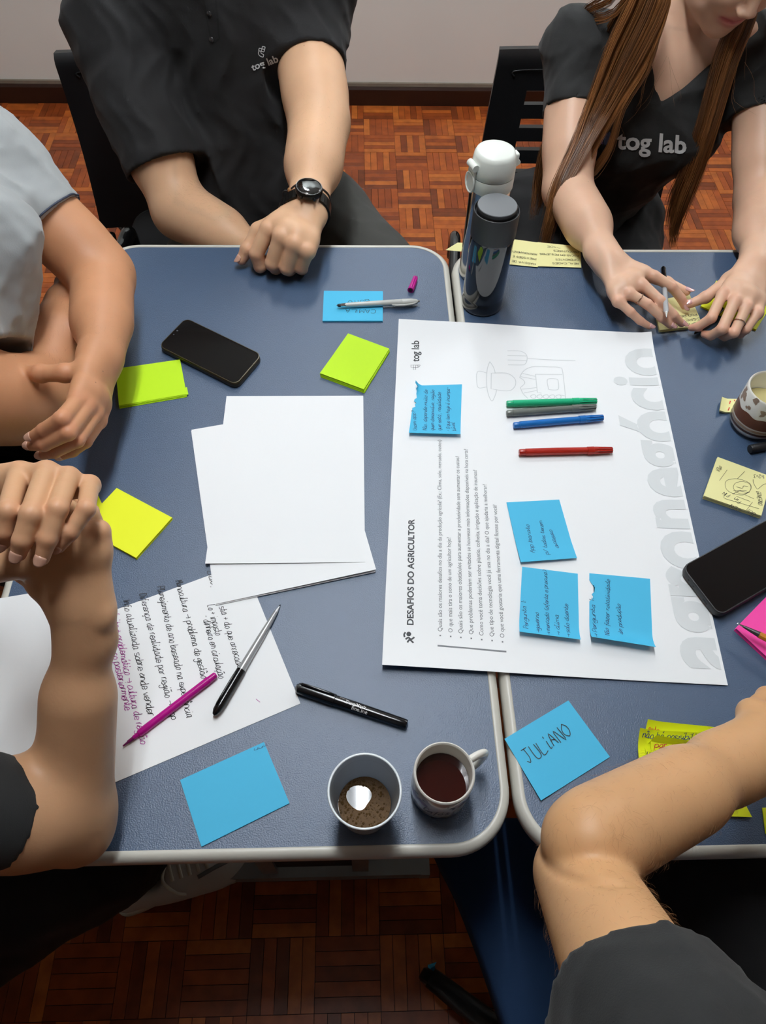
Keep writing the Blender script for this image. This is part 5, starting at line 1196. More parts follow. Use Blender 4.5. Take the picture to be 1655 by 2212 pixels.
for j in range(26):                          # bracelet links round the wrist
    w = math.radians(40 + j*280/25)
    p = round_wrist(wc, w, .0022); t_ = (round_wrist(wc, w + .12, .0022) - round_wrist(wc, w - .12, .0022)).normalized(); q = t_.cross(fdir)
    MB().box(p, (.0072, .023, .0036), axes=[t_, fdir, q]).build('bracelet_link', M_wk, wt)
br = empty('cord_bracelet', tuple(wc - fdir*.022), 'dark cord bracelet with a wooden bead, just above the watch', 'bracelet')
bc = wc - fdir*.023
MB().tube([round_wrist(bc, w, .0014) + fdir*(.001*math.sin(w*7)) for w in np.linspace(0, 2*math.pi, 60)], .0016, 8, False).build('cord', mat('dark_cord', (36, 30, 28), .8), br, True)
sdn = -ws if (ws.x > 0) else ws
MB().lathe([(.0048*math.sin(t), -.0048*math.cos(t)) for t in np.linspace(0, math.pi, 12)], 16, bc + sdn*(rw*1.02) + wn*.016).build('bead', mat('wood_bead', (150, 106, 66), .4), br, True)
MB().tube(catmull([bc + sdn*(rw*1.0) + wn*.01, bc + sdn*(rw*1.25) + wn*.014 , bc + sdn*(rw*1.4) + wn*.008, bc + sdn*(rw*1.35) - wn*.006], 5), .0012, 8).build('cord_end', MATS['dark_cord'], br, True)
# ------------------------------------------------------------------ the woman with long hair
P2 = person('woman in a black printed t-shirt with long straight brown hair, writing on small notes')
SK2 = skin('pale_skin', (226, 184, 156), (222, 140, 124), .14, .42)
Wr2, Wl2 = A_(1315, 566, .802), A_(1633, 572, .800)
hR = Hand(Wr2, [A_(1413, 596, .803), A_(1388, 615, .806), A_(1360, 634, .803), A_(1335, 650, .795)],
          [[A_(1452, 620, .793), A_(1472, 645, .777), A_(1478, 661, .767)], [A_(1426, 650, .796), A_(1455, 681, .780), A_(1473, 699, .765)],
           [A_(1399, 657, .795), A_(1431, 687, .778), A_(1449, 703, .766)], [A_(1362, 674, .785), A_(1383, 693, .772), A_(1403, 705, .763)]],
          [A_(1385, 590, .780), A_(1440, 610, .772), A_(1483, 630, .768)], .88, back=(0, -.2, 1), palm_r=.0125)
hL = Hand(Wl2, [A_(1562, 634, .806), A_(1588, 650, .810), A_(1614, 662, .806), A_(1638, 676, .796)],
          [[A_(1537, 687, .792), A_(1508, 706, .772), A_(1494, 708, .765)], [A_(1560, 711, .790), A_(1536, 725, .768), A_(1522, 722, .764)],
           [A_(1586, 719, .788), A_(1566, 727, .766), A_(1553, 722, .764)], [A_(1612, 712, .782), A_(1600, 722, .765), A_(1588, 718, .764)]],
          [A_(1575, 605, .790), A_(1525, 642, .782), A_(1490, 657, .770)], .88, back=(0, -.2, 1), palm_r=.0125)
Er2, El2 = V((.405, 1.315, .775)), V((.775, 1.285, .775)); Sr2, Sl2 = V((.422, 1.525, .935)), V((.775, 1.50, .940))
arms2 = limb(Wr2, Er2, .0245, .036, .003, .7, (0, 0, .5), .03) + limb(Er2, Sr2, .037, .044, .003, .5, None, .03) + limb(Wl2, El2, .0245, .036, .003, .7, (0, 0, .5), .03) + limb(El2, Sl2, .037, .044, .003, .5, None, .03)
for h in (hR, hL): arms2.append(Cone(h.W - h.ax*.03, h.W + h.ax*.015, .024, .022, .02, (h.n, .72)))
F2 = V((.13, -.89, -.40)).normalized(); U2 = V((.20, -.26, .92)); U2 = (U2 - F2*U2.dot(F2)).normalized(); s2 = .93
M2 = aty(1584, 42, 1.40); Hc2 = M2 - F2*(.086*s2) + U2*(.060*s2)
hp2, hT2, lips2 = head_prims(Hc2, F2, U2, s2)
nb = V((.59, 1.535, .955)); hip2 = V((.53, 1.60, .50))
tor2 = [Cone(hip2 + V((-.05, 0, 0)), hip2 + V((.05, 0, 0)), .105, .105, .05), Cone(hip2, nb + V((0, .02, -.12)), .085, .10, .06), Cone(Sr2 + V((.02, 0, 0)), Sl2 - V((.02, 0, 0)), .045, .045, .05), Cone(nb + V((0, .01, -.03)), hT2(-.03, 0, -.075), .052, .046, .03),
        Cone(nb + V((0, -.02, -.07)), nb + V((0, .0, -.0)), .075, .06, .05), Cone(nb + V((0, -.018, -.06)), nb + V((0, -.055, -.15)), .072, .058, .05), Cone(nb + V((-.10, -.03, -.03)), nb + V((-.015, -.062, -.038)), .010, .009, .02), Cone(nb + V((.10, -.03, -.03)), nb + V((.015, -.062, -.038)), .010, .009, .02)]
prims2 = arms2 + hR.prims() + hL.prims() + tor2 + hp2
lo, hi = bb(prims2); a1, b1_ = hR.boxlim(.02); a2, b2_ = hL.boxlim(.02); hl, hh = bb(hp2, .004)
fine = (np.minimum(a1, a2), np.maximum(b1_, b2_), .0015)
body2 = body_mesh(P2, prims2, [(lo, hi, .0046), (hl, hh, .0022), fine], SK2, hR.fl + hL.fl, .006, [list(p) for p in lips2])
hR.make_nails(body2, M_nailp, (0, 1, 2, 3, 4), 1.35, {1: (0, -.1, 1), 2: (-.1, -.1, 1), 3: (-.2, -.1, 1), 0: (.3, -.4, .8)}); hL.make_nails(body2, M_nailp, (4,), 1.2)
# eyes
for sg in (1, -1):
    MB().lathe([(.0118*s2*math.sin(t), -.0118*s2*math.cos(t)) for t in np.linspace(0, math.pi, 14)], 20, hT2(.0745, sg*.030, .008), F2).build('eye', mat('eye_white', (228, 226, 222), .2), body2, True)
    MB().lathe([(0, .0002), (.0055, .0001), (.0055, -.001)], 20, hT2(.0745, sg*.030, .008) + F2*.0115*s2, F2).build('iris', mat('iris_brown', (70, 46, 30), .1), body2)
# finger rings
def finger_ring(a, b, f, r, label):
    c = a.lerp(b, f); d = (b - a).normalized(); e1 = d.orthogonal().normalized(); e2 = d.cross(e1)
    o = MB().tube([c + (e1*math.cos(w) + e2*math.sin(w))*r for w in np.linspace(0, 2*math.pi, 40)], .0008, 8, False).build('finger_ring', mat('rose_metal', (200, 170, 150), .15, metal=1), None, True)
    centre(o); tag(o, label, 'ring')
finger_ring(hR.m[2], hR.f[2][0], .55, .0098, 'thin plain ring on the right hand of the woman, beside the pen')
finger_ring(hL.m[2], hL.f[2][0], .62, .0098, 'thin ring with a tiny stone on the left hand of the woman')
# t-shirt with a V neck
d1, d2 = (Er2 - Sr2), (El2 - Sl2)
sh2 = [Cone(hip2 + V((-.05, -.01, 0)), hip2 + V((.05, -.01, 0)), .118, .118, .06), Cone(hip2 + V((-.02, -.02, .1)), nb + V((-.03, -.01, -.14)), .098, .118, .06), Cone(hip2 + V((.02, -.02, .1)), nb + V((.05, -.01, -.14)), .095, .115, .06), Cone(nb + V((-.06, -.075, -.17)), nb + V((.06, -.075, -.17)), .062, .062, .05),
       Cone(Sr2, Sl2, .056, .056, .05), Cone(nb + V((-.06, -.01, -.06)), nb + V((.06, -.01, -.06)), .078, .078, .05), Chain([Cone(Sr2, Sr2 + d1*.62, .060, .056, .02)], .05), Chain([Cone(Sl2, Sl2 + d2*.62, .064, .061, .02)], .05)]
Q2 = [HemCut(Sr2 + d1*.46, d1.normalized(), .075, .12), hollow(Sr2 + d1*.46, d1.normalized(), .053), HemCut(Sl2 + d2*.44, d2.normalized(), .075, .12), hollow(Sl2 + d2*.44, d2.normalized(), .056)]
# neck opening: two slanted cuts meeting in a point on the chest
vp = aty(1421, 205, 1.452); tl, trr = aty(1385, 60, 1.50), aty(1575, 85, 1.50)
class Wedge:
    op = 's'; post = True; k = .006
    def __init__(s, tip, l, r, back): s.t, s.l, s.r, s.bk = [np.array(x) for x in (tip, l, r, back)]; s.n1 = np.cross(np.array([0, 1, 0.]), s.l - s.t); s.n1 /= np.linalg.norm(s.n1); s.n2 = np.cross(s.r - s.t, np.array([0, 1, 0.])); s.n2 /= np.linalg.norm(s.n2)
    def box(s): return np.array([s.l[0] - .02, s.t[1] - .08, s.t[2]]), np.array([s.r[0] + .02, s.t[1] + .15, s.l[2] + .05])
    def d(s, X, Y, Z):
        a = (X - s.t[0])*s.n1[0] + (Y - s.t[1])*s.n1[1] + (Z - s.t[2])*s.n1[2]; b = (X - s.t[0])*s.n2[0] + (Y - s.t[1])*s.n2[1] + (Z - s.t[2])*s.n2[2]
        q = np.maximum(-a, -b) if True else a
        return np.maximum(np.maximum(q, (Y - s.t[1]) - .125), 0*X + q)
wd2 = Wedge(vp, tl, trr, nb)
f1, f2 = folds(31, .0034, 18, (1, .6, .6)), folds(32, .0009, 44)
tee2 = cloth('t_shirt', P2, sh2 + [wd2] + Q2, (*bb(sh2, .02), .0038), M_blackcloth2, lambda x, y, z: f1(x, y, z) + f2(x, y, z))
hem_ring(tee2, Sr2 + d1*.46, d1, .018)
drape_text('tog lab', tee2, (1331, 320), (1482, 331), M_logo, tee2, .025)
M_pp, M_pr, M_pb = mat('print_red', (150, 40, 70), .7), mat('print_violet', (70, 56, 96), .7), mat('print_slate', (60, 66, 92), .7)
for q, m in (([(1300, 268), (1312, 262), (1314, 280), (1304, 290)], M_pp), ([(1286, 292), (1303, 288), (1304, 312), (1288, 312)], M_pr), ([(1304, 292), (1318, 284), (1322, 304), (1306, 314)], M_pb)):
    tm = tee2.data; bv = BVHTree.FromPolygons([v.co.copy() for v in tm.vertices], [tuple(p.vertices) for p in tm.polygons]); vs = []
    for j in range(5):
        for i in range(5):
            u, v = i/4, j/4; x = (q[0][0]*(1-u)+q[1][0]*u)*(1-v) + (q[3][0]*(1-u)+q[2][0]*u)*v; y = (q[0][1]*(1-u)+q[1][1]*u)*(1-v) + (q[3][1]*(1-u)+q[2][1]*u)*v
            h = bv.ray_cast(V(CAM), V(ray(x, y)).normalized()); vs.append(h[0] + h[1]*.0012 if h[0] else V(CAM) + V(ray(x, y))*1.3)
    MB().add(vs, [(j*5+i, j*5+i+1, (j+1)*5+i+1, (j+1)*5+i) for j in range(4) for i in range(4)]).build('chest_mark', m, tee2)
# trousers
Kr2, Kl2 = V((.40, 1.16, .49)), V((.66, 1.14, .49)); tr2 = [Cone(hip2 + V((-.09, -.01, -.02)), Kr2, .098, .068, .05), Cone(hip2 + V((.09, -.01, -.02)), Kl2, .098, .068, .05), Cone(hip2 + V((-.09, 0, 0)), hip2 + V((.09, 0, 0)), .125, .125, .05), Cone(Kr2, Kr2 + V((0, .05, -.40)), .06, .045, .04), Cone(Kl2, Kl2 + V((0, .05, -.40)), .06, .045, .04)]
cloth('trousers', P2, tr2, (*bb(tr2, .02), .008), M_trouserk, folds(33, .003, 30))
for k in (Kr2, Kl2):
    MB().prism([(-.04, -.06), (.04, -.06), (.044, .05), (.034, .14), (0, .17), (-.034, .14), (-.044, .05)], .0, .07, .02, (V((k.x, k.y + .03, 0)), V((-1, 0, 0)), V((0, -1, 0)), V((0, 0, 1)))).build('shoe', MATS['black_shoe'], P2, angle=60)
# hair: a cap on the skull and long falling locks, each strand a thin tube
def hairmat(name, c0, c1):
    m = bpy.data.materials.new(name); m.use_nodes = True; nt = m.node_tree; N = nt.nodes; Lk = nt.links; b = N['Principled BSDF']
    a = N.new('ShaderNodeAttribute'); a.attribute_name = 'tone'; mx = N.new('ShaderNodeMix'); mx.data_type = 'RGBA'; mx.inputs[6].default_value = lin(c0); mx.inputs[7].default_value = lin(c1)
    Lk.new(a.outputs['Fac'], mx.inputs[0]); Lk.new(mx.outputs[2], b.inputs['Base Color']); b.inputs['Roughness'].default_value = .34; b.inputs['Specular IOR Level'].default_value = .55; return m
M_hair = hairmat('brown_hair', (66, 40, 22), (172, 116, 66))
def strands(name, guides, m, parent, seed=0, rad=.00042):
    """guides: list of (points [(x, y, Y, half_width)], count, locks); strands run along them, gathered into locks"""
    r = random.Random(seed); Vv, Ff, tone = [], [], []
    for pts, cnt, locks, taper in guides:
        C_ = []
        for (x, y, Y, hw) in pts:
            c = aty(x, y, Y) if not isinstance(x, V) else x; sc_ = (c - V(CAM)).dot(V(AX[2]))/FPX; C_.append((*c, hw*sc_))
        G = np.array(catmull(C_, 3)); n = len(G)
        L = [(r.uniform(-1, 1), r.uniform(-1, 1), r.random(), r.uniform(.75, 1.0), r.uniform(0, 6)) for _ in range(locks)]
        for _ in range(cnt):
            lk = r.choice(L); ox = max(-1, min(1, lk[0] + r.gauss(0, .10))); oy = max(-1, min(1, lk[1] + r.gauss(0, .16))); end = min(1, lk[3] + r.gauss(0, .05)); tn = min(1, max(0, lk[2]*.75 + r.gauss(.12, .14))); ph = lk[4]
            m_ = max(4, int(n*end)); wob = r.gauss(0, .0009); k0 = len(Vv)
            for i in range(m_):
                f = i/(m_-1); g = G[i]; t = G[min(i+1, n-1)][:3] - G[max(i-1, 0)][:3]; t = t/np.linalg.norm(t); vd = g[:3] - CAM; vd = vd/np.linalg.norm(vd); sx = np.cross(t, vd); sx /= np.linalg.norm(sx)
                w = g[3]*(1 - taper*f*f*.6); c = g[:3] + sx*(ox*w + .0022*math.sin(f*7 + ph)*f + wob*f*4) + vd*(oy*min(w*.6, .012)); rr = rad*(1 if f < .85 else (1-f)/.15*.8 + .2)
                u = np.cross(sx, t)
                for a in (0, 2.094, 4.189): Vv.append(c + (sx*math.cos(a) + u*math.sin(a))*rr)
            for i in range(m_-1):
                a = k0 + i*3; Ff += [(a + j, a + (j+1) % 3, a + 3 + (j+1) % 3, a + 3 + j) for j in range(3)]
            tone += [tn]*(m_*3)
    me = np_mesh(name, np.array(Vv), np.array(Ff)); add_attr(me, 'tone', tone); return link(name, me, m, parent)
cap2 = [Ell(hT2(-.020, 0, .040), (.106*s2, .086*s2, .098*s2), (F2, F2.cross(U2), U2), .02), Ell(hT2(-.05, 0, -.03), (.07*s2, .078*s2, .09*s2), (F2, F2.cross(U2), U2), .03)]
cutf = Ell(hT2(.085, 0, -.025), (.075*s2, .064*s2, .088*s2), (F2, F2.cross(U2), U2), .01); cutf.op = 's'; cutf.post = True
hm = cloth('hair', P2, cap2 + [cutf], (*bb(cap2, .015), .0028), M_hair, folds(41, .0022, 60, (1, 1, .25)))
add_attr(hm.data, 'tone', np.clip(np.random.default_rng(3).normal(.35, .18, len(hm.data.vertices)), 0, 1))
G2 = [([(1420, -90, 1.43, 30), (1403, 0, 1.405, 42), (1352, 110, 1.39, 42), (1300, 220, 1.375, 30), (1256, 310, 1.33, 19), (1212, 400, 1.27, 17), (1190, 470, 1.245, 13), (1172, 545, 1.23, 9)], 1000, 34, .5),
      ([(1440, -80, 1.42, 14), (1428, 10, 1.40, 18), (1390, 120, 1.385, 16), (1332, 215, 1.37, 13), (1290, 290, 1.352, 10), (1250, 365, 1.32, 8), (1222, 400, 1.30, 6)], 420, 14, .4),
      ([(1400, -60, 1.45, 20), (1340, 60, 1.47, 26), (1250, 200, 1.49, 12), (1192, 290, 1.46, 10), (1170, 370, 1.44, 11), (1162, 430, 1.43, 9), (1152, 476, 1.42, 5)], 300, 9, .5),
      ([(1425, 60, 1.385, 8), (1398, 150, 1.37, 8), (1345, 235, 1.36, 6), (1318, 320, 1.355, 5), (1285, 372, 1.345, 4), (1262, 388, 1.335, 2)], 70, 6, .3),
      ([(1630, -60, 1.42, 22), (1605, 40, 1.425, 26), (1568, 130, 1.415, 26), (1530, 260, 1.40, 22), (1497, 360, 1.395, 22), (1468, 430, 1.39, 24), (1452, 490, 1.385, 17), (1450, 535, 1.38, 7)], 900, 26, .3),
      ([(1375, -60, 1.44, 18), (1320, 10, 1.46, 22), (1275, 30, 1.50, 14), (1250, 60, 1.53, 8)], 120, 8, .3)]
tag(strands('hair_locks', G2, M_hair, P2, 5), kind='stuff')
# loose flyaway hairs
fr_ = random.Random(8); GF = []
for _ in range(46):
    x, y = fr_.choice(((1360, 60), (1300, 210), (1240, 330), (1590, 110), (1500, 340), (1200, 400), (1420, 150))); x += fr_.uniform(-25, 25); y += fr_.uniform(-30, 30); dx = fr_.uniform(-70, 60)
    GF.append(([(x, y, 1.37, 1), (x + dx*.4, y + 40, 1.365, 1), (x + dx*.7 + fr_.uniform(-15, 15), y + 85, 1.36, 1), (x + dx + fr_.uniform(-25, 25), y + 120, 1.355, 1)], 1, 1, 0))
tag(strands('loose_hairs', GF, M_hair, P2, 9, .00016), kind='stuff')
finish(P2, V((hip2.x, hip2.y, 0)))
# pen held in her right hand
p0, p1 = A_(1440, 686, .806), A_(1433, 578, .778); e = empty('ballpoint_pen', tuple((p0+p1)/2), 'clear barrelled pen held between the fingers of the woman’s right hand', 'pen')
axis_lathe(MB(), p0, p1, [(.09, .0030), (.12, .0042), (.75, .0042), (.76, .0038)]).build('barrel', mat('clear_pen_barrel', (196, 200, 204), .12, trans=.25, coat=.5), e, angle=40)
axis_lathe(MB(), p0, p1, [(0, 0), (.004, .0009), (.05, .0020), (.09, .0031)]).build('tip', MATS['chrome'], e, angle=40)
axis_lathe(MB(), p0, p1, [(.75, .0046), (.97, .0046), (1, .003), (1, 0)]).build('cap', M_black, e, angle=40)
p0, p1 = A_(1560, 668, .760), A_(1499, 722, .757); e = empty('ballpoint_pen', tuple((p0+p1)/2), 'thin black pen under the woman’s left hand, only its tip showing', 'pen')
axis_lathe(MB(), p0, p1, [(0, 0), (0, .0042), (.85, .0042), (.96, .0016), (1, 0)]).build('barrel', M_black, e, angle=40)
# ------------------------------------------------------------------ man in the grey polo shirt, arms crossed at the left
P3 = person('person in a grey polo shirt with crossed arms, at the left table’s side')
SK3 = skin('tanned_skin', (198, 142, 104), (196, 116, 92), .1, .5)
W3 = A_(219, 768, .872); E3 = A_(222, 590, .852); S3 = A_(-40, 335, .99)
RE3 = A_(100, 868, .790); RW3 = A_(138, 668, .812); RS3 = A_(-200, 850, .93)
h3 = Hand(W3, [A_(168, 866, .897), A_(189, 878, .886), A_(205, 892, .868), A_(214, 908, .848)],
          [[A_(133, 905, .914), A_(95, 929, .896), A_(70, 944, .882)], [A_(147, 935, .900), A_(96, 960, .878), A_(66, 962, .860)],
           [A_(166, 951, .880), A_(117, 976, .856), A_(91, 982, .840)], [A_(184, 953, .856), A_(157, 974, .838), A_(133, 984, .826)]],
          [A_(190, 800, .890), A_(140, 806, .892), A_(88, 807, .886)], 1.04, back=(.2, -.2, 1), palm_r=.0140, fr=(1.0, 1.0, .97, .92), kf=.003, mk=.009)
h3.t.append(A_(40, 804, .872))
h3.ch[-1] = Chain([Cone(h3.t[0], h3.t[1], .0135, .0115, .004), Ell(h3.t[1], (.0125,)*3, None, .004), Cone(h3.t[1], h3.t[2], .0118, .0112, .004), Ell(h3.t[2], (.0122,)*3, None, .004), Cone(h3.t[2], h3.t[3], .0115, .0085, .004)], .006)
h3.nails[4] = (h3.t[1], h3.t[2], h3.t[3], .0092, 't')
arms3 = limb(W3, E3, .0285, .041, .004, .6, (0, 0, .5), .02) + limb(E3, S3, .040, .044, .002, .5, None, .03) + limb(RW3, RE3, .032, .045, .004, .55, (0, 0, .3), .02) + limb(RE3, RS3, .048, .056, .003, .5, None, .03)
arms3.append(Cone(W3 - h3.ax*.03, W3 + h3.ax*.015, .0285, .027, .02, (h3.n, .76)))
nb3 = V((-.80, .97, 1.06)); hip3 = V((-.86, .93, .50)); Hc3 = V((-.75, .97, 1.25))
hp3, hT3, lips3 = head_prims(Hc3, (1, -.05, -.3), (.25, 0, 1), 1.03)
tor3 = [Cone(hip3 + V((0, -.06, 0)), hip3 + V((0, .06, 0)), .12, .12, .05), Cone(hip3, nb3 + V((0, 0, -.15)), .12, .12, .06), Cone(S3, RS3, .055, .055, .05), Cone(nb3, hT3(-.03, 0, -.07), .06, .05, .03)]
rh3 = Hand(RW3, [A_(150, 610, .815), A_(160, 622, .80), A_(166, 634, .786), A_(168, 648, .772)], [[A_(165, 580, .80), A_(180, 575, .78), A_(185, 590, .77)], [A_(175, 590, .785), A_(190, 588, .77), A_(192, 600, .76)], [A_(180, 605, .775), A_(192, 604, .76), A_(192, 615, .75)], [A_(180, 625, .765), A_(188, 624, .755), A_(188, 634, .748)]], [A_(130, 640, .83), A_(135, 610, .83), A_(145, 590, .825)], 1.0, back=(-1, .2, .5))
prims3 = arms3 + h3.prims() + rh3.prims() + tor3 + hp3; lo, hi = bb(prims3); a1, b1_ = h3.boxlim(.025)
body3 = body_mesh(P3, prims3, [(lo, hi, .007), ((-.64, .50, .70), (-.26, 1.12, .98), .0026), (a1, b1_, .0014)], SK3, h3.fl, .007, lips3)
h3.make_nails(body3, M_nail, (0, 1, 2, 3, 4), 1.0, {0: (-.2, -.4, .9), 1: (-.2, -.6, .7), 2: (-.1, -.7, .6), 3: (.1, -.8, .5), 4: (.1, .3, 1)})
d3 = E3 - S3; dr3 = RE3 - RS3
sh3 = [Cone(hip3 + V((.0, -.07, 0)), hip3 + V((.0, .07, 0)), .14, .14, .06), Cone(hip3 + V((.03, -.03, .1)), nb3 + V((.04, -.02, -.12)), .155, .155, .06), Cone(hip3 + V((.03, .06, .1)), nb3 + V((.03, .06, -.12)), .15, .14, .06), Cone(hip3 + V((.10, -.06, .16)), hip3 + V((.10, .06, .24)), .10, .10, .07), Cone(S3 + V((-.01, -.02, 0)), RS3, .074, .074, .06), Chain([Cone(S3, S3 + d3*.74, .070, .0625, .02)], .04), Chain([Cone(A_(-55, 520, .99), A_(-72, 735, .86), .083, .085, .05)], .05), Chain([Cone(RS3, RS3 + dr3*.45, .076, .07, .02)], .05)]
M_navyedge = mat('navy_piping', (52, 58, 74), .8)
Q3 = [HemCut(S3 + d3*.57, d3.normalized(), .076, .07), hollow(S3 + d3*.57, d3.normalized(), .056), HemCut(RS3 + dr3*.30, dr3.normalized(), .085, .12), hollow(RS3 + dr3*.30, dr3.normalized(), .062)]
f3, f3b = folds(51, .0034, 18, (.7, 1, .7)), folds(52, .0011, 46)
shirt3 = cloth('polo_shirt', P3, sh3 + Q3, (*bb(sh3, .02), .0048), M_greycloth, lambda x, y, z: f3(x, y, z) + f3b(x, y, z))
o = S3 + d3*.57; n = d3.normalized(); e1 = n.orthogonal().normalized(); e2 = n.cross(e1); bv = BVHTree.FromPolygons([v.co.copy() for v in shirt3.data.vertices], [tuple(p.vertices) for p in shirt3.data.polygons]); ring = []
for w in np.linspace(0, 2*math.pi, 60):
    u = e1*math.cos(w) + e2*math.sin(w); h = bv.ray_cast(o - n*.003 + u*.11, -u, .11); ring.append((h[0] if h[0] else o + u*.067) + u*.0004)
MB().tube(ring, .0016, 8, False).build('sleeve_piping', M_navyedge, shirt3, True)
tr3 = [Cone(hip3 + V((0, -.10, -.02)), V((-.50, .66, .50)), .10, .075, .05), Cone(hip3 + V((0, .10, -.02)), V((-.50, .98, .50)), .10, .075, .05), Cone(V((-.50, .66, .50)), V((-.52, .66, .08)), .065, .05, .04), Cone(V((-.50, .98, .50)), V((-.52, .98, .08)), .065, .05, .04), Cone(hip3 + V((0, -.1, 0)), hip3 + V((0, .1, 0)), .13, .13, .05)]
cloth('trousers', P3, tr3, (*bb(tr3, .02), .009), M_trouserk, folds(53, .003, 30))
finish(P3, V((hip3.x, hip3.y, 0)))
# ------------------------------------------------------------------ person at the near left: one forearm upright on its elbow, hands clasped
P4 = person('person in a black t-shirt with clasped hands, elbow on the near left edge')
SK4 = skin('warm_skin', (204, 158, 120), (204, 136, 110), .1, .46)
E4 = A_(158, 1770, .800); W4 = A_(178, 1318, .985)
hA = Hand(W4, [A_(212, 1150, 1.040), A_(160, 1145, 1.050), A_(106, 1150, 1.050), A_(52, 1172, 1.042)][::-1],
          [[A_(20, 1140, 1.02), A_(0, 1125, .99), A_(-5, 1135, .97)], [A_(100, 1110, 1.02), A_(60, 1090, .99), A_(40, 1100, .97)], [A_(150, 1100, 1.01), A_(110, 1070, .985), A_(90, 1080, .965)], [A_(196, 1105, 1.005), A_(165, 1075, .98), A_(145, 1080, .965)]],
          [A_(95, 1262, 1.0), A_(30, 1225, 1.0), A_(-20, 1195, 1.0)], .92, back=(.05, -.25, 1), palm_r=.0140)
WB = A_(-110, 1075, 1.010); EB = A_(-330, 1650, .82)
hB = Hand(WB, [A_(42, 1020, 1.065), A_(101, 1018, 1.072), A_(149, 1029, 1.068), A_(195, 1046, 1.058)],
          [[A_(17, 1105, 1.094), A_(8, 1150, 1.082), A_(6, 1172, 1.072)], [A_(67, 1112, 1.096), A_(48, 1168, 1.084), A_(40, 1196, 1.074)], [A_(124, 1100, 1.092), A_(103, 1165, 1.080), A_(91, 1206, 1.068)], [A_(186, 1100, 1.082), A_(152, 1150, 1.074), A_(126, 1182, 1.064)]],
          [A_(-60, 1130, 1.03), A_(-20, 1180, 1.04), A_(5, 1215, 1.03)], .93, back=(0, .3, 1), palm_r=.0125, kf=.0035, mk=.009)
S4 = V((-.58, -.02, 1.02)); SB4 = V((-.75, .22, 1.04))
S4 = A_(-330, 1745, .97)
arms4 = limb(W4, E4, .0212, .0325, .0022, .62, (.2, -.3, .2), .02) + limb(E4, S4, .036, .042, .003, .5, None, .03) + limb(WB, EB, .024, .036, .004, .6, None, .02) + limb(EB, SB4, .036, .048, .004, .5, None, .03)
arms4 += [Cone(A_(-30, 1218, 1.022), A_(70, 1205, 1.034), .019, .017, .02), Cone(W4 - hA.ax*.03, W4 + hA.ax*.014, .0235, .024, .02, (hA.n, .80)), Ell(A_(222, 1330, .985), (.0085, .010, .009), None, .012), Ell(E4 + V((.006, -.016, -.012)), (.024, .022, .020), None, .02)]
nb4 = V((-.80, .03, 1.08)); hip4 = V((-.86, -.02, .50)); Hc4 = V((-.76, .06, 1.28)); hp4, hT4, lips4 = head_prims(Hc4, (1, .5, -.3), (.2, 0, 1), 1.02)
tor4 = [Cone(hip4, nb4 + V((0, 0, -.15)), .12, .12, .06), Cone(S4, SB4, .05, .05, .05), Cone(nb4, hT4(-.03, 0, -.07), .06, .05, .03), Cone(hip4 + V((0, -.06, 0)), hip4 + V((0, .06, 0)), .12, .12, .05)]
prims4 = arms4 + hA.prims() + hB.prims() + tor4 + hp4; lo, hi = bb(prims4); a1, b1_ = hA.boxlim(.02); a2, b2_ = hB.boxlim(.02)
body4 = body_mesh(P4, prims4, [(lo, hi, .008), ((-.44, .08, .74), (-.15, .36, 1.02), .0022), (np.minimum(a1, a2), np.maximum(b1_, b2_), .0014)], SK4, hA.fl[:4] + hB.fl, .006, lips4)
hB.make_nails(body4, M_nail, (0, 1, 2, 3), 1.0, {i: (.0, -.55, .8) for i in range(4)})
d4 = E4 - S4
sh4 = [Cone(hip4 + V((0, -.06, 0)), hip4 + V((0, .06, 0)), .14, .14, .06), Cone(hip4, nb4 + V((0, 0, -.12)), .15, .15, .06), Cone(S4, SB4, .066, .066, .06), Chain([Cone(S4, S4 + d4*.80, .060, .050, .02)], .02), Chain([Cone(SB4, SB4.lerp(EB, .6), .074, .07, .02)], .05)]
Q4 = [HemCut(S4 + d4*.65, d4.normalized(), .075, .12), hollow(S4 + d4*.65, d4.normalized(), .046)]
f4, f4b = folds(61, .0018, 26, (.7, 1, .7)), folds(62, .001, 46)
tee4 = cloth('t_shirt', P4, sh4 + Q4, (*bb(sh4, .02), .0058), M_blackcloth2, lambda x, y, z: f4(x, y, z) + f4b(x, y, z))
hem_ring(tee4, S4 + d4*.65, d4, .016)
K4a, K4b = V((-.36, .20, .52)), V((-.46, .34, .52)); F4a = A_(325, 1862, .10)
tr4 = [Cone(hip4 + V((0, -.05, 0)), K4a, .11, .085, .05), Cone(hip4 + V((0, .1, 0)), K4b, .11, .085, .05), Cone(K4a, F4a + V((-.03, .0, .05)), .078, .056, .04), Cone(K4b, V((-.55, .36, .07)), .075, .06, .04), Cone(hip4 + V((0, -.1, 0)), hip4 + V((0, .1, 0)), .13, .13, .05), Cone(F4a + V((-.05, -.0, .11)), F4a + V((-.02, .01, .01)), .060, .058, .03)]
cloth('trousers', P4, tr4, (*bb(tr4, .02), .009), M_trouserk, folds(63, .003, 30))
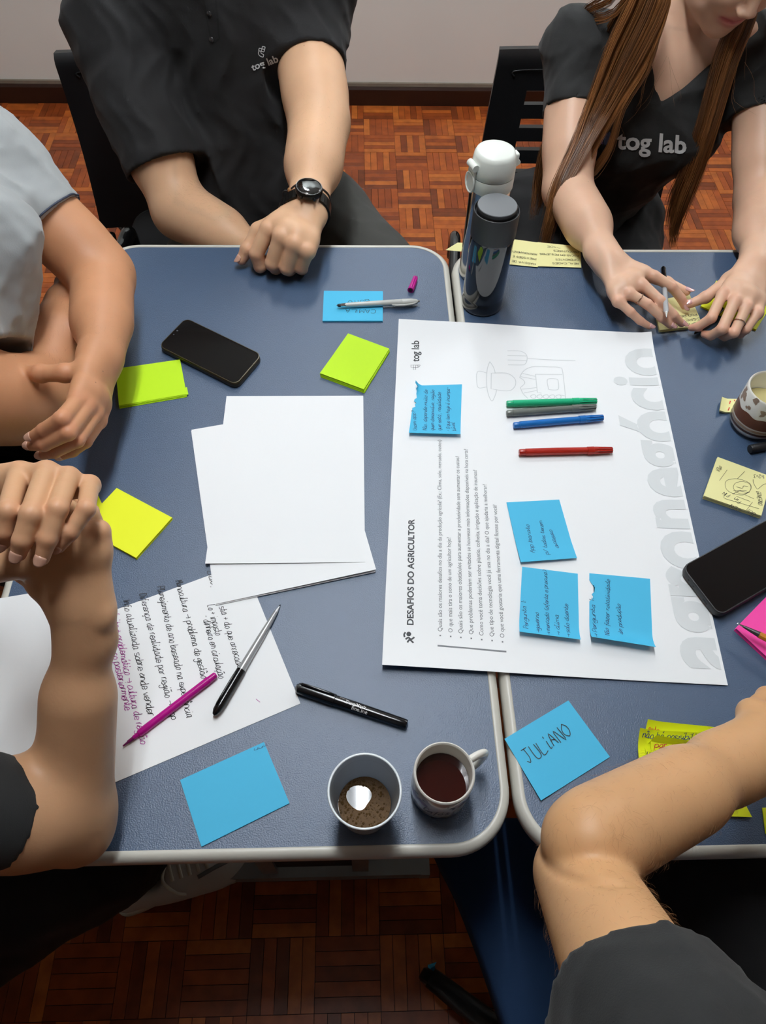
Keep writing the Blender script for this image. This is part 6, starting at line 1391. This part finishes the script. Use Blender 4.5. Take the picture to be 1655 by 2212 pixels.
# ---- trainers
M_shoe = mat('white_trainer', (206, 204, 196), .55, .05, 40); M_sole = mat('trainer_sole', (216, 212, 194), .6); M_ins = mat('trainer_lining', (28, 28, 30), .9)
def trainer(name, heel, toe, parent, dots=False):
    """low shoe from heel to toe, world points at sole level"""
    d = V((toe.x-heel.x, toe.y-heel.y, 0)); L = d.length; ex = d/L; ey = V((-ex.y, ex.x, 0)); ez = V((0, 0, 1)); T = lambda x, y, z: V((heel.x, heel.y, 0)) + ex*(x*L) + ey*(y*L) + ez*(z*L)
    out = [(0, -.10), (.10, -.125), (.3, -.115), (.5, -.13), (.72, -.17), (.88, -.14), (.98, -.06), (1.0, .02), (.95, .10), (.8, .165), (.6, .16), (.4, .12), (.2, .125), (.05, .11), (-.02, .0)]
    out = [tuple(p) for p in catmull(out, 4, True)]
    MB().prism([(p[0]*L, p[1]*L) for p in out], .0, .026, .006, (V((heel.x, heel.y, 0)), ex, ey, ez)).build('sole', M_sole, parent, angle=50)
    pr = [Cone(T(.10, 0, .16), T(.55, 0, .16), .105*L, .105*L, .05), Cone(T(.10, 0, .26), T(.30, 0, .22), .085*L, .09*L, .05), Cone(T(.5, 0, .14), T(.86, .01, .11), .115*L, .085*L, .06, (ez, .75)), Cone(T(.72, -.03, .12), T(.74, .05, .12), .10*L, .10*L, .05, (ez, .7)), Cone(T(.30, 0, .24), T(.62, 0, .20), .06*L, .055*L, .05)]
    c = Cone(T(.12, 0, .36), T(.27, 0, .34), .075*L, .075*L, .02); c.op = 's'; c.post = True; fl_ = Cone(T(-.2, 0, -.93), T(1.2, 0, -.93), 1.0*L, 1.0*L, .01)
    class Floor:
        op = 's'; post = True; k = .004
        def box(s): return np.array(T(-.1, -.3, -.2)), np.array(T(1.1, .3, .1))
        def d(s, X, Y, Z): return Z - .020 + 0*X + 0*Y
    lo, hi = bb(pr, .02); v, f = grow(pr + [c, Floor()], [(lo, hi, .0032)]); up = link('shoe', np_mesh('shoe', v, f), M_shoe, parent)
    bv = BVHTree.FromPolygons([V(q) for q in v], [tuple(q) for q in f])
    def on(x, y, off=.002):
        h = bv.ray_cast(T(x, y, 1.2), V((0, 0, -1))); return (h[0] + h[1]*off) if h[0] else T(x, y, .2)
    for k in range(5):
        x = .40 + .055*k; MB().tube([on(x, y) for y in np.linspace(-.075, .075, 8)], .0034, 8, True, .6).build('lace', M_sole, up, True)
    MB().tube(catmull([on(.38, .02, .004), on(.36, -.06, .012), on(.40, -.12, .012), on(.45, -.15, .006)], 4), .003, 8).build('lace', M_sole, up, True)
    for sg in (-1, 1):
        st = [on(.55 + .06*k, sg*(.10 - .01*k), .0018) for k in range(5)]; MB().tube(st, .004, 8, True, .4).build('side_strip', mat('grey_strip', (120, 122, 120), .6), up, True)
    if dots:
        mb = MB()
        for a in range(6):
            for b in range(4):
                q = on(.62 + a*.055, -.09 + b*.06, .0015); mb.lathe([(0, .0006), (.0022, .0004), (.0022, 0)], 10, q)
        tag(mb.build('vent_holes', M_ins, up), kind='stuff')
    return up
trainer('shoe', A_(262, 1945, .0), A_(575, 1822, .0), P4)
trainer('shoe', V((-.66, .36, 0)), V((-.40, .40, 0)), P4)
finish(P4, V((hip4.x, hip4.y, 0)))
# ------------------------------------------------------------------ person at the near right, forearm reaching over the yellow notes
P5 = person('person in a black t-shirt at the near right, bent arm over the yellow notes')
SK5 = skin('light_tan_skin', (206, 158, 112), (204, 136, 102), .1, .46)
E5 = A_(1262, 1884, 1.0); W5 = A_(1610, 1640, .915); S5 = A_(1470, 2330, 1.13); F5 = A_(1264, 1822, 1.014)
h5 = Hand(W5, [W5 + V((.075, .055, -.010)), W5 + V((.085, .038, -.012)), W5 + V((.086, .018, -.018)), W5 + V((.080, .0, -.028))], [[W5 + V((.105, .075, -.04)), W5 + V((.11, .08, -.065)), W5 + V((.105, .078, -.085))], [W5 + V((.12, .05, -.04)), W5 + V((.125, .055, -.065)), W5 + V((.12, .055, -.085))], [W5 + V((.12, .025, -.045)), W5 + V((.125, .028, -.07)), W5 + V((.12, .03, -.088))], [W5 + V((.108, .002, -.05)), W5 + V((.112, .004, -.07)), W5 + V((.108, .006, -.085))]],
          [W5 + V((.03, .05, -.02)), W5 + V((.065, .075, -.045)), W5 + V((.09, .085, -.07))], .95, back=(0, -.1, 1))
arms5 = limb(W5, F5, .0285, .0310, .0012, .66, (0, 0, .5), .02) + [Chain([Cone(E5 + V((0, 0, -.012)), S5, .0355, .045, .02)], .0045)]
arms5 += [Cone(W5 - h5.ax*.03, W5 + h5.ax*.02, .031, .030, .02, (h5.n, .8)), Ell(A_(1530, 1650, .925), (.012, .012, .012), None, .02)]
nb5 = V((.55, -.34, 1.20)); hip5 = V((.62, -.24, .52)); SB5 = V((.74, -.30, 1.12)); Hc5 = V((.57, -.36, 1.42)); hp5, hT5, lips5 = head_prims(Hc5, (0, 1, -.4), (0, .3, 1), 1.02)
EB5 = V((.86, -.05, .86)); WB5 = V((.78, .18, .80))
hB5 = Hand(WB5, [WB5 + V((-.03, .085, .0)), WB5 + V((-.01, .09, .002)), WB5 + V((.012, .088, 0)), WB5 + V((.032, .08, -.004))], [[WB5 + V((-.04, .125, -.006)), WB5 + V((-.044, .148, -.018)), WB5 + V((-.046, .165, -.03))], [WB5 + V((-.012, .135, -.005)), WB5 + V((-.012, .16, -.018)), WB5 + V((-.012, .178, -.03))], [WB5 + V((.016, .13, -.006)), WB5 + V((.018, .153, -.018)), WB5 + V((.02, .17, -.03))], [WB5 + V((.042, .115, -.01)), WB5 + V((.046, .133, -.02)), WB5 + V((.05, .148, -.03))]], [WB5 + V((-.025, .03, -.004)), WB5 + V((-.055, .06, -.012)), WB5 + V((-.07, .085, -.02))], .95, back=(0, -.1, 1))
tor5 = [Cone(hip5, nb5 + V((0, 0, -.15)), .12, .12, .06), Cone(S5 + V((.04, -.03, 0)), SB5, .045, .045, .05), Cone(nb5, hT5(-.03, 0, -.07), .06, .05, .03)] + limb(EB5, SB5, .042, .05) + limb(WB5, EB5, .027, .042)
def crease(prims, box, path, r, k, depth):
    """a fold of skin: found on a first coarse surface, then cut"""
    v, f = grow(prims, [box]); bv = BVHTree.FromPolygons([V(x) for x in v], [tuple(x) for x in f]); P = []
    for q in catmull(path, 4):
        h = bv.ray_cast(V(CAM), V(ray(*q)).normalized())
        if h[0]: P.append(h[0] - h[1]*depth)
    n = len(P); c = Chain([Cone(P[i], P[i+1], r*(.35 + .65*math.sin(math.pi*min(1, (i+.7)/n))), r*(.35 + .65*math.sin(math.pi*min(1, (i+1.7)/n))), .002) for i in range(n-1)], k); c.op = 's'; return c
arms5.append(crease(arms5, ((.08, -.1, .86), (.42, .28, 1.2), .004), [(1164, 1852), (1200, 1884), (1260, 1904), (1325, 1910), (1395, 1912)], .0022, .005, -.0004))
prims5 = arms5 + h5.prims() + hB5.prims() + tor5 + hp5; lo, hi = bb(prims5)
body5 = body_mesh(P5, prims5, [(lo, hi, .0070), ((.10, -.08, .84), (.50, .30, 1.20), .0023)], SK5, h5.fl, .007, lips5)
d5 = S5 - E5
sh5 = [Cone(hip5 + V((-.06, 0, 0)), hip5 + V((.06, 0, 0)), .14, .14, .06), Cone(hip5, nb5 + V((0, 0, -.12)), .15, .15, .06), Cone(S5 + V((.04, -.03, 0)), SB5, .06, .06, .04), Chain([Cone(E5 + d5*.50, S5, .0545, .062, .02)], .02), Chain([Cone(SB5, SB5.lerp(EB5, .6), .074, .07, .02)], .05)]
Q5 = [HemCut(E5 + d5*.72, -d5.normalized(), .08, .12), hollow(E5 + d5*.72, -d5.normalized(), .048)]
f5, f5b = folds(71, .0026, 32, (.8, .8, .8)), folds(72, .0007, 60)
tee5 = cloth('t_shirt', P5, sh5 + Q5, (*bb(sh5, .02), .0046), M_blackcloth2, lambda x, y, z: f5(x, y, z) + f5b(x, y, z))
hem_ring(tee5, E5 + d5*.72, -d5, .016)
arm_hair(body5, body5, [(W5.lerp(E5, .1), E5, .07), (E5, E5.lerp(S5, .6), .07)], 900, mat('arm_hair_pale', (142, 104, 68), .6), 5)
arm_hair(body3, body3, [(E3, W3, .06), (RE3, RW3, .06)], 350, MATS['arm_hair'], 6)
K5a, K5b = V((.47, .17, .52)), V((.72, .16, .52))
tr5 = [Cone(hip5 + V((-.08, 0, 0)), K5a, .11, .085, .05), Cone(hip5 + V((.08, 0, 0)), K5b, .11, .085, .05), Cone(K5a, V((.53, .12, .08)), .075, .058, .04), Cone(K5b, V((.72, .1, .08)), .075, .058, .04), Cone(hip5 + V((-.1, 0, 0)), hip5 + V((.1, 0, 0)), .13, .13, .05)]
cloth('trousers', P5, tr5, (*bb(tr5, .02), .009), M_trouserk, folds(73, .003, 30))
trainer('shoe', V((.515, .085, 0)), V((.575, .345, 0)), P5, True); trainer('shoe', V((.70, .07, 0)), V((.75, .33, 0)), P5, True)
finish(P5, V((hip5.x, hip5.y, 0)))
# ------------------------------------------------------------------ close-cropped hair for the men
for P, hT, s_, nm in ((P1, hT, 1.05, 'a'), (P3, hT3, 1.03, 'b'), (P4, hT4, 1.02, 'c'), (P5, hT5, 1.02, 'd')):
    c = hT(-.016, 0, .040); F_ = (hT(1, 0, 0) - hT(0, 0, 0)).normalized(); U_ = (hT(0, 0, 1) - hT(0, 0, 0)).normalized(); R__ = F_.cross(U_)
    cp1 = [Ell(c, (.102*s_, .083*s_, .092*s_), (F_, R__, U_), .02), Ell(hT(-.05, 0, -.01), (.062*s_, .072*s_, .07*s_), (F_, R__, U_), .03)]
    ct = Ell(hT(.09, 0, -.03), (.085*s_, .09*s_, .098*s_), (F_, R__, U_), .01); ct.op = 's'; ct.post = True
    o = cloth('hair', P, cp1 + [ct], (*bb(cp1, .012), .005), mat('dark_hair', (40, 30, 24), .6), folds(81, .002, 70)); o.matrix_parent_inverse = world_of(P).inverted()
# ================================================================== CHAIRS
M_shell = mat('black_chair_plastic', (24, 25, 27), .34, .1, 30, .15, 500); M_tube = mat('black_steel_tube', (14, 14, 15), .3); M_seatc = mat('black_seat_cloth', (20, 20, 22), .9, .1, 60, .4, 700)
def office_chair(tl, width, tilt, rz, label, height=.42, arms=True, slots=True, flare=0.0, sw=.225, sx=0.0, posts=True):
    """tl: the sitter-side top corner of the back with the smaller x; rz turns the chair about z"""
    fx = V((math.cos(rz), math.sin(rz), 0)); fy = V((-fx.y, fx.x, 0)); up = (V((0, 0, 1))*math.cos(tilt) + fy*math.sin(tilt)).normalized(); nrm = up.cross(fx)*1.0
    # fy points to the rear of the chair, nrm to its front
    if nrm.dot(fy) > 0: nrm = -nrm
    c = V((*(V(tl) + fx*(width/2) - fy*.22).xy, 0)); e = empty('office_chair', tuple(c), label, 'chair')
    nu, nv = 22, 42; th = .020
    def P(u, v, k):                          # u across, v down; a gentle hollow, rounded top roll
        x = (u - .5)*width; y = -v*height; bow = .030*(1 - (2*u-1)**2) + .018*math.sin(math.pi*v); roll = .012*max(0, 1 - v/.06)**2
        return V(tl) + fx*(width/2 + x*(1 + flare*v)) + up*y - nrm*(bow + roll) + nrm*(-k*th)
    def hole(i, j):
        if not slots: return False
        u, v = (i+.5)/nu, (j+.5)/nv
        for k in range(6):
            v0 = .20 + k*.125
            if v0 < v < v0 + .055 and .17 < u < .83: return True
        return False
    vs = [P(i/nu, j/nv, k) for k in (0, 1) for j in range(nv+1) for i in range(nu+1)]; w = nu+1; M_ = w*(nv+1); fs = []
    solid = lambda i, j: 0 <= i < nu and 0 <= j < nv and not hole(i, j)
    for j in range(nv):
        for i in range(nu):
            if not solid(i, j): continue
            a, b, c_, d = j*w+i, j*w+i+1, (j+1)*w+i+1, (j+1)*w+i
            fs += [(a, d, c_, b), (a+M_, b+M_, c_+M_, d+M_)]
            for (di, dj, p, q) in ((0, -1, a, b), (1, 0, b, c_), (0, 1, c_, d), (-1, 0, d, a)):
                if not solid(i+di, j+dj): fs.append((p, q, q+M_, p+M_))
    MB().add(vs, fs).build('backrest', M_shell, e, angle=40)
    # raised border line on the front of the back
    bl = [P(u, v, -.12) for u, v in [(.10, .12), (.12, .09), (.5, .085), (.88, .09), (.90, .12)]]
    MB().tube(catmull(bl, 5), .0022, 6).build('border_ridge', M_shell, e, True)
    base = V(tl) + fx*(width/2) - up*height; seat_c = V((base.x, base.y, .36)) - fy*.22
    MB().prism(rounded(sx - sw, sx + sw, -.215, .215, .07, 6), -.03, .03, .018, (seat_c, fx, fy, V((0, 0, 1)))).build('seat', M_seatc, e, angle=60)
    MB().prism(rounded(sx - sw + .02, sx + sw - .02, -.195, .195, .06, 5), -.045, -.028, .004, (seat_c, fx, fy, V((0, 0, 1)))).build('seat_pan', M_shell, e, angle=60)
    for s_ in (-1, 1):
        t = P(.5 + s_*.36, .9, 2.0); m_ = V((*(seat_c + fx*(s_*.17) + fy*.30).xy, .44)); q = seat_c + fx*(s_*.17) + fy*.12 + V((0, 0, -.04))
        if posts or s_ > 0: MB().tube(catmull([P(.5 + s_*.36, .55, 2.0), t, m_, q], 6), .0135, 10, True, 1.5, tuple(fx)).build('back_post', M_tube, e, True)
        for f_ in (-1, 1):
            MB().tube([seat_c + fx*(s_*.19) + fy*(f_*.17) + V((0, 0, -.04)), V((*(seat_c + fx*(s_*.23) + fy*(f_*.23)).xy, .008))], .011, 10).build('leg', M_tube, e, True)
    return e
ca = office_chair(aty(112, 119, 1.90), .47, .10, -.06, 'black plastic chair under the man in the polo shirt', slots=False, height=.44, sw=.17, sx=.06, posts=False)
MB().tube(catmull([aty(240, 440, 1.93), aty(262, 485, 1.91), aty(292, 520, 1.86), aty(330, 560, 1.78)], 6), .0125, 10, True, 1.0).build('back_post', M_tube, ca, True)
cb = office_chair(aty(1080, 111, 1.86), .46, .10, -.10, 'black slotted plastic chair under the long haired woman', height=.48, flare=.12)
office_chair(V((-1.10, .70, .84)), .46, .10, math.pi/2, 'black slotted plastic chair under the person in the grey polo shirt')
office_chair(V((-1.10, -.26, .84)), .46, .10, math.pi/2, 'black slotted plastic chair under the person with clasped hands')
office_chair(V((.86, -.50, .84)), .46, .10, math.pi, 'black slotted plastic chair under the person at the near right')
M_arm = mat('gloss_arm_pad', (16, 16, 17), .2, coat=.5)
def arm_bar(e, p, q, z, w=.016):
    a, b = at(*p, z), at(*q, z); MB().tube(catmull([a + (a-b)*.02 + V((0, 0, -.05)), a, a.lerp(b, .5) + V((0, 0, .002)), b, b + (b-a)*.02 + V((0, 0, -.05))], 6), w, 14, True, .8).build('armrest', M_arm, e, True)
    MB().tube([a.lerp(b, .3) + V((0, 0, -.01)), a.lerp(b, .3) + V((.03, .02, z*0 - (z-.44)))], .011, 10).build('arm_support', M_tube, e, True)
arm_bar(cb, (982, 515), (981, 640), .60)
arm_bar(ca, (280, 508), (255, 560), .56, .020)
# ---- empty swivel chair with a navy seat in front of the gap between the tables
M_navy = mat('navy_seat_cloth', (34, 54, 84), .95, .08, 40, .3, 900, spec=.15)
tip = at(930, 2112, .05); far = at(1062, 2216, .06); dr_ = (far - tip); dr_.z = 0; dr_.normalize(); cen = V((tip.x, tip.y, 0)) + dr_*.29
ch = empty('swivel_chair', (cen.x, cen.y, 0), 'empty swivel chair with a navy seat in the dark below the gap between tables', 'chair')
pts = [(934, 1795), (948, 1850), (984, 1922), (1012, 1988), (1050, 2090), (1090, 2212), (1118, 2300), (1160, 2350), (1300, 2370), (1420, 2340), (1445, 2200), (1400, 1960), (1330, 1800), (1240, 1770), (1010, 1765)]
poly = [tuple(at(*p, .455).xy) for p in pts]; ar = sum(poly[i-1][0]*poly[i][1] - poly[i][0]*poly[i-1][1] for i in range(len(poly)))
if ar < 0: poly = poly[::-1]
MB().prism([tuple(q) for q in catmull(poly, 3, True)], .395, .455, .010).build('seat', M_navy, ch, angle=50)
sc_ = V((sum(p[0] for p in poly)/len(poly), sum(p[1] for p in poly)/len(poly), 0))
MB().prism(rounded(-.20, .20, -.16, .20, .07, 6), -.02, .02, .012, (V((sc_.x, sc_.y - .24, .74)), V((1, 0, 0)), V((0, 0, 1)), V((0, -1, 0)))).build('backrest', M_navy, ch, angle=60)
MB().tube(catmull([V((sc_.x, sc_.y - .02, .385)), V((sc_.x, sc_.y - .24, .40)), V((sc_.x, sc_.y - .27, .62))], 6), .016, 10, True, .5).build('back_post', M_tube, ch, True)
MB().lathe([(.03, .06), (.03, .13), (.022, .14), (.022, .33), (.06, .35), (.06, .392), (0, .392)], 24, cen).build('gas_column', M_tube, ch, angle=40)
a0 = math.atan2(-dr_.y, -dr_.x)
for k in range(5):
    a = a0 + k*2*math.pi/5; d = V((math.cos(a), math.sin(a), 0)); p0, p1 = cen + V((0, 0, .085)), cen + d*.29 + V((0, 0, .055))
    lg_ = MB().tube([p0, p0.lerp(p1, .5) + V((0, 0, .003)), p1], [.026, .022, .017], 12, True, .8).build('base_arm', M_shell, ch, True)
    MB().lathe([(0, -.012), (.018, -.012), (.0225, -.008), (.0225, .008), (.018, .012), (0, .012)], 20, cen + d*.285 + V((0, 0, .0226)), V((-d.y, d.x, 0))).build('caster', M_tube, lg_, angle=40)
